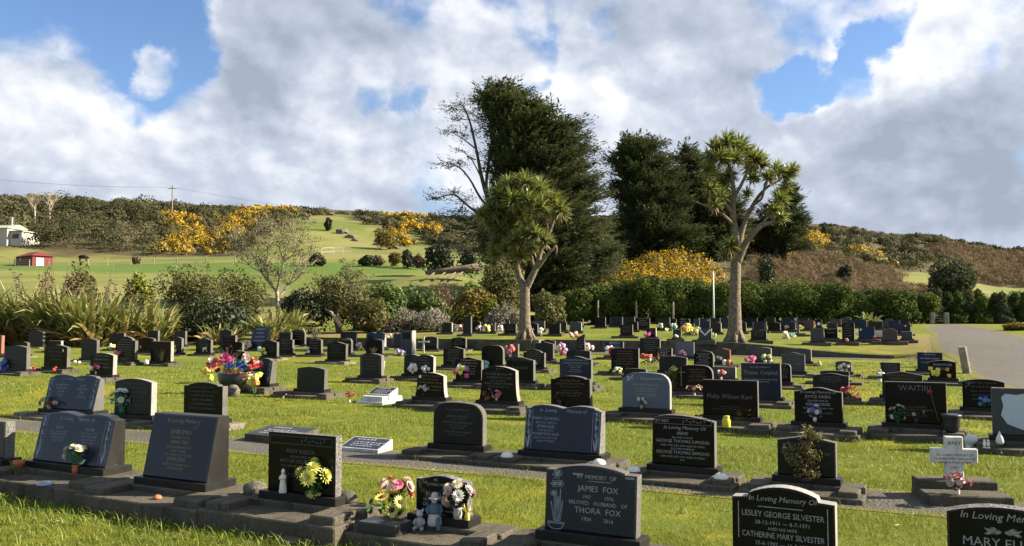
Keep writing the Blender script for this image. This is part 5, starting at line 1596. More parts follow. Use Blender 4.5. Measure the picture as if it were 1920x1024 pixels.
# --- second row, on the gravel path
R2 = dict(hp=.18, plinth='A', wp=.30)
stone(811, 903, 754, 833, 'round', 'charcoal_granite', 'dark round-cornered headstone with a carved border, beside the wide blue book', top=.86, ink='ink_dim', fit=.62,
      text=[('In Loving Memory', .085), ('of', .06, .2), ('JEAN ELIZABETH', .075), ('LOVED WIFE OF', .055), ('THEODORE CHRISTIANSEN', .066), ('DIED 17TH MAR 1969', .05), ('AGED 69 YEARS', .05), ('', .03), ('THEODORE CHRISTIANSEN', .06), ('DIED 6TH JUNE 1974', .05)], **R2)
stone(980, 1121, 761, 848, 'book', 'blue_granite', 'wide blue open-book headstone with carved lilies down both edges, mid row', lean=R(9), wedge=True, th=.24, side='rock_face', lids=True, halves=.19, top=.93, ink='ink_blue_grey',
      text=[[('In  Loving        Memory of', .105)], [('MARY CAMPBELL', .088), ('BELOVED WIFE OF', .06), ('JOHN ISLES', .085), ('AND ELSPETH', .06), ('ROBERTSON ISLES', .08), ('DIED 27TH SEPT 1969', .06), ('AGED 79 YEARS', .06)], [('', .1)]], extra=lily_panel, **R2)
stone(1222, 1338, 780, 873, 'corner', 'black_granite', 'black headstone with a pale vine band and two domed flower pots in front', top=.80, lids=True, ink='ink_silver', side='sawn_side',
      text=[('In Loving Memory Of', .10, .03), ('IRENE', .09), ('BELOVED WIFE OF', .052), ('GEORGE THOMAS DIMOND', .088), ('DIED 19TH DEC 1969 AGED 70 YEARS', .055), ('ALSO HER HUSBAND', .052), ('GEORGE THOMAS DIMOND', .088), ('DIED 2ND NOV 1971 AGED 74 YEARS', .055), ('R.I.P', .05)],
      extra=lambda S: (grape_band(S, 'ink_dim', .83, .955, -.44, .46), MB_text(S, 'AT REST', -.32, .86, .085)), fit=.88, **R2)
stone(1458, 1566, 818, 893, 'peak', 'charcoal_granite', 'plain dark headstone half hidden by a speckled shrub', top=.84, ink='ink_dim',
      text=[('Loving Memory', .11), ('of', .08, .2), ('ROBIN  JOHN  SILVESTER', .11), ('1970 \u2014 1971', .07)], blocks=True, **R2)
stone(1753, 1830, 819, 899, 'cross', 'white_marble', 'white marble cross for a baby with pink flowers at its foot', side='white_marble', th=.07, plinth='A', hp=.20, wp=.16, base=False, blocks=False, top=.90, rot=-18, ink='ink_black',
      text=[('BABY', .12), ('', .14), ('IN LOVING MEMORY OF', .075), ('OUR BELOVED DAUGHTER', .075), ('DAVIDA MARY JUNER', .075), ('', .03), ('DIED', .08), ('1970', .08)], fit=.94)
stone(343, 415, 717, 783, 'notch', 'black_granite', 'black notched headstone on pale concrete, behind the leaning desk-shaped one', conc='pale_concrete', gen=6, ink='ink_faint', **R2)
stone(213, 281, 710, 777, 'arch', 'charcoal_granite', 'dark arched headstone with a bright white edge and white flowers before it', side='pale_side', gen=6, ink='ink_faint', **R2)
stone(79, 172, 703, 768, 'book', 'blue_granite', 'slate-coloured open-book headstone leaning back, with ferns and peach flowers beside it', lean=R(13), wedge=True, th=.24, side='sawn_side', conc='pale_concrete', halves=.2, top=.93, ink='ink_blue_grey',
      text=[[('In  Loving     Memory', .11)], [('LEONARD JOHN', .075), ('CORCORAN', .085), ('SYLVIA', .085), ('LOVED WIFE OF', .05), ('LEONARD', .05)], [('SYLVIA', .085), ('CORCORAN', .085), ('BOB', .09), ('LOVED SON', .05), ('OF LEN AND SYLVIA', .05)]], extra=lily_panel, **R2)

# --- third row
R3 = dict(hp=.23, plinth='A', wp=.27)
stone(1318, 1420, 713, 780, 'flat', 'black_granite', 'wide plain black headstone with an ornate name in faint script', top=.62, text=[('Philip Wilson Kerr', .19), ('', .1), ('IN LOVING MEMORY', .06, 0, 'ink_faint'), ('DEARLY LOVED SON AND BROTHER', .06, 0, 'ink_faint')], ink='ink_dim', th=.10, **R3)
stone(1166, 1255, 698, 766, 'round', 'pale_blue_granite', 'pale blue-grey round-cornered headstone with a white rose spray, standing out among black ones', side='pale_side', top=.88, ink='ink_silver', extra=lambda S: corner_rose(S, 'ink_white', -.32, .84, 9, .016, .07),
      text=[('Remembrance', .12, .14), ('', .05), ('OUR LOVED PARENTS', .075), ('', .02), ('ALSO THEIR LOVED SON', .06), ('BELOVED HUSBAND', .06), ('', .02), ('AT REST TOGETHER', .07), ('SADLY MISSED', .05)], th=.11, **R3)
stone(1033, 1106, 705, 763, 'notch', 'black_granite', 'black headstone with gold lettering and red roses, behind the wide blue book', ink='ink_dull_gold', top=.90, text=[('In Loving Memory', .10), ('LESLIE WALTER BARTON', .09), ('DIED 12TH JANUARY 1970', .06), ('', .05), ('AND HIS LOVED WIFE', .06), ('MURIEL DAY BARTON', .09), ('DIED 4TH DECEMBER 1987', .06)], fit=.8, **R3)
stone(898, 970, 687, 751, 'taper', 'black_granite', 'black waisted headstone with a carved crest and red and pink flowers', ink='ink_dim', side='pale_side', top=.82, text=[('In Loving Memory Of', .10), ('FLORENCE PAULINE', .09), ('BELOVED WIFE OF', .06), ('GORDON HENRY NEWMAN', .09), ('DIED 6TH SEPTEMBER 1970', .06)], fit=.74, extra=lambda S: corner_rose(S, 'ink_dim', 0, .9, 6, .02, .12), **R3)
stone(778, 834, 699, 744, 'taper', 'black_granite', 'black waisted headstone with a round emblem and cream flowers, beside the white marble grave', side='pale_side', gen=5, ink='ink_dull_gold', extra=lambda S: dot(S, -.34, .82, .035), **R3)
stone(556, 607, 688, 729, 'arch', 'charcoal_granite', 'blank dark arched headstone alone on a wide concrete step', hp=.2, plinth='A', wp=.42)
stone(443, 505, 671, 718, 'book', 'charcoal_granite', 'dark headstone with a pale carved side, behind the big tub of bright flowers', lean=R(9), wedge=True, th=.22, side='sawn_side', gen=3, ink='ink_faint', extra=lambda S: lily_panel(S, (1,), 'ink_silver'), hp=.22, plinth='A')
stone(1490, 1579, 727, 791, 'serp', 'black_granite', 'black curved-top headstone with purple and white flowers at its foot', ink='ink_silver', side='sawn_side', top=.92, fit=.8,
      text=[('In Loving Memory of', .12), ('JOYCE EWEN', .12), ('BELOVED WIFE OF', .07), ('KEN NORRIS', .12), ('DIED 27TH FEBRUARY 1971', .07), ('', .04), ('MARY ANN NORRIS', .09, 0, 'ink_dim')], **R3)
stone(1660, 1775, 717, 794, 'flat', 'black_granite', 'large black headstone with one tall name across the top and a red rose', ink='ink_dim', top=.94, fit=.72, text=[('WAITIRI', .20), ('', .25), ('IN LOVING MEMORY', .055), ('GERTRUDE ELIZABETH', .075), ('BELOVED WIFE OF', .05), ('DIED 3RD JUNE 1971', .055)], **R3)
stone(1862, 1990, 729, 818, 'flat', 'grey_granite', 'grey headstone bearing a large blank pale shield, cut by the picture edge', side='rock_face', extra=shield, **R3)

# --- fourth row
R4 = dict(hp=.20, plinth='A', wp=.26)
def quick(rows, **kw):
    for r in rows:
        k = dict(kw)
        if len(r) > 7: k.update(r[7])
        stone(*r[:7], **k)
quick([
 (168, 211, 662, 702, 'arch', 'black_granite', 'black headstone with a frosted white stone edge and mixed flowers at its corner', dict(side='pale_side', gen=4)),
 (1270, 1336, 684, 729, 'round', 'black_granite', 'black headstone with a gold cross and a basket of faded orange flowers', dict(extra=gold_cross, ink='ink_dull_gold', top=.86, fit=.62, text=[('Loving Memory', .12, .06), ('WINIFRED JESSIE', .09, .08), ('BELOVED WIFE OF', .06, .08), ('HENRY ROBINSON', .09, .08), ('DIED 1ST MAY 1972', .06, .08), ('HENRY ROBINSON', .09, .08)])),
 (1391, 1464, 681, 744, 'flat', 'dark_blue_granite', 'blue square headstone with a gold family name in script', dict(ink='ink_silver', top=.90, fit=.86, text=[('IN LOVING MEMORY OF', .055), ('', .04), ('Thomas  Campbell', .17, 0, 'ink_gold'), ('', .05), ('LOVED HUSBAND OF BETTY AND FATHER', .055), ('OF IAN AND JOHN', .055)])),
 (1524, 1591, 700, 737, 'serp', 'charcoal_granite', 'dark curved-top headstone with red artificial flowers beside it', dict(ink='ink_dim', top=.88, text=[('In Loving Memory', .13), ('BLANCHE CATHER', .12), ('DIED 5TH MAY 1972', .08)])),
 (1654, 1729, 697, 741, 'peak', 'charcoal_granite', 'grey-black gabled headstone with a gold inscription band, mostly behind the large black one', dict(ink='ink_dull_gold', top=.90, text=[('In Loving Memory Of', .14), ('DEAREST MOTHER', .12)])),
 (1805, 1884, 711, 764, 'arch', 'black_granite', 'black arched headstone with a rose carving and blue flowers', dict(gen=5, ink='ink_faint', extra=lambda S: corner_rose(S, 'ink_dim', -.33, .80, 7, .025, .08))),
 (1049, 1108, 668, 716, 'serp', 'dark_blue_granite', 'navy curved-top headstone with pale lettering on a stepped base', dict(ink='ink_blue_grey', top=.90, text=[('In Loving Memory Of', .11), ('CHARLES GORDON COLE', .10), ('DIED 11TH MAY 1970', .06), ('AGED 72 YEARS', .06), ('', .02), ('AND HIS WIFE', .06), ('DIED 7TH JUNE 1980', .06)])),
 (949, 1000, 670, 713, 'serp', 'black_granite', 'black headstone with a pale pink flower, directly behind the waisted one', dict(gen=2, ink='ink_faint')),
 (854, 902, 670, 712, 'peak', 'black_granite', 'black gabled headstone with gold lettering and a bright pink and yellow bunch', dict(gen=6, ink='ink_gold')),
 (757, 812, 665, 701, 'book', 'charcoal_granite', 'open-book headstone with two white flower pots', dict(side='pale_side', gen=5, lids=False)),
 (675, 715, 663, 704, 'arch', 'charcoal_granite', 'headstone with carved curtains framing a black panel and pale rough edges', dict(side='rock_face', gen=5, ink='ink_faint', extra=lambda S: curls(S, 'ink_dim'))),
], **R4)
# --- fifth row
R5 = dict(hp=.17, plinth='A', wp=.36)
quick([
 (7, 49, 648, 692, 'arch', 'charcoal_granite', 'dark headstone with blue flowers at its corner, close to the picture edge', dict(gen=5, ink='ink_faint')),
 (82, 125, 647, 688, 'arch', 'black_granite', 'black headstone with a white oval medallion and a gold edge flower', dict(extra=portrait, gen=4, ink='ink_faint')),
 (215, 252, 631, 675, 'shoulder', 'black_granite', 'black crested headstone with lines of silver lettering and a red flower vase', dict(gen=7, side='sawn_side')),
 (282, 320, 640, 677, 'flat', 'black_granite', 'square black headstone with a frosted edge and a tuft of yellow grass in front', dict(side='pale_side')),
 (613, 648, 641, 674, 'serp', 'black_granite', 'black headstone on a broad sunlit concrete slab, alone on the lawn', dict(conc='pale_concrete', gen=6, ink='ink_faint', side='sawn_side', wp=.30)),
 (831, 869, 650, 684, 'serp', 'black_granite', 'black headstone with small pale lettering and dry white stems in front', dict(gen=7)),
 (903, 943, 647, 683, 'round', 'black_granite', 'plain black headstone with a mint green ribbon flower before it', dict()),
 (981, 1020, 656, 688, 'shoulder', 'black_granite', 'black headstone with neat silver lettering and a small blue flower', dict(gen=6)),
 (1003, 1037, 641, 672, 'peak', 'charcoal_granite', 'blank dark gabled headstone with flared foot near the wall corner', dict(side='sawn_side')),
 (1146, 1197, 653, 693, 'flat', 'black_granite', 'broad black headstone with gold lettering and yellow-green flowers at its foot', dict(gen=6, ink='ink_dull_gold')),
 (1170, 1211, 691, 705, 'arch', 'charcoal_granite', 'low dark grave marker just behind the pale blue-grey headstone', dict(hp=.12, plinth='C')),
 (1236, 1287, 668, 694, 'arch', 'charcoal_granite', 'dark arched headstone overtopped by the dry shrub', dict(side='sawn_side')),
 (1301, 1337, 658, 690, 'round', 'black_granite', 'black rounded headstone packed with white lettering', dict(gen=8, ink='ink_silver', side='sawn_side')),
 (1336, 1379, 688, 709, 'flat', 'grey_granite', 'low plain grey granite block behind the red and white flowers', dict(side='pale_side', hp=.1, plinth='C', wp=.05)),
 (1455, 1483, 682, 716, 'round', 'black_granite', 'small black rounded headstone tucked behind the blue one', dict(gen=6)),
 (1466, 1509, 661, 696, 'serp', 'grey_granite', 'slate-grey headstone with a carved curve, near the gravel strip', dict(gen=3, side='sawn_side')),
 (1567, 1596, 677, 697, 'arch', 'grey_granite', 'little grey headstone with a large cream bouquet', dict(hp=.14)),
 (1538, 1592, 695, 712, 'arch', 'charcoal_granite', 'low dark arched marker behind the curved-top headstone with red flowers', dict(hp=.12, plinth='C')),
 (1651, 1688, 680, 702, 'flat', 'charcoal_granite', 'small dark square headstone with pale lettering beside the gravel', dict(gen=5, ink='ink_dim', hp=.14)),
 (1743, 1793, 676, 709, 'arch', 'black_granite', 'black arched headstone with white lettering and yellow flowers near the road', dict(ink='ink_silver', top=.84, text=[('KNOWLER', .2), ('LOVED HUSBAND', .1), ('AND FATHER', .08)])),
 (1720, 1767, 661, 692, 'flat', 'dark_blue_granite', 'blue-black headstone hidden by a big pink flower, closest to the bollard', dict(gen=3, ink='ink_blue_grey')),
], **R5)
# --- sixth row, in front of the wall
R6 = dict(hp=.15, plinth='A', blocks=False, wp=.38)
quick([
 (1200, 1237, 635, 665, 'flat', 'charcoal_granite', 'grey-brown square headstone against the wall, topped by a hot pink flower', dict(gen=6, ink='ink_dim')),
 (1267, 1301, 642, 668, 'flat', 'pale_blue_granite', 'plain blue-grey square headstone against the wall', dict(gen=4, ink='ink_dim')),
 (1229, 1259, 653, 672, 'flat', 'black_granite', 'black headstone with a silver frame and a small cross beside it', dict(gen=5, ink='ink_silver')),
 (1341, 1369, 653, 679, 'serp', 'brown_granite', 'brown granite headstone against the wall', dict(side='red_granite')),
 (1409, 1446, 651, 678, 'arch', 'grey_granite', 'grey speckled headstone against the wall with pink and green flowers', dict(gen=5, side='pale_side')),
 (1482, 1521, 653, 677, 'arch', 'grey_granite', 'dull grey headstone against the wall, partly behind the slate-grey one', dict(side='pale_side', wp=.3)),
 (1135, 1168, 641, 667, 'flat', 'dark_blue_granite', 'blue two-part headstone against the wall with a red, white and blue garland', dict(gen=2, ink='ink_blue_grey')),
 (1081, 1097, 627, 660, 'slope', 'black_granite', 'tall narrow black stone with a slanting pointed top between pink bouquets', dict(gen=5, th=.16)),
 (1062, 1106, 657, 676, 'arch', 'charcoal_granite', 'low dark arched headstone just behind the navy one', dict()),
 (1014, 1040, 637, 655, 'serp', 'charcoal_granite', 'dark headstone tucked under the pale wall end', dict()),
 (938, 971, 645, 670, 'flat', 'brown_granite', 'brown-black headstone with round pillars and a coral flower ball', dict(gen=3, ink='ink_dull_gold')),
 (797, 819, 631, 653, 'arch', 'black_granite', 'black headstone just behind the thin white cross', dict(gen=5)),
 (847, 873, 632, 652, 'peak', 'black_granite', 'black gabled headstone against the wall, nearest the pale stone steps', dict(gen=4, conc='pale_concrete')),
 (784, 804, 631, 662, 'thincross', 'white_marble', 'thin white cross standing in the lawn before the wall', dict(plinth='N', hp=0, th=.06, side='white_marble', rot=-20, cat='cross', name='grave_cross', group='x')),
 (751, 772, 620, 664, 'flat', 'grey_granite', 'tall pale grey pillar with a bronze plate, in front of the wall', dict(side='pale_side', th=.35, plinth='N', hp=0, extra=plate_dark)),
 (735, 753, 625, 649, 'book', 'blue_granite', 'blue book headstone half hidden by the tall pale pillar', dict(lean=R(8), wedge=True, th=.2, extra=lambda S: curls(S, 'ink_blue_grey'))),
 (685, 720, 623, 650, 'book', 'blue_granite', 'blue book headstone with white bands, clear of the tall pale pillar', dict(lean=R(8), wedge=True, th=.2, side='pale_side', extra=lambda S: curls(S, 'ink_blue_grey'))),
 (686, 717, 636, 663, 'arch', 'black_granite', 'black arched headstone in front of a blue book one, with a stone urn', dict()),
 (638, 667, 622, 650, 'flat', 'charcoal_granite', 'tall dark headstone with flared sides against the wall', dict()),
 (635, 658, 634, 661, 'round', 'black_granite', 'black round-cornered headstone with a thin gold arc', dict(gen=2, ink='ink_gold')),
 (575, 602, 635, 662, 'arch', 'black_granite', 'black headstone with white flowers, overhung by a dry lavender clump', dict(gen=4)),
 (545, 571, 618, 645, 'round', 'black_granite', 'black round-topped headstone beyond the stiff striped flax', dict(gen=4, side='sawn_side')),
 (523, 545, 623, 645, 'flat', 'charcoal_granite', 'plain dark square headstone beside a black round-topped one', dict()),
 (523, 548, 637, 662, 'flat', 'black_granite', 'black headstone with a carved silver sickle shape', dict(gen=4)),
 (490, 519, 638, 668, 'serp', 'black_granite', 'black headstone on pale concrete with a yellow and mint bunch', dict(conc='pale_concrete', gen=4, ink='ink_faint')),
 (468, 498, 612, 652, 'arch', 'blue_granite', 'tall leaning blue-black headstone with a broad base, under the flax', dict(lean=R(14), wedge=True, th=.3, gen=4, ink='ink_blue_grey')),
 (436, 454, 641, 660, 'arch', 'black_granite', 'small black headstone next to one with a bright red pair of flowers', dict()),
 (426, 458, 657, 673, 'serp', 'black_granite', 'low black headstone just behind the big tub of bright flowers', dict()),
 (412, 433, 618, 650, 'arch', 'charcoal_granite', 'dark headstone in the back row beneath withered flax', dict()),
 (417, 441, 629, 656, 'flat', 'black_granite', 'black headstone with a small pale photo and coral flowers', dict(gen=3, ink='ink_faint')),
 (367, 395, 634, 661, 'serp', 'black_granite', 'black curved-top headstone on a long plinth with cream flowers', dict(gen=5)),
 (373, 391, 613, 640, 'arch', 'black_granite', 'black headstone with palest pink flowers, deep in the shade of the tea tree', dict(side='sawn_side')),
 (327, 347, 621, 646, 'flat', 'charcoal_granite', 'dark headstone in the shade with carved columns', dict(side='sawn_side')),
 (318, 340, 632, 661, 'arch', 'black_granite', 'black headstone with silver-blue edge behind the one with yellow grass', dict(gen=6, ink='ink_dim')),
 (277, 296, 620, 644, 'flat', 'charcoal_granite', 'dark headstone before the flax with sunlit straw leaves on both sides', dict(side='sawn_side')),
 (259, 288, 633, 658, 'arch', 'black_granite', 'black arched headstone with pink and white flowers, behind the square frosted one', dict(side='sawn_side')),
 (231, 256, 619, 642, 'flat', 'charcoal_granite', 'dark headstone in the back row behind the crested black one', dict()),
 (204, 232, 625, 652, 'flat', 'black_granite', 'black headstone half hidden by the crested one, by yellow-green flowers', dict()),
 (152, 181, 635, 671, 'arch', 'charcoal_granite', 'dark headstone with a pale grey edge in front of another, before the flax', dict(side='sawn_side')),
 (154, 179, 625, 645, 'flat', 'black_granite', 'black headstone with a bright white edge, backed by the flax', dict(side='pale_side')),
 (91, 114, 639, 655, 'flat', 'black_granite', 'black headstone mostly behind the one with the white oval medallion', dict(side='pale_side')),
 (53, 80, 619, 647, 'serp', 'charcoal_granite', 'tall dark headstone on a sunlit base directly against the flax', dict(conc='pale_concrete')),
 (33, 51, 641, 664, 'arch', 'black_granite', 'black arched headstone just behind the one with blue flowers', dict(conc='pale_concrete')),
 (-22, 2, 629, 662, 'flat', 'brown_granite', 'brick-red edged headstone cut by the picture edge before the flax', dict(side='red_granite')),
], **R6)

# --- upper lawn
CC = dict(hp=.17, plinth='C')
SH1 = 'dark headstone in the crowded upper row before the grey mounds and golden shrub'
SH2 = 'dark headstone among the many between the two cabbage trees on the upper lawn'
SH3 = 'dark headstone among the many beyond the twisted cabbage tree on the upper lawn'
quick([
 (661, 682, 597, 616, 'flat', 'black_granite', 'black headstone at the bare-soil end of the upper row, with white and pink flowers'),
 (716, 732, 599, 617, 'arch', 'black_granite', 'black arched headstone with a white hydrangea, on the upper lawn'),
 (745, 764, 600, 615, 'flat', 'black_granite', 'small square black headstone in front of the grey mounds'),
 (773, 797, 595, 613, 'arch', 'black_granite', 'broad black headstone in front of the grey mounds, behind a red bunch'),
 (803, 826, 597, 614, 'peak', 'black_granite', SH1), (795, 809, 604, 614, 'flat', 'black_granite', SH1), (829, 847, 605, 622, 'flat', 'charcoal_granite', 'pale-edged dark headstone in front of the crowded upper row', dict(side='pale_side')),
 (838, 862, 596, 613, 'arch', 'black_granite', SH1), (852, 864, 595, 616, 'flat', 'black_granite', SH1), (868, 883, 593, 625, 'flat', 'charcoal_granite', 'tall narrow dark headstone in the crowded upper row'), (885, 900, 602, 620, 'arch', 'black_granite', SH1),
 (893, 920, 596, 613, 'serp', 'charcoal_granite', SH1), (904, 928, 605, 621, 'flat', 'dark_blue_granite', 'blue headstone with a round medallion, left of the forked trunk', dict(extra=dot)), (922, 939, 595, 615, 'arch', 'grey_granite', 'grey headstone with a bright edge close to the forked trunk', dict(side='pale_side')),
 (945, 967, 607, 624, 'flat', 'black_granite', 'black headstone with silver lettering right beside the forked trunk', dict(gen=4)), (940, 955, 597, 611, 'flat', 'charcoal_granite', SH1), (952, 973, 587, 606, 'shoulder', 'charcoal_granite', 'tall wide dark headstone with stepped shoulders beside the forked trunk'),
 (991, 1008, 606, 625, 'arch', 'black_granite', 'black arched headstone just right of the forked trunk, with white flowers', dict(side='sawn_side')), (1029, 1050, 607, 625, 'flat', 'black_granite', 'black square headstone beside the purple flowers on the upper lawn', dict(side='sawn_side')), (1042, 1062, 603, 618, 'arch', 'charcoal_granite', SH2), (1068, 1090, 603, 620, 'arch', 'grey_granite', 'grey headstone with a small white angel on the upper lawn', dict(side='pale_side')),
 (992, 1003, 591, 603, 'flat', 'black_granite', SH2), (1024, 1038, 588, 605, 'arch', 'black_granite', SH2), (1054, 1066, 588, 601, 'arch', 'charcoal_granite', SH2), (1044, 1060, 596, 608, 'flat', 'black_granite', SH2), (1079, 1093, 597, 610, 'arch', 'charcoal_granite', SH2), (1010, 1026, 596, 610, 'flat', 'black_granite', SH2),
 (1115, 1135, 595, 612, 'flat', 'black_granite', 'black headstone on a dark plinth, with open grass in front'), (1143, 1167, 594, 610, 'flat', 'blue_granite', 'clear blue headstone with white vertical bands on the upper lawn', dict(extra=lambda S: curls(S, 'ink_blue_grey'))), (1108, 1117, 591, 604, 'flat', 'black_granite', SH2), (1136, 1145, 590, 604, 'flat', 'grey_granite', SH2),
 (1169, 1190, 594, 611, 'flat', 'charcoal_granite', SH2), (1163, 1186, 609, 628, 'flat', 'black_granite', 'black headstone alone on a wide concrete plinth, nearest the wall on the upper lawn', dict(gen=5, wp=.4)), (1194, 1218, 595, 616, 'arch', 'black_granite', 'large black headstone with a gold picture', dict(gen=4, ink='ink_gold')), (1213, 1230, 615, 631, 'flat', 'black_granite', 'small black headstone with a sunlit edge above the hot pink flower', dict(gen=3, side='pale_side')),
 (1231, 1256, 596, 616, 'flat', 'charcoal_granite', SH2), (1258, 1268, 598, 611, 'flat', 'black_granite', SH2), (1269, 1293, 597, 613, 'book', 'black_granite', 'headstone shaped like two hearts, with a pink flower', dict(gen=3, ink='ink_silver')), (1262, 1277, 618, 633, 'flat', 'dark_blue_granite', 'little blue headstone beside the big yellow bush of flowers'), (1282, 1302, 607, 623, 'flat', 'brown_granite', SH2),
 (1300, 1311, 598, 612, 'flat', 'grey_granite', SH2), (1312, 1331, 597, 615, 'flat', 'dark_blue_granite', 'blue headstone behind the one with a white chevron', dict(extra=dot)), (1310, 1334, 616, 635, 'flat', 'grey_granite', 'grey headstone with a white chevron across its face', dict(extra=vee, side='pale_side')), (1334, 1350, 596, 610, 'flat', 'charcoal_granite', SH2), (1332, 1352, 604, 622, 'arch', 'charcoal_granite', 'grey-edged headstone close to the twisted trunk', dict(side='pale_side')), (1351, 1366, 596, 612, 'flat', 'dark_blue_granite', SH2),
 (1389, 1399, 604, 621, 'arch', 'black_granite', SH3), (1395, 1420, 596, 611, 'flat', 'black_granite', SH3), (1410, 1437, 603, 619, 'flat', 'blue_granite', 'grey-blue headstone with many white flowers along its foot', dict(extra=lambda S: curls(S, 'ink_blue_grey'))), (1408, 1437, 618, 636, 'peak', 'black_granite', 'black gabled headstone on its own plinth at the wall edge of the upper lawn', dict(gen=4, wp=.35)), (1440, 1463, 604, 619, 'serp', 'black_granite', SH3), (1435, 1453, 595, 607, 'flat', 'charcoal_granite', SH3),
 (1466, 1490, 596, 611, 'flat', 'charcoal_granite', SH3), (1486, 1507, 593, 625, 'thincross', 'grey_granite', 'slim grey stone cross on the upper lawn', dict(cat='cross', name='grave_cross', th=.12, rot=-20, side='pale_side')), (1508, 1526, 600, 616, 'arch', 'brown_granite', 'brown headstone behind the slim grey cross', dict(side='red_granite')), (1530, 1541, 599, 613, 'flat', 'black_granite', 'black headstone with a white picture frame on it', dict(extra=lambda S: dot(S, 0, .4, .12))),
 (1556, 1577, 598, 609, 'flat', 'brown_granite', SH3), (1520, 1545, 616, 640, 'flat', 'grey_granite', 'plain grey granite headstone at the wall edge of the upper lawn', dict(wp=.35)), (1546, 1571, 616, 633, 'flat', 'black_granite', 'black headstone on a pale stand right beside the plain grey granite one', dict(side='pale_side', gen=2)), (1551, 1570, 607, 617, 'flat', 'dark_blue_granite', SH3), (1579, 1602, 606, 639, 'flat', 'black_granite', 'tall black two-tier headstone at the wall edge of the upper lawn', dict(gen=5)), (1590, 1608, 600, 610, 'flat', 'dark_blue_granite', SH3),
 (1610, 1640, 613, 634, 'flat', 'dark_blue_granite', 'deep blue leaning headstone with a round white medallion', dict(lean=R(8), extra=lambda S: dot(S, -.36, .75, .05))), (1629, 1655, 603, 615, 'flat', 'charcoal_granite', SH3), (1655, 1683, 616, 638, 'shoulder', 'brown_granite', 'reddish brown headstone with a notched arch near the end of the wall', dict(side='red_granite', gen=4, ink='ink_faint', wp=.45)), (1650, 1675, 603, 614, 'flat', 'grey_granite', 'grey headstone with a pale frame behind the reddish brown one', dict(extra=lambda S: curls(S, 'ink_dim'))),
 (1676, 1707, 608, 624, 'flat', 'dark_blue_granite', 'dark blue headstone at the road end of the upper lawn', dict(extra=lambda S: dot(S, .2, .8, .04))), (1638, 1655, 621, 632, 'flat', 'white_marble', 'short pale concrete block between blue and reddish headstones', dict(side='pale_side')), (1690, 1711, 622, 635, 'flat', 'grey_granite', 'rough grey concrete block with a small ornament on top, by the road', dict(side='pale_side', th=.3)), (1680, 1690, 598, 607, 'flat', 'black_granite', SH3), (1660, 1674, 597, 606, 'flat', 'grey_granite', SH3), (1420, 1434, 590, 602, 'flat', 'grey_granite', SH3),
], **CC)
FRG = random.Random(44)
_have = [(q['px'], q['yb']) for q in STONES]
for yb_ in (600, 604, 608, 612, 618):        # the rest of the crowd on the upper lawn
    xx = 1006 + FRG.uniform(0, 12)
    while xx < 1700:
        w_ = FRG.uniform(13, 20) * (1 + (yb_ - 601) * .025)
        if all(abs(a_ - xx) > w_ * .62 or abs(b_ - yb_) > 5 for a_, b_ in _have) and not (1355 < xx < 1392) and not (yb_ > 606 and (1090 < xx < 1160 or FRG.random() < .2)):
            stone(xx - w_ / 2, xx + w_ / 2, yb_ - FRG.uniform(10, 14) - (yb_ - 601) * .25, yb_, FRG.choice(['flat', 'arch', 'serp', 'peak', 'flat', 'round']), FRG.choice(['black_granite', 'charcoal_granite', 'black_granite', 'dark_blue_granite', 'grey_granite']), SH2 if xx < 1372 else SH3, hp=.17, plinth='C', side=FRG.choice(['sawn_side', 'pale_side']))
            _have.append((xx, yb_))
        xx += w_ + FRG.uniform(1, 9)
for S in STONES:
    g = S['root'].get('label')
    if g in (SH1, SH2, SH3): S['root']['group'] = {SH1: 'dark headstones in the crowded upper row', SH2: 'far dark headstones between the cabbage trees', SH3: 'far dark headstones beyond the twisted cabbage tree'}[g]
    if S['root'].get('group') == 'x': del S['root']['group']
# ------------------------------------------------------------------ gravel path under the second row
PATH_A, PATH_B = hit(120, 812), hit(1700, 952)
pd = (PATH_B - PATH_A); pd.z = 0; pd.normalize(); pn = Vector((-pd.y, pd.x, 0))
pl = [PATH_A + pd * t for t in np.linspace(-4, 16, 10)]
sheet('path', [(q + pn * .85)[:2] for q in pl], [(q - pn * .35)[:2] for q in pl], MATS['path_gravel'], 6, 60, .006, 'narrow gravel path under the second row of headstones')

# ------------------------------------------------------------------ things standing on the graves
bpy.context.view_layer.update()
BX = []
for r_, x0, x1, y0, y1, z in BOXES:
    c_, s_ = math.cos(r_.rotation_euler.z), math.sin(r_.rotation_euler.z)
    BX.append((r_.location.x, r_.location.y, c_, s_, x0, x1, y0, y1, z))
BX = np.array(BX)
def support(x, y):
    dx, dy = x - BX[:, 0], y - BX[:, 1]
    lx = dx * BX[:, 2] + dy * BX[:, 3]; ly = -dx * BX[:, 3] + dy * BX[:, 2]
    m = (lx > BX[:, 4]) & (lx < BX[:, 5]) & (ly > BX[:, 6]) & (ly < BX[:, 7])
    g = gz(x, y)
    return max(g, float(BX[m, 8].max())) if m.any() else g
def seat(px, py):
    """first surface of lawn, step or plinth seen at a photograph pixel"""
    d = ray_dir(px, py)
    P = hit(px, py, .45)
    t = P.y / d.y - .4
    while t < 200:
        x, y = d.x * t, d.y * t
        if EYE + d.z * t <= support(x, y): break
        t += .015
    x, y = d.x * (t + .05), d.y * (t + .05)
    return Vector((x, y, support(x, y)))
BLOOM = {}
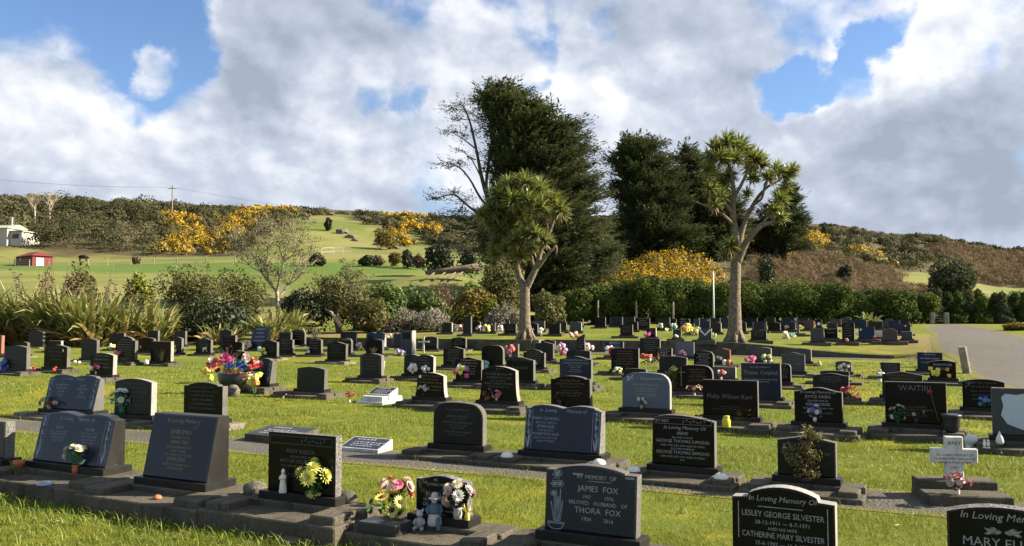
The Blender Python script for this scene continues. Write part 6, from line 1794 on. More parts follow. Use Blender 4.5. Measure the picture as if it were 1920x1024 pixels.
def bloom_mesh(col, kind='rose'):
    k = (col, kind)
    if k in BLOOM: return BLOOM[k]
    m = MB(); rg = random.Random(len(kind))
    if kind == 'rose':
        for ring, (nn, r, zt, tilt) in enumerate(((7, 1.0, .15, .35), (6, .75, .38, .75), (5, .45, .55, 1.1))):
            for i in range(nn):
                a = 6.283 * i / nn + ring * .5
                dx, dy = math.cos(a), math.sin(a)
                w = r * .55
                p0 = (dx * .1, dy * .1, zt * .3); p1 = (dx * r * .75 - dy * w, dy * r * .75 + dx * w, zt + r * .25 * tilt); p2 = (dx * r, dy * r, zt + r * .35 * tilt); p3 = (dx * r * .75 + dy * w, dy * r * .75 - dx * w, zt + r * .25 * tilt)
                m.add([p0, p3, p2, p1], [(0, 1, 2, 3)])
        m.ball((0, 0, .4), .3, 6, 4)
    elif kind == 'mum':
        for ring in range(4):
            nn = 13
            for i in range(nn):
                a = 6.283 * i / nn + ring * .24; t = .1 + ring * .36
                dv = Vector((math.cos(a) * math.cos(t), math.sin(a) * math.cos(t), math.sin(t)))
                sd = Vector((-math.sin(a), math.cos(a), 0)) * .12
                m.add([dv * .1, dv * .7 + sd, dv * (1.05 - ring * .08) + Vector((0, 0, -.06)), dv * .7 - sd], [(0, 1, 2, 3)])
    elif kind == 'sun':
        for ring in range(2):
            for i in range(14):
                a = 6.283 * i / 14 + ring * .22; t = .1 + .2 * ring
                dv = Vector((math.cos(a) * math.cos(t), math.sin(a) * math.cos(t), math.sin(t))); sd = Vector((-math.sin(a), math.cos(a), 0)) * .15
                m.add([dv * .2, dv * .65 + sd, dv, dv * .65 - sd], [(0, 1, 2, 3)])
        m.ball((0, 0, .1), (.38, .38, .2), 9, 5, 1)
    elif kind == 'ball':
        r2 = random.Random(3)
        for i in range(60):
            v = Vector((r2.gauss(0, 1), r2.gauss(0, 1), r2.gauss(0, 1))).normalized()
            a = v.orthogonal().normalized(); b = v.cross(a)
            q = r2.uniform(.16, .26)
            m.add([v * .85 - a * q, v * .95 + b * q, v * .9 + a * q, v * 1.0 - b * q], [(0, 1, 2, 3)])
        m.ball((0, 0, 0), .8, 8, 5)
    BLOOM[k] = m.mesh('bloom', [MATS['petal_' + col], MATS['petal_core']])
    return BLOOM[k]
VASES = {'white': 'ceramic', 'green': 'plastic_green', 'dark': 'dark_pot', 'terracotta': 'terracotta', 'grey': 'pot_grey', 'none': None}
BQ = random.Random(12)
def bouquet(px, py, hpx, cols, label, n=7, kind='rose', vase='white', wide=.8, leaf='leaf_plain_green', leaves=40, bs=.17, cat='flowers', name='flower_bouquet', group='flowers left on the graves', tall=0.0, lean=0, vh=.28):
    P = seat(px, py)
    H = hpx / FPX * P.y
    root = empty(name, P, BQ.uniform(0, 6), label, cat, group)
    near = P.y < 20
    v0 = 0.0
    if VASES[vase]:
        m = MB(); vr = H * .13
        m.lathe([(vr * .75, 0), (vr * .95, H * vh * .5), (vr * .8, H * vh * .85), (vr * 1.05, H * vh)], 12)
        m.build('vase', MATS[VASES[vase]], root, True); v0 = H * vh * .9
    c = Vector((lean * H, 0, v0 + (H - v0) * (.52 + tall * .2)))
    rad = Vector((H * wide * .5, H * wide * .5, (H - v0) * .46))
    heads = []
    for i in range(n):
        for _ in range(12):
            v = Vector((BQ.gauss(0, 1), BQ.gauss(0, 1), BQ.gauss(.35, .8))).normalized()
            q = c + Vector((v.x * rad.x, v.y * rad.y, v.z * rad.z)) * BQ.uniform(.72, .95)
            if all((q - h[0]).length > H * bs * 1.1 for h in heads): break
        heads.append((q, v, cols[i % len(cols)]))
    st = MB()
    for q, v, _ in heads:
        st.tube([(0, 0, v0 * .7), (q.x * .5, q.y * .5, v0 + (q.z - v0) * .55), tuple(q)], [H * .012, H * .012, H * .010], 4)
    for i in range(leaves if near else leaves // 2):
        v = Vector((BQ.gauss(0, 1), BQ.gauss(0, 1), BQ.gauss(-.1, .7))).normalized()
        q = c + Vector((v.x * rad.x, v.y * rad.y, v.z * rad.z)) * BQ.uniform(.3, .98)
        a = (v + Vector((BQ.gauss(0, .5), BQ.gauss(0, .5), BQ.gauss(.2, .5)))).normalized(); b = a.orthogonal().normalized() * H * .05
        a *= H * BQ.uniform(.10, .2)
        st.add([q - a * .5, q + b, q + a * .6, q - b], [(0, 1, 2, 3)])
    st.build('leaves', MATS[leaf], root)
    if near:
        for q, v, col in heads:
            o = link('bloom', bloom_mesh(col, kind), root, q)
            s = H * bs * BQ.uniform(.85, 1.15)
            o.scale = (s, s, s)
            o.rotation_euler = (v + Vector((0, 0, .15))).to_track_quat('Z', 'Y').to_euler()
    else:
        for col in dict.fromkeys(cols):
            m = MB()
            for q, v, cc in heads:
                if cc == col: m.ball(q, H * bs * .95 * BQ.uniform(.85, 1.15), 7, 5, 0, .25, BQ)
            if m.v: m.build('blooms', MATS['petal_' + col], root)
    return root
# nearest rows
bouquet(588, 952, 66, ['lemon', 'lemon', 'lemon', 'yellow'], 'spray of big lemon yellow chrysanthemums lying against the black vine-banded headstone', 9, 'mum', 'none', 1.05, 'leaf_plain_green', 40, .24)
bouquet(141, 898, 52, ['cream', 'white', 'cream'], 'cream roses in a small terracotta pot before the carved book headstone', 8, 'rose', 'terracotta', .8, 'leaf_plain_green', 46, .17)
bouquet(725, 990, 50, ['lemon', 'lemon', 'yellow'], 'low bunch of pale yellow sunflowers in a dark trough', 8, 'sun', 'dark', 1.6, 'leaf_plain_green', 40, .31, vh=.12)
bouquet(742, 962, 62, ['palepink', 'coral', 'palepink', 'pink', 'coral', 'dust'], 'pink lilies and coral roses rising behind the sunflowers', 13, 'rose', 'dark', 1.0, 'leaf_dark', 30, .17)
bouquet(858, 996, 70, ['white', 'dust', 'palepink', 'cream'], 'pale pink and white posy in front of the small black headstone', 13, 'mum', 'grey', .85, 'leaf_dark', 36, .16)
bouquet(229, 784, 46, ['white', 'white', 'cream'], 'white flowers with bright green leaves by the white-edged arched headstone', 9, 'rose', 'green', .95, 'leaf_aqua', 60, .16)
bouquet(92, 770, 24, ['mint', 'peach'], 'ferny green bunch with peach flowers by the slate book headstone', 6, 'rose', 'none', 1.5, 'leaf_aqua', 60, .2)
bouquet(100, 771, 14, ['peach', 'coral'], 'fallen peach flower lying by the slate book headstone', 4, 'rose', 'none', 2.2, 'leaf_plain_green', 14, .36)
bouquet(1795, 934, 40, ['palepink', 'coral', 'dust', 'pink', 'dust', 'palepink'], 'rounded posy of dusty pink roses at the foot of the white cross', 18, 'rose', 'white', 1.1, 'leaf_dark', 30, .155, vh=.2)
bouquet(1528, 793, 30, ['purple', 'lilac', 'white', 'purple'], 'purple and white flowers before the curved-top black headstone', 11, 'rose', 'white', 1.1, 'leaf_plain_green', 40, .17)
bouquet(1594, 752, 22, ['red', 'coral', 'red', 'pink'], 'red artificial flowers beside the headstone behind', 9, 'rose', 'none', 1.6, 'leaf_dark', 24, .24)
bouquet(1684, 808, 34, ['palepink', 'white', 'palepink'], 'pale pink carnations leaning before the large black headstone', 6, 'rose', 'none', .9, 'leaf_plain_green', 26, .16, lean=-.1)
bouquet(1718, 810, 36, ['dust', 'maroon'], 'withered brown and maroon flowers before the large black headstone', 5, 'rose', 'dark', .8, 'leaf_dark', 20, .12)
bouquet(1846, 768, 22, ['sky', 'blue', 'sky'], 'blue hydrangea bunch before the black arched headstone', 9, 'ball', 'none', 1.1, 'leaf_plain_green', 20, .2)
bouquet(1302, 745, 20, ['dust', 'peach', 'rust'], 'basket of faded orange flowers by the gold cross headstone', 10, 'rose', 'white', 1.5, 'leaf_dark', 20, .18)
bouquet(1352, 713, 18, ['red', 'white', 'coral'], 'red and white flowers on top of the low grey block', 8, 'rose', 'white', 1.1, 'leaf_plain_green', 16, .2)
bouquet(1309, 790, 12, ['red', 'palepink'], 'small red flowers at the corner of the wide plain black headstone', 5, 'rose', 'none', 1.6, 'leaf_dark', 10, .25)
bouquet(1411, 790, 15, ['coral', 'palepink'], 'single coral flower in front of the wide plain black headstone', 3, 'rose', 'none', .9, 'leaf_plain_green', 10, .24)
bouquet(914, 753, 22, ['red', 'coral', 'peach'], 'red and green flowers in front of the black waisted headstone', 6, 'rose', 'none', .8, 'leaf_plain_green', 30, .2)
bouquet(931, 754, 18, ['pink', 'palepink'], 'pink flowers in front of the black waisted headstone', 5, 'rose', 'white', .9, 'leaf_plain_green', 12, .25)
bouquet(795, 748, 22, ['white', 'cream'], 'cream flowers in a square vase before the waisted headstone with a round emblem', 9, 'mum', 'dark', 1.1, 'leaf_dark', 20, .18)
bouquet(1050, 775, 30, ['maroon', 'red', 'maroon'], 'dark red roses standing behind the wide blue book headstone', 4, 'rose', 'dark', .7, 'leaf_dark', 16, .15)
bouquet(655, 756, 20, ['coral', 'red'], 'red flower at the corner of the white marble grave', 3, 'rose', 'white', .8, 'leaf_plain_green', 12, .28)
bouquet(542, 752, 13, ['maroon', 'palepink'], 'dried maroon flowers below the blank dark headstone', 5, 'rose', 'none', 1.6, 'leaf_dark', 16, .25)
bouquet(867, 716, 30, ['yellow', 'hotpink', 'purple', 'hotpink', 'yellow', 'white'], 'bright pink, yellow and purple bunch before the black gabled headstone', 11, 'rose', 'none', .95, 'leaf_plain_green', 30, .19)
bouquet(915, 690, 14, ['mint', 'mint'], 'mint green ribbon flower before the plain black headstone', 3, 'ball', 'none', 1.1, 'leaf_aqua', 12, .3)
bouquet(973, 712, 18, ['palepink', 'palepink', 'white'], 'pale pink flower ball at the side of the black waisted headstone', 6, 'ball', 'none', .8, 'leaf_dark', 10, .25)
bouquet(957, 672, 22, ['coral', 'coral', 'pink'], 'coral flower ball before the pillared brown-black headstone', 8, 'ball', 'white', 1.0, 'leaf_plain_green', 12, .22)
bouquet(1003, 690, 14, ['sky'], 'small blue flower before the headstone with neat silver lettering', 4, 'ball', 'none', .9, 'leaf_dark', 12, .25)
bouquet(1158, 702, 12, ['lemon', 'mint', 'cream'], 'yellow-green flowers at the foot of the broad black headstone', 6, 'rose', 'none', 1.4, 'leaf_plain_green', 16, .26)
bouquet(774, 707, 18, ['white', 'white'], 'white chrysanthemums in the front pot of the open-book headstone', 7, 'ball', 'white', .9, 'leaf_dark', 6, .25)
bouquet(798, 702, 15, ['white', 'white'], 'white chrysanthemums in the rear pot of the open-book headstone', 7, 'ball', 'white', .9, 'leaf_dark', 6, .25)
bouquet(180, 702, 17, ['pink', 'white', 'red'], 'pink and white flowers beside the white-edged black headstone', 7, 'rose', 'white', 1.2, 'leaf_plain_green', 12, .25)
bouquet(8, 697, 22, ['blue', 'sky', 'blue'], 'spike of blue flowers near the picture edge', 8, 'ball', 'none', .7, 'leaf_plain_green', 16, .2)
bouquet(61, 695, 8, ['red', 'coral'], 'tiny orange-red posy on the plinth beside the blue spike', 4, 'rose', 'none', 1.3, 'leaf_dark', 6, .35)
bouquet(104, 694, 8, ['red'], 'tiny red posy in front of the headstone with a white medallion', 3, 'rose', 'none', 1.0, 'leaf_dark', 6, .35)
bouquet(145, 684, 7, ['white'], 'two white blossoms on the lawn between plinths', 2, 'ball', 'none', 2.2, 'leaf_plain_green', 4, .4)
bouquet(220, 678, 17, ['red', 'coral', 'pink'], 'red flowers in a white vase before the crested headstone', 5, 'rose', 'white', .9, 'leaf_plain_green', 12, .25)
bouquet(209, 657, 12, ['lemon', 'cream'], 'yellow-green flowers behind the crested headstone', 5, 'rose', 'none', .9, 'leaf_plain_green', 12, .25)
bouquet(259, 660, 13, ['pink', 'palepink'], 'pink flowers behind the square frosted headstone', 4, 'rose', 'none', .9, 'leaf_aqua', 12, .26)
bouquet(327, 662, 12, ['lemon'], 'lime flower at the edge of the square frosted headstone', 3, 'rose', 'none', .8, 'leaf_plain_green', 10, .3)
bouquet(385, 663, 9, ['cream', 'straw'], 'cream flowers on the long plinth beside the tub', 5, 'rose', 'none', 1.1, 'leaf_dark', 8, .3)
bouquet(384, 632, 12, ['palepink', 'white'], 'palest pink flowers in the shade of the tea tree', 5, 'rose', 'none', 1.2, 'leaf_plain_green', 8, .25)
bouquet(405, 645, 11, ['coral', 'palepink'], 'coral flowers beside the headstone with a small photo', 5, 'rose', 'none', 1.4, 'leaf_dark', 8, .25)
bouquet(430, 658, 8, ['red', 'coral'], 'bright red pair of flowers on a plinth in the back row', 3, 'rose', 'none', 1.8, 'leaf_dark', 4, .4)
bouquet(465, 656, 18, ['cream', 'palepink', 'straw'], 'cream and pink dried flowers before the leaning blue-black headstone', 7, 'rose', 'none', .9, 'leaf_dark', 14, .22)
bouquet(493, 672, 14, ['yellow', 'mint', 'yellow'], 'yellow and mint bunch before the headstone on pale concrete', 6, 'rose', 'none', 1.2, 'leaf_aqua', 10, .28)
bouquet(581, 662, 12, ['white', 'cream'], 'white flowers before the headstone under the lavender', 4, 'rose', 'none', 1.0, 'leaf_dark', 10, .25)
bouquet(547, 640, 10, ['pink', 'cream'], 'little pink flower beside the round-topped headstone', 3, 'rose', 'none', .9, 'leaf_dark', 8, .3)
bouquet(673, 657, 14, ['mint', 'lemon', 'palepink'], 'mint and lemon flowers beside the gold arc headstone', 6, 'rose', 'grey', .9, 'leaf_aqua', 10, .25)
bouquet(732, 650, 9, ['pink', 'palepink', 'cream'], 'pink flowers between the two blue book headstones', 5, 'rose', 'none', 1.6, 'leaf_dark', 8, .25)
bouquet(750, 668, 13, ['white', 'lilac', 'lilac'], 'pale lilac spray lying at the foot of the tall pale pillar', 9, 'mum', 'none', 1.9, 'leaf_dark', 20, .26)
bouquet(1052, 668, 24, ['hotpink', 'lilac', 'palepink', 'peach'], 'tall pink and lilac bunch beside the slanting pointed stone', 8, 'rose', 'none', .8, 'leaf_plain_green', 14, .2)
bouquet(1075, 658, 16, ['palepink', 'coral', 'palepink'], 'pale pink bunch tucked against the slanting pointed stone', 6, 'rose', 'none', 1.2, 'leaf_dark', 8, .24)
bouquet(1103, 662, 18, ['pink', 'palepink', 'white'], 'pink bunch on the sunny side of the slanting pointed stone', 7, 'rose', 'none', .9, 'leaf_plain_green', 8, .24)
bouquet(1143, 673, 28, ['red', 'white', 'blue'], 'red, white and blue garland before the blue two-part headstone', 8, 'rose', 'none', .5, 'leaf_dark', 8, .14)
bouquet(1211, 682, 18, ['coral', 'red', 'palepink', 'coral'], 'coral red flowers in a pale bowl beside the broad black headstone', 9, 'rose', 'white', 1.2, 'leaf_plain_green', 10, .22)
bouquet(1213, 636, 12, ['hotpink', 'pink'], 'hot pink flower on the grey-brown square headstone', 4, 'rose', 'none', 1.2, 'leaf_dark', 4, .3)
bouquet(1280, 672, 10, ['pink', 'white', 'cream'], 'pink and white flowers before the plain blue-grey headstone', 5, 'rose', 'none', 1.5, 'leaf_dark', 6, .3)
bouquet(1351, 680, 13, ['white', 'cream'], 'white flowers before the brown granite headstone', 4, 'rose', 'dark', .9, 'leaf_aqua', 12, .22)
bouquet(1408, 684, 16, ['hotpink', 'pink'], 'hot pink flowers behind the blue square headstone', 7, 'rose', 'none', 1.3, 'leaf_dark', 8, .26)
bouquet(1436, 686, 20, ['lemon', 'white', 'mint'], 'lime leaves with a white flower behind the blue square headstone', 5, 'rose', 'none', 1.3, 'leaf_plain_green', 30, .18)
bouquet(1583, 698, 15, ['cream', 'white', 'cream'], 'large cream bouquet before the little grey headstone', 8, 'ball', 'none', 1.3, 'leaf_plain_green', 8, .24)
bouquet(1733, 688, 26, ['pink', 'pink', 'palepink'], 'big pink flower ball at the headstone closest to the bollard', 12, 'ball', 'white', .85, 'leaf_dark', 6, .22)
bouquet(1752, 716, 22, ['yellow', 'yellow'], 'yellow flowers on stems at the foot of the headstone near the road', 4, 'rose', 'none', .9, 'leaf_plain_green', 16, .22)
bouquet(1774, 714, 20, ['yellow', 'orange', 'yellow'], 'yellow and orange flowers over dry foliage near the road', 5, 'rose', 'none', 1.3, 'leaf_dark', 26, .2)
bouquet(1650, 718, 24, ['white', 'straw', 'white'], 'pale dried stems wrapped in white before the gabled headstone', 5, 'mum', 'white', .6, 'leaf_dark', 10, .16)
# upper lawn
for i, (px, py, h, cl, lb) in enumerate([
 (668, 617, 8, ['white', 'mint'], 'white flowers at the bare-soil end of the upper row'), (677, 616, 8, ['palepink', 'lilac'], 'palest pink flowers at the bare-soil end of the upper row'), (727, 616, 12, ['white', 'cream'], 'white hydrangea before the arched headstone on the upper lawn'), (710, 615, 6, ['lemon', 'cream'], 'low yellow posy on the upper lawn by the grey mounds'),
 (746, 619, 4, ['lemon'], 'single yellow flower lying on the upper lawn edge'), (785, 617, 12, ['cream', 'peach', 'white'], 'cream flowers in the crowded upper row'), (808, 618, 12, ['red', 'coral', 'white'], 'red bunch in a white box on the upper lawn'), (822, 618, 9, ['palepink', 'cream'], 'pale pink posy next to the red bunch'), (850, 620, 10, ['peach', 'cream'], 'peach flowers in the crowded upper row'), (870, 622, 14, ['yellow', 'coral', 'white', 'orange'], 'mixed yellow and coral bunch in the crowded upper row'),
 (897, 621, 10, ['palepink', 'white'], 'whitish pink posy in the crowded upper row'), (912, 624, 14, ['yellow', 'yellow', 'white'], 'bright yellow bunch in the crowded upper row'), (938, 623, 12, ['white', 'palepink'], 'white flowers before the grey headstone by the forked trunk'), (997, 625, 10, ['white'], 'white flowers just beside the forked trunk'), (1018, 614, 12, ['purple', 'purple'], 'vivid purple flowers on the upper lawn'), (1014, 625, 10, ['white', 'white', 'palepink'], 'broad white bunch under the purple flowers'),
 (1040, 612, 9, ['lemon', 'white'], 'lemon flowers behind the square black headstone'), (1071, 602, 9, ['lemon', 'mint'], 'lime green bunch against the dark hedge'), (1078, 619, 8, ['white'], 'small white angel-like posy on the grey upper headstone'), (1171, 606, 8, ['lemon'], 'thin lemon flower between far headstones'), (1238, 618, 12, ['white', 'cream', 'lemon'], 'white flowers in the cluttered middle of the upper lawn'), (1250, 622, 7, ['white', 'cream'], 'pale low posy in the cluttered middle of the upper lawn'),
 (1263, 618, 11, ['mint', 'white'], 'mint and white bunch behind the little blue headstone'), (1267, 637, 8, ['cream', 'white'], 'cream flowers in front of the little blue headstone'), (1286, 632, 22, ['yellow', 'lemon', 'yellow', 'orange'], 'big bush of yellow flowers beside the headstone with a chevron'), (1303, 630, 18, ['yellow', 'lemon', 'cream'], 'second yellow bush touching the headstone with a chevron'), (1338, 632, 8, ['cream', 'lemon'], 'cream flowers at the edge of the headstone with a chevron'), (1250, 596, 5, ['orange', 'yellow'], 'orange flowers on top of a far headstone'),
 (1312, 597, 6, ['straw', 'cream'], 'dried straw-coloured flowers along a far headstone top'), (1361, 606, 7, ['peach', 'coral'], 'peach ball by the twisted trunk'), (1422, 618, 7, ['white', 'white'], 'white flowers before the grey-blue headstone'), (1430, 617, 7, ['white'], 'further white flowers before the grey-blue headstone'), (1476, 618, 8, ['yellow', 'peach'], 'yellow flowers before the slim grey cross'), (1499, 617, 8, ['orange', 'peach'], 'orange flowers just past the slim grey cross'),
 (1473, 636, 14, ['white', 'cream'], 'white and cream flowers heaped on a wide low plinth'), (1487, 634, 9, ['white', 'mint'], 'white ornaments and flowers on a wide low plinth'), (1588, 642, 7, ['palepink', 'coral'], 'pink posy at the foot of the tall two-tier headstone'), (1611, 633, 12, ['white', 'palepink', 'white'], 'pale bunch leaning before the deep blue headstone'), (1640, 637, 6, ['red', 'red'], 'red flowers lying beside the reddish brown headstone'), (1697, 622, 9, ['cream', 'lemon'], 'small cream ornament flowers on the rough concrete block'), (1533, 612, 7, ['white'], 'white flowers before the picture-frame headstone'), (1555, 599, 5, ['palepink'], 'pale pink flower on a far headstone top')]):
    bouquet(px, py, h, cl, lb, 6, 'rose', 'none', 1.0, 'leaf_plain_green', 16, .26, group='flowers on the upper lawn')

# tub of many flowers
def tub():
    P = seat(447, 732)
    H = 75 / FPX * P.y
    root = empty('flower_tub', P, 0, 'big dark tub overflowing with red, pink, blue and orange flowers', 'flower tub')
    w = H * .62
    m = MB(); m.lathe([(w * .62, 0), (w * .75, H * .2), (w * .82, H * .40), (w * .78, H * .42), (w * .7, H * .36)], 18); m.build('tub', MATS['dark_pot'], root, True)
    rg = random.Random(4)
    lf = MB()
    for i in range(90):
        a = rg.uniform(0, 6.28); r = rg.uniform(.1, .95) * w
        q = Vector((math.cos(a) * r, math.sin(a) * r, H * rg.uniform(.42, .75)))
        d_ = Vector((rg.gauss(0, 1), rg.gauss(0, 1), rg.gauss(.5, .5))).normalized(); b = d_.orthogonal().normalized() * .02; d_ *= .09
        lf.add([q - d_, q + b, q + d_, q - b], [(0, 1, 2, 3)])
    lf.build('leaves', MATS['leaf_plain_green'], root)
    def cl(col, pts, s, kind='rose'):
        for x, z in pts:
            o = link('bloom', bloom_mesh(col, kind), root, (x * w, -w * rg.uniform(.25, .8), z * H))
            o.scale = (s, s, s); o.rotation_euler = (R(50) + rg.uniform(-.3, .3), rg.uniform(-.4, .4), 0)
    cl('coral', [(-.75, .72), (-.5, .80), (-.62, .62), (-.85, .58)], .10); cl('red', [(-.95, .55), (-.7, .48), (-.98, .66)], .08); cl('hotpink', [(-.32, .82), (-.38, .72), (-.26, .74)], .11)
    cl('blue', [(-.2, .62), (0, .65), (.15, .60), (.3, .66), (.42, .58), (-.05, .58), (.25, .54)], .085, 'mum'); cl('orange', [(-.35, .44), (-.18, .46), (0, .44), (.14, .47), (.22, .40), (-.28, .50)], .065)
    cl('palepink', [(.38, .83), (.50, .76), (.42, .74)], .09); cl('red', [(.85, .60), (.98, .62), (.72, .58)], .085); cl('orange', [(.75, .75), (.5, .36), (.62, .38), (.42, .32)], .09); cl('white', [(.78, .68), (.72, .34), (-.90, .74)], .08); cl('yellow', [(.55, .30), (.66, .26)], .09)
    gs = MB()
    for i in range(30):
        a = rg.gauss(0, .35); L = H * rg.uniform(.5, .85)
        b = Vector((-.5 * w + rg.gauss(0, .06), .1, H * .45))
        gs.strip([b, b + Vector((math.sin(a) * L * .5, 0, math.cos(a) * L * .5)), b + Vector((math.sin(a * 1.5) * L * .8, .02, math.cos(a) * L * .8))], [.012, .010, .002])
    gs.build('dry_grass', MATS['petal_straw'], root)
tub()
bouquet(398, 718, 30, ['yellow', 'orange', 'white', 'yellow'], 'yellow and orange flowers on one green stem, standing apart from the tub', 5, 'rose', 'none', .9, 'stem_green', 8, .24, tall=.75)
bouquet(478, 744, 48, ['yellow', 'orange', 'yellow'], 'yellow rose on a long green stem in front of the tub', 4, 'rose', 'none', .45, 'stem_green', 6, .15, tall=.8)

# figures and small ornaments
def figure(px, py, hpx, prof_, mat, label, cat, name, n=12, more=None):
    P = seat(px, py); H = hpx / FPX * P.y
    m = MB(); m.lathe([(r * H, z * H) for r, z in prof_], n)
    if more: more(m, H)
    o = m.build(name, MATS[mat], None, True, P)
    return tag(o, label, cat)
def angel_more(m, H):
    m.ball((0, 0, H * .86), (H * .085, H * .085, H * .10), 10, 7)
    m.tube([(-H * .10, -H * .02, H * .70), (-H * .13, -H * .08, H * .58), (0, -H * .13, H * .62)], [H * .035, H * .04, H * .03], 7)
    m.tube([(H * .10, -H * .02, H * .70), (H * .13, -H * .08, H * .58), (0, -H * .13, H * .62)], [H * .035, H * .04, H * .03], 7)
    m.ball((0, 0, H * .95), (H * .05, H * .05, H * .04), 8, 5)
figure(530, 953, 45, [(.15, 0), (.17, .04), (.14, .3), (.115, .5), (.12, .66), (.09, .74), (.045, .78), (.04, .82)], 'ceramic', 'white robed praying figurine on the concrete step', 'figurine', 'figurine', 14, angel_more)
def dolls():
    # rag doll in a blue smock with a straw hat, leaning on the flowers
    P = seat(815, 997); H = 62 / FPX * P.y
    root = empty('rag_doll', P, R(-10), 'rag doll in a blue smock and cream hat propped before the small black headstone', 'doll')
    m = MB(); m.lathe([(H * .20, 0), (H * .23, H * .08), (H * .19, H * .32), (H * .13, H * .40)], 14); m.build('skirt', MATS['cloth_white'], root, True)
    m = MB(); m.lathe([(H * .16, H * .34), (H * .19, H * .42), (H * .17, H * .58), (H * .07, H * .68)], 12)
    m.tube([(-H * .14, 0, H * .6), (-H * .22, -H * .06, H * .45), (-H * .17, -H * .12, H * .36)], [H * .07, H * .06, H * .045], 8); m.tube([(H * .14, 0, H * .6), (H * .22, -H * .06, H * .45), (H * .2, -H * .14, H * .34)], [H * .07, H * .06, H * .045], 8)
    m.build('smock', MATS['cloth_blue'], root, True)
    m = MB(); m.ball((0, -.01, H * .76), (H * .10, H * .10, H * .11), 10, 7); m.build('head', MATS['skin_doll'], root, True)
    m = MB(); m.lathe([(H * .20, H * .80), (H * .19, H * .82), (H * .115, H * .83), (H * .10, H * .93), (H * .05, H * .98)], 14); m.build('hat', MATS['cloth_white'], root, True)
    m = MB(); m.box(H * .12, H * .24, -H * .30, -H * .24, -.02, H * .30, .01); m.build('scarf', MATS['cloth_blue'], root)
    P = seat(787, 996); H = 38 / FPX * P.y
    root = empty('toy_bear', P, R(-15), 'weathered grey sitting toy bear beside the rag doll', 'toy')
    m = MB(); m.ball((0, 0, H * .32), (H * .22, H * .2, H * .32), 10, 7)
    for s in (-1, 1):
        m.tube([(s * H * .14, -H * .05, H * .14), (s * H * .2, -H * .25, H * .08), (s * H * .22, -H * .38, H * .08)], [H * .1, H * .09, H * .08], 8)
        m.tube([(s * H * .18, 0, H * .48), (s * H * .27, -H * .12, H * .34), (s * H * .2, -H * .2, H * .24)], [H * .075, H * .07, H * .06], 8)
    m.build('body', MATS['pot_grey'], root, True)
    m = MB(); m.ball((0, -H * .03, H * .76), (H * .19, H * .18, H * .18), 10, 7); m.ball((0, -H * .19, H * .72), (H * .08, H * .07, H * .06), 8, 5)
    for s in (-1, 1): m.ball((s * H * .15, 0, H * .92), (H * .07, H * .04, H * .07), 8, 5)
    m.build('head', MATS['cloth_white'], root, True)
dolls()
def trough():
    P = seat(722, 1000)
    m = MB(); k = P.y / FPX
    w, h = 86 * k, 20 * k
    m.box(-w / 2, w / 2, -.13, .13, .002, h, .01)
    o = m.build('trough', MATS['dark_pot'], None, False, P - Vector((0, 0, 0))); o.rotation_euler = (0, 0, -TH)
    tag(o, 'long low dark trough holding the sunflowers', 'planter')
    P = seat(876, 1000); k = P.y / FPX; H = 30 * k
    m = MB()
    for i in range(8):
        a = i * .785; m.add([(0, 0, H * .35), (math.cos(a - .3) * H * .22, math.sin(a - .3) * H * .22, H * .6), (math.cos(a) * H * .3, math.sin(a) * H * .3, H), (math.cos(a + .3) * H * .22, math.sin(a + .3) * H * .22, H * .6)], [(0, 1, 2, 3)])
    m.lathe([(H * .14, 0), (H * .17, H * .2), (H * .10, H * .5)], 10)
    tag(m.build('paper_lily', MATS['petal_yellow'], None, False, P), 'orange-yellow plastic lily at the edge of the pale posy', 'flower')
trough()
def boulder(px, py, wpx, hpx, label, seed):
    P = seat(px, py); k = P.y / FPX
    m = MB(); m.ball((0, 0, hpx * k * .35), (wpx * k / 2, wpx * k * .38, hpx * k * .65), 14, 9, 0, .07, random.Random(seed))
    tag(m.build('boulder', MATS['boulder'], None, True, P), label, 'rock')
boulder(478, 928, 44, 24, 'mossy brown boulder between the gold-lettered and vine-banded headstones', 3)
boulder(651, 937, 40, 22, 'brown boulder at the end of the vine-banded black headstone', 5)
boulder(437, 742, 26, 20, 'pale grey boulder beside the dark flower tub', 6)
boulder(545, 1021, 50, 12, 'dark flat stone on the step below the yellow chrysanthemums', 7)
figure(1362, 806, 21, [(.36, 0), (.38, .05), (.38, .62), (.30, .74), (.28, .95), (.30, 1)], 'jar_yellow', 'yellow glass candle jar on the lawn', 'jar', 'candle_jar', 14)
figure(1784, 812, 34, [(.26, 0), (.38, .12), (.46, .5), (.44, .78), (.54, .9), (.54, .97), (.48, 1)], 'dark_pot', 'glossy black urn with a flared rim beside the large black headstone', 'urn', 'urn', 18)
figure(1821, 846, 30, [(.24, 0), (.30, .05), (.30, .25), (.20, .33), (.34, .45), (.40, .66), (.34, .86), (.15, .98)], 'glass_jar', 'round pale globe lantern behind the white cross', 'lantern', 'globe_lantern', 16)
def owl(m, H):
    for s in (-1, 1): m.ball((s * H * .25, 0, H * .5), (H * .24, H * .2, H * .4), 8, 6); m.ball((s * H * .25, 0, H * .95), H * .17, 8, 6)
figure(1850, 852, 14, [(.5, 0), (.5, .08), (.3, .1)], 'ceramic', 'pair of tiny white birds on a base near the globe lantern', 'figurine', 'bird_figurine', 10, owl)
figure(1875, 842, 24, [(.22, 0), (.30, .2), (.24, .5), (.10, .8), (.03, 1)], 'glass_jar', 'clear glass droplet vase before the shield headstone', 'vase', 'glass_vase', 12)
figure(85, 912, 9, [(1.4, 0), (1.7, .3), (1.5, .5), (1.2, .35)], 'plate_blue', 'small blue and white dish on the concrete step', 'dish', 'dish', 16)
figure(35, 888, 14, [(.5, 0), (.7, .5), (.8, 1), (.7, .9)], 'terracotta', 'small clay pot with a sprawling plant at the picture edge', 'plant pot', 'plant_pot', 12)
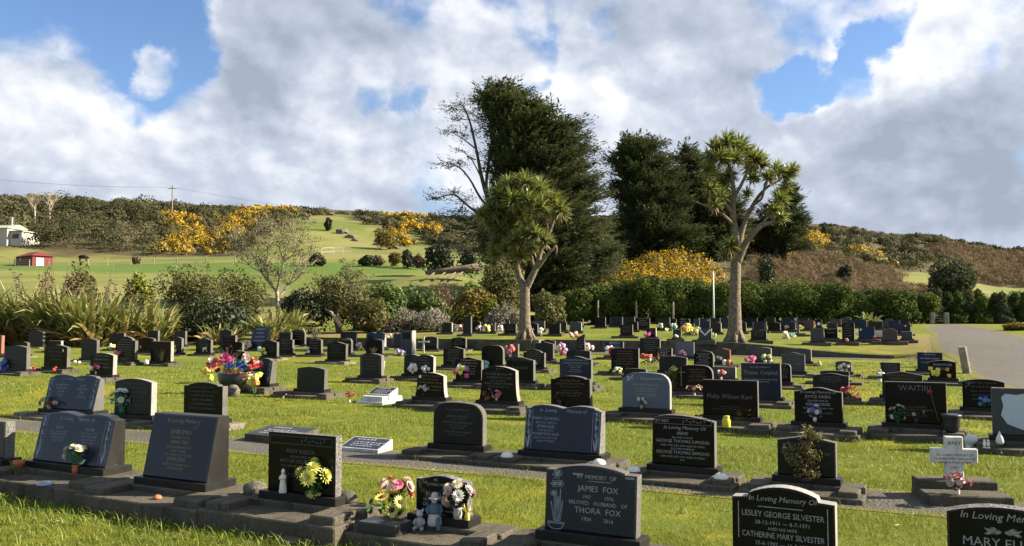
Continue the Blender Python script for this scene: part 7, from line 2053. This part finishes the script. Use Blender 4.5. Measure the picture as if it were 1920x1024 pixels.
figure(295, 938, 8, [(.9, 0), (1.1, .3), (.7, .8), (.2, 1)], 'terracotta', 'broken clay ornament at the foot of the gold-lettered headstone', 'ornament', 'clay_ornament', 10)
figure(713, 695, 17, [(.42, 0), (.46, .4), (.52, .92), (.55, 1)], 'pot_grey', 'pale stone urn standing behind the curtain-carved headstone', 'urn', 'stone_urn', 14)
figure(275, 684, 9, [(.5, 0), (.62, .4), (.5, .9), (.3, 1)], 'ceramic', 'small white bowl on the plinth next to the yellow grass', 'bowl', 'bowl', 12)
figure(486, 659, 9, [(.36, 0), (.38, 1), (.34, 1)], 'ceramic', 'white cup beside the leaning blue-black headstone', 'cup', 'cup', 12)
figure(1366, 687, 11, [(.3, 0), (.32, .9), (.2, 1)], 'tin_red', 'red votive candle on the low grey block', 'candle', 'votive_candle', 10)
figure(1358, 687, 11, [(.3, 0), (.32, .9), (.2, 1)], 'ceramic', 'white votive candle beside a red one on the low grey block', 'candle', 'votive_candle', 10)
figure(1536, 687, 10, [(.4, 0), (.5, .3), (.3, .7), (.2, 1)], 'petal_straw', 'straw-coloured statuette on the end of a plinth by the gravel', 'statuette', 'statuette', 10)
bouquet(1203, 777, 22, ['cream', 'straw', 'white'], 'small white ornaments and dried flowers before the pale blue-grey headstone', 5, 'ball', 'grey', 1.0, 'leaf_dark', 10, .16)
# red rose taped to the large black headstone
for S in STONES:
    lb = S['root'].get('label', '')
    if lb.startswith('large black headstone with one tall name'):
        root = empty('rose_stem', S['root'].matrix_world @ Vector(S['face'](S['w'] * .36, S['h'] * .10, .03)), -TH, 'single red rose on a stem leaning on the large black headstone', 'flower')
        m = MB(); m.tube([(0, 0, 0), (-.05, .0, .22), (-.10, .01, .42)], .006, 5); m.build('stem', MATS['seed_brown'], root)
        o = link('bloom', bloom_mesh('red', 'rose'), root, (-.11, -.01, .44)); o.scale = (.045,) * 3; o.rotation_euler = (R(30), R(-20), 0)
# tuft of yellow grass, lavender, speckled shrub
def grassy(px, py, hpx, n, mat, label, cat, name, seed, spread=.5, wdt=.014):
    P = seat(px, py); H = hpx / FPX * P.y; rs = np.random.RandomState(seed)
    V, F = [], []
    for i in range(n):
        sword(V, F, (rs.normal() * .03, rs.normal() * .03, 0), rs.random() * 6.28, abs(rs.normal()) * spread, H * (.7 + .4 * rs.random()), wdt, .3, rs, 3)
    o = link(name, np_mesh(name, V, F, MATS[mat], np.clip(rs.normal(size=len(F)) * .25 + .6, 0, 1)), None, P)
    tag(o, label, cat)
grassy(305, 681, 28, 30, 'leaf_flax_dry', 'tuft of dry yellow grass in front of the square frosted headstone', 'grass tuft', 'yellow_grass', 3, .28)
grassy(590, 640, 22, 160, 'leaf_greyish', 'dry lavender clump hanging over a black headstone', 'plant', 'lavender', 4, .6, .02)
grassy(702, 668, 14, 60, 'leaf_flax_dry', 'reddish spiky plant behind the curtain-carved headstone', 'plant', 'spiky_plant', 5, .6, .03)
grassy(35, 882, 26, 8, 'grass_tuft', 'long green blades sprawling from the small clay pot', 'plant', 'blade_plant', 6, 1.2, .03)
grassy(1240, 690, 30, 50, 'leaf_flax_dry', 'dry spiky grass beside the coral red flowers', 'plant', 'dry_grass', 7, .5, .02)
grassy(850, 686, 12, 26, 'leaf_greyish', 'dry white stems before the headstone with small pale lettering', 'plant', 'dry_stems', 8, .7, .014)
P = seat(1513, 910); H = 92 / FPX * P.y
rs = np.random.RandomState(5)
root = empty('speckled_shrub', P, 0, 'narrow cream-speckled evergreen shrub growing before the plain dark headstone', 'shrub')
V, F, T = leaf_cloud([(rs.normal() * .05 + .02 * t, rs.normal() * .05, H * t, H * .24 * (1.15 - t * .75) * (.8 + .4 * rs.random()), H * .24 * (1.15 - t * .75), H * .13) for t in np.linspace(.08, .92, 12)] + [(-.16, -.05, H * .38, .10, .08, .10), (-.2, 0, H * .55, .08, .06, .08)], 2600, .034, rs, shell=.3)
link('foliage', np_mesh('foliage', V, F, MATS['leaf_olive'], T), root)
V, F, T = leaf_cloud([(0, 0, H * t, H * .25 * (1.15 - t * .75), H * .25 * (1.15 - t * .75), H * .14) for t in np.linspace(.08, .92, 8)], 500, .028, rs, shell=.8)
link('pale_leaves', np_mesh('pale_leaves', V, F, MATS['leaf_flax_dry'], T), root)

# flat plaques
def plaque(x0, x1, yt, yb, label, block, face, lines, ink='ink_silver', tilt=18, hgt_=.13, dp=.42, base=None):
    P = hit((x0 + x1) / 2, yb); k = P.y / FPX
    w = (x1 - x0) * k / (CT + ST * P.x / P.y)
    root = empty('grave_plaque', P, -TH, label, 'plaque', 'low grave plaques')
    z0 = .0
    if base:
        for i, (gw, y0, y1, z1) in enumerate(base):
            m = MB(); m.box(-w / 2 * gw, w / 2 * gw, y0, y1, -.05, z1, .01); m.build('plinth', MATS[block], root)
            BOXES.append((root, -w / 2 * gw, w / 2 * gw, y0, y1, P.z + z1))
        z0 = base[-1][3]
        y_off = .22
    else: y_off = 0
    zf, zb = z0 + hgt_ * .45, z0 + hgt_ * .45 + dp * math.sin(R(tilt))
    a, b0, b1 = w / 2, y_off, y_off + dp
    m = MB(); m.add([(-a, b0, z0 - .04), (a, b0, z0 - .04), (a, b1, z0 - .04), (-a, b1, z0 - .04), (-a, b0, zf), (a, b0, zf), (a, b1, zb), (-a, b1, zb)], [(0, 1, 5, 4), (1, 2, 6, 5), (2, 3, 7, 6), (3, 0, 4, 7), (4, 5, 6, 7), (3, 2, 1, 0)])
    m.build('block', MATS[block], root)
    f = lambda x, t, o: (x, b0 + (b1 - b0) * t, zf + (zb - zf) * t + o)
    m = MB(); m.add([f(-a * .94, .06, .004), f(a * .94, .06, .004), f(a * .94, .94, .004), f(-a * .94, .94, .004)], [(0, 1, 2, 3)])
    sl = m.build('name_plate', MATS[face], root)
    m = MB(); rg = random.Random(int(x0))
    for t, hh, n_ in ((.72, .12, 6), (.5, .08, 9), (.34, .08, 8), (.18, .08, 7)):
        x = -a * .6
        for i in range(n_):
            q = rg.uniform(.02, .06); m.add([f(x, t, .006), f(x + q, t, .006), f(x + q, t + hh, .006), f(x, t + hh * rg.uniform(.7, 1), .006)], [(0, 1, 2, 3)]); x += q + a * .06
    m.build('inscription', MATS[ink], sl)
plaque(636, 708, 823, 848, 'sloping plaque of dark granite in pale marble on the gravel path', 'white_marble', 'dark_blue_granite', 4, hgt_=.12, dp=.36)
plaque(458, 548, 801, 831, 'flat dark plaque set in a wide concrete block with a tiny red flower', 'concrete', 'black_granite', 4, tilt=7, hgt_=.26, dp=.6)
plaque(678, 718, 736, 757, 'white marble grave with a sloping black plaque, alone among the dark headstones', 'white_marble', 'black_granite', 4, tilt=22, hgt_=.12, dp=.34, base=[(1.25, -.12, .75, .05), (1.0, -.02, .18, .16), (1.1, .181, .70, .14)])

# ------------------------------------------------------------------ grass blades over the nearer lawn
def grass():
    rs = np.random.RandomState(17)
    segs = []
    for d0, d1, dens, hh, wd in ((4.2, 8.5, 3000, .042, .0045), (8.5, 13, 1300, .05, .007), (13, 20, 520, .040, .012), (20, 34, 150, .045, .022)):
        X0, X1 = -.70 * d1, .70 * d1
        n = int((X1 - X0) * (d1 - d0) * dens)
        x = X0 + (X1 - X0) * rs.random(n); y = d0 + (d1 - d0) * rs.random(n)
        k = np.abs(x) < .66 * y + .6
        x, y = x[k], y[k]
        u, s = to_us(x, y)
        # no grass on the path, the gravel or the road
        t = (x - PATH_A.x) * pn.x + (y - PATH_A.y) * pn.y
        al = (x - PATH_A.x) * pd.x + (y - PATH_A.y) * pd.y
        onpath = (t > -.30 + .08 * np.sin(al * 4)) & (t < .80 + .1 * np.sin(al * 3 + 1)) & (al > -4)
        rx = np.interp(y, [p[1] for p in ROAD_L][::-1], [p[0] for p in ROAD_L][::-1])
        k = ~onpath & ~(x > rx - .1 + .3 * np.sin(y * 3))
        x, y = x[k], y[k]
        segs.append((x, y, hh, wd))
    V, F, o = [], [], 0
    for x, y, hh, wd in segs:
        n = len(x)
        z = ground_z(x, y)
        patch = .75 + .5 * (np.sin(x * 1.7 + np.sin(y * 1.3)) * np.sin(y * 1.9 + x * .4)) + .25 * np.sin(x * 7.1) * np.sin(y * 6.3)
        h = hh * np.clip(patch, .35, 1.5) * (.5 + .9 * rs.random(n))
        az = rs.random(n) * 6.283
        ln = h * (.25 + .8 * rs.random(n))
        la = rs.random(n) * 6.283
        w = wd * (.7 + .6 * rs.random(n))
        v = np.empty((n, 3, 3))
        v[:, 0] = np.stack([x - np.cos(az) * w / 2, y - np.sin(az) * w / 2, z - .004], -1)
        v[:, 1] = np.stack([x + np.cos(az) * w / 2, y + np.sin(az) * w / 2, z - .004], -1)
        v[:, 2] = np.stack([x + np.cos(la) * ln, y + np.sin(la) * ln, z + h], -1)
        V.append(v.reshape(-1, 3)); F.append(np.arange(n * 3).reshape(n, 3) + o); o += n * 3
    V = np.concatenate(V); F = np.concatenate(F)
    tint = np.clip(rs.normal(size=len(F)) * .2 + .42, 0, 1)
    ob = link('grass', np_mesh('grass', V, F, MATS['grass_blade'], tint)); tag(ob, 'short mossy lawn grass', None, None, 'stuff')
    # longer unmown tufts against the concrete
    V, F = [], []
    for r_, x0, x1, y0, y1, z in BOXES:
        if r_.location.y > 17: continue
        if z - r_.location.z > .30: continue
        c_, s_ = math.cos(r_.rotation_euler.z), math.sin(r_.rotation_euler.z)
        per = [(x0, y0, x1, y0), (x1, y0, x1, y1), (x1, y1, x0, y1), (x0, y1, x0, y0)]
        for ax, ay, bx_, by in per:
            L = math.hypot(bx_ - ax, by - ay)
            for i in range(int(L * 55)):
                t = rs.random(); q = .02 + .05 * rs.random()
                lx = ax + (bx_ - ax) * t + (by - ay) / L * q; ly = ay + (by - ay) * t - (bx_ - ax) / L * q
                X = r_.location.x + lx * c_ - ly * s_; Y = r_.location.y + lx * s_ + ly * c_
                tt = (X - PATH_A.x) * pn.x + (Y - PATH_A.y) * pn.y
                if -.3 < tt < .8 and rs.random() < .8: continue
                if support(X, Y) > gz(X, Y) + .02: continue
                sword(V, F, (X, Y, gz(X, Y) - .01), rs.random() * 6.28, .1 + .6 * rs.random(), .05 + .09 * rs.random() ** 1.5, .007, .6, rs, 3)
    ob = link('grass_tufts', np_mesh('grass_tufts', V, F, MATS['grass_tuft'], np.clip(rs.normal(size=len(F)) * .25 + .5, 0, 1))); tag(ob, 'longer grass tufts along the concrete', None, None, 'stuff')
    # stray longer tussocks and weeds through the lawn
    V, F = [], []
    for i in range(420):
        Y = 5 + 12 * rs.random() ** .8; X = (rs.random() * 1.3 - .65) * Y
        tt = (X - PATH_A.x) * pn.x + (Y - PATH_A.y) * pn.y
        if -.4 < tt < .9 or support(X, Y) > gz(X, Y) + .02: continue
        for q in range(rs.randint(8, 26)):
            sword(V, F, (X + rs.normal() * .06, Y + rs.normal() * .06, gz(X, Y) - .01), rs.random() * 6.28, .2 + .9 * rs.random(), .05 + .06 * rs.random(), .007, .5, rs, 3)
    ob = link('weeds', np_mesh('weeds', V, F, MATS['grass_tuft'], np.clip(rs.normal(size=len(F)) * .3 + .4, 0, 1))); tag(ob, 'stray tussocks and weeds through the lawn', None, None, 'stuff')
    # rough uncut grass in the near corner
    V, F = [], []
    for i in range(5200):
        X = -6.4 + 6.6 * rs.random(); a = 7.5 - .53 * (X + 1.8)
        Y = a - .10 - 1.5 * rs.random() ** 1.6
        if support(X, Y) > gz(X, Y) + .02: continue
        sword(V, F, (X, Y, gz(X, Y) - .01), rs.random() * 6.28, .1 + .7 * rs.random(), .06 + .12 * rs.random() ** 2, .008, .7, rs, 3)
    ob = link('rough_grass', np_mesh('rough_grass', V, F, MATS['grass_tuft'], np.clip(rs.normal(size=len(F)) * .25 + .5, 0, 1))); tag(ob, 'rough uncut grass in the near corner', None, None, 'stuff')
grass()
def daisies():
    rs = random.Random(8)
    m = MB()
    for px, py in ((65, 972), (110, 977), (545, 710), (705, 800), (820, 975), (1680, 985), (1684, 984), (1100, 770), (812, 880), (520, 842), (870, 935), (300, 640)):
        P = hit(px, py, .04)
        for k in range(5):
            a = k * 1.256; m.add([P, P + Vector((math.cos(a - .4), math.sin(a - .4), .1)) * .012, P + Vector((math.cos(a), math.sin(a), .2)) * .018, P + Vector((math.cos(a + .4), math.sin(a + .4), .1)) * .012], [(0, 1, 2, 3)])
    tag(m.build('daisies', MATS['petal_white']), 'scattered white daisies in the grass', None, None, 'stuff')
daisies()
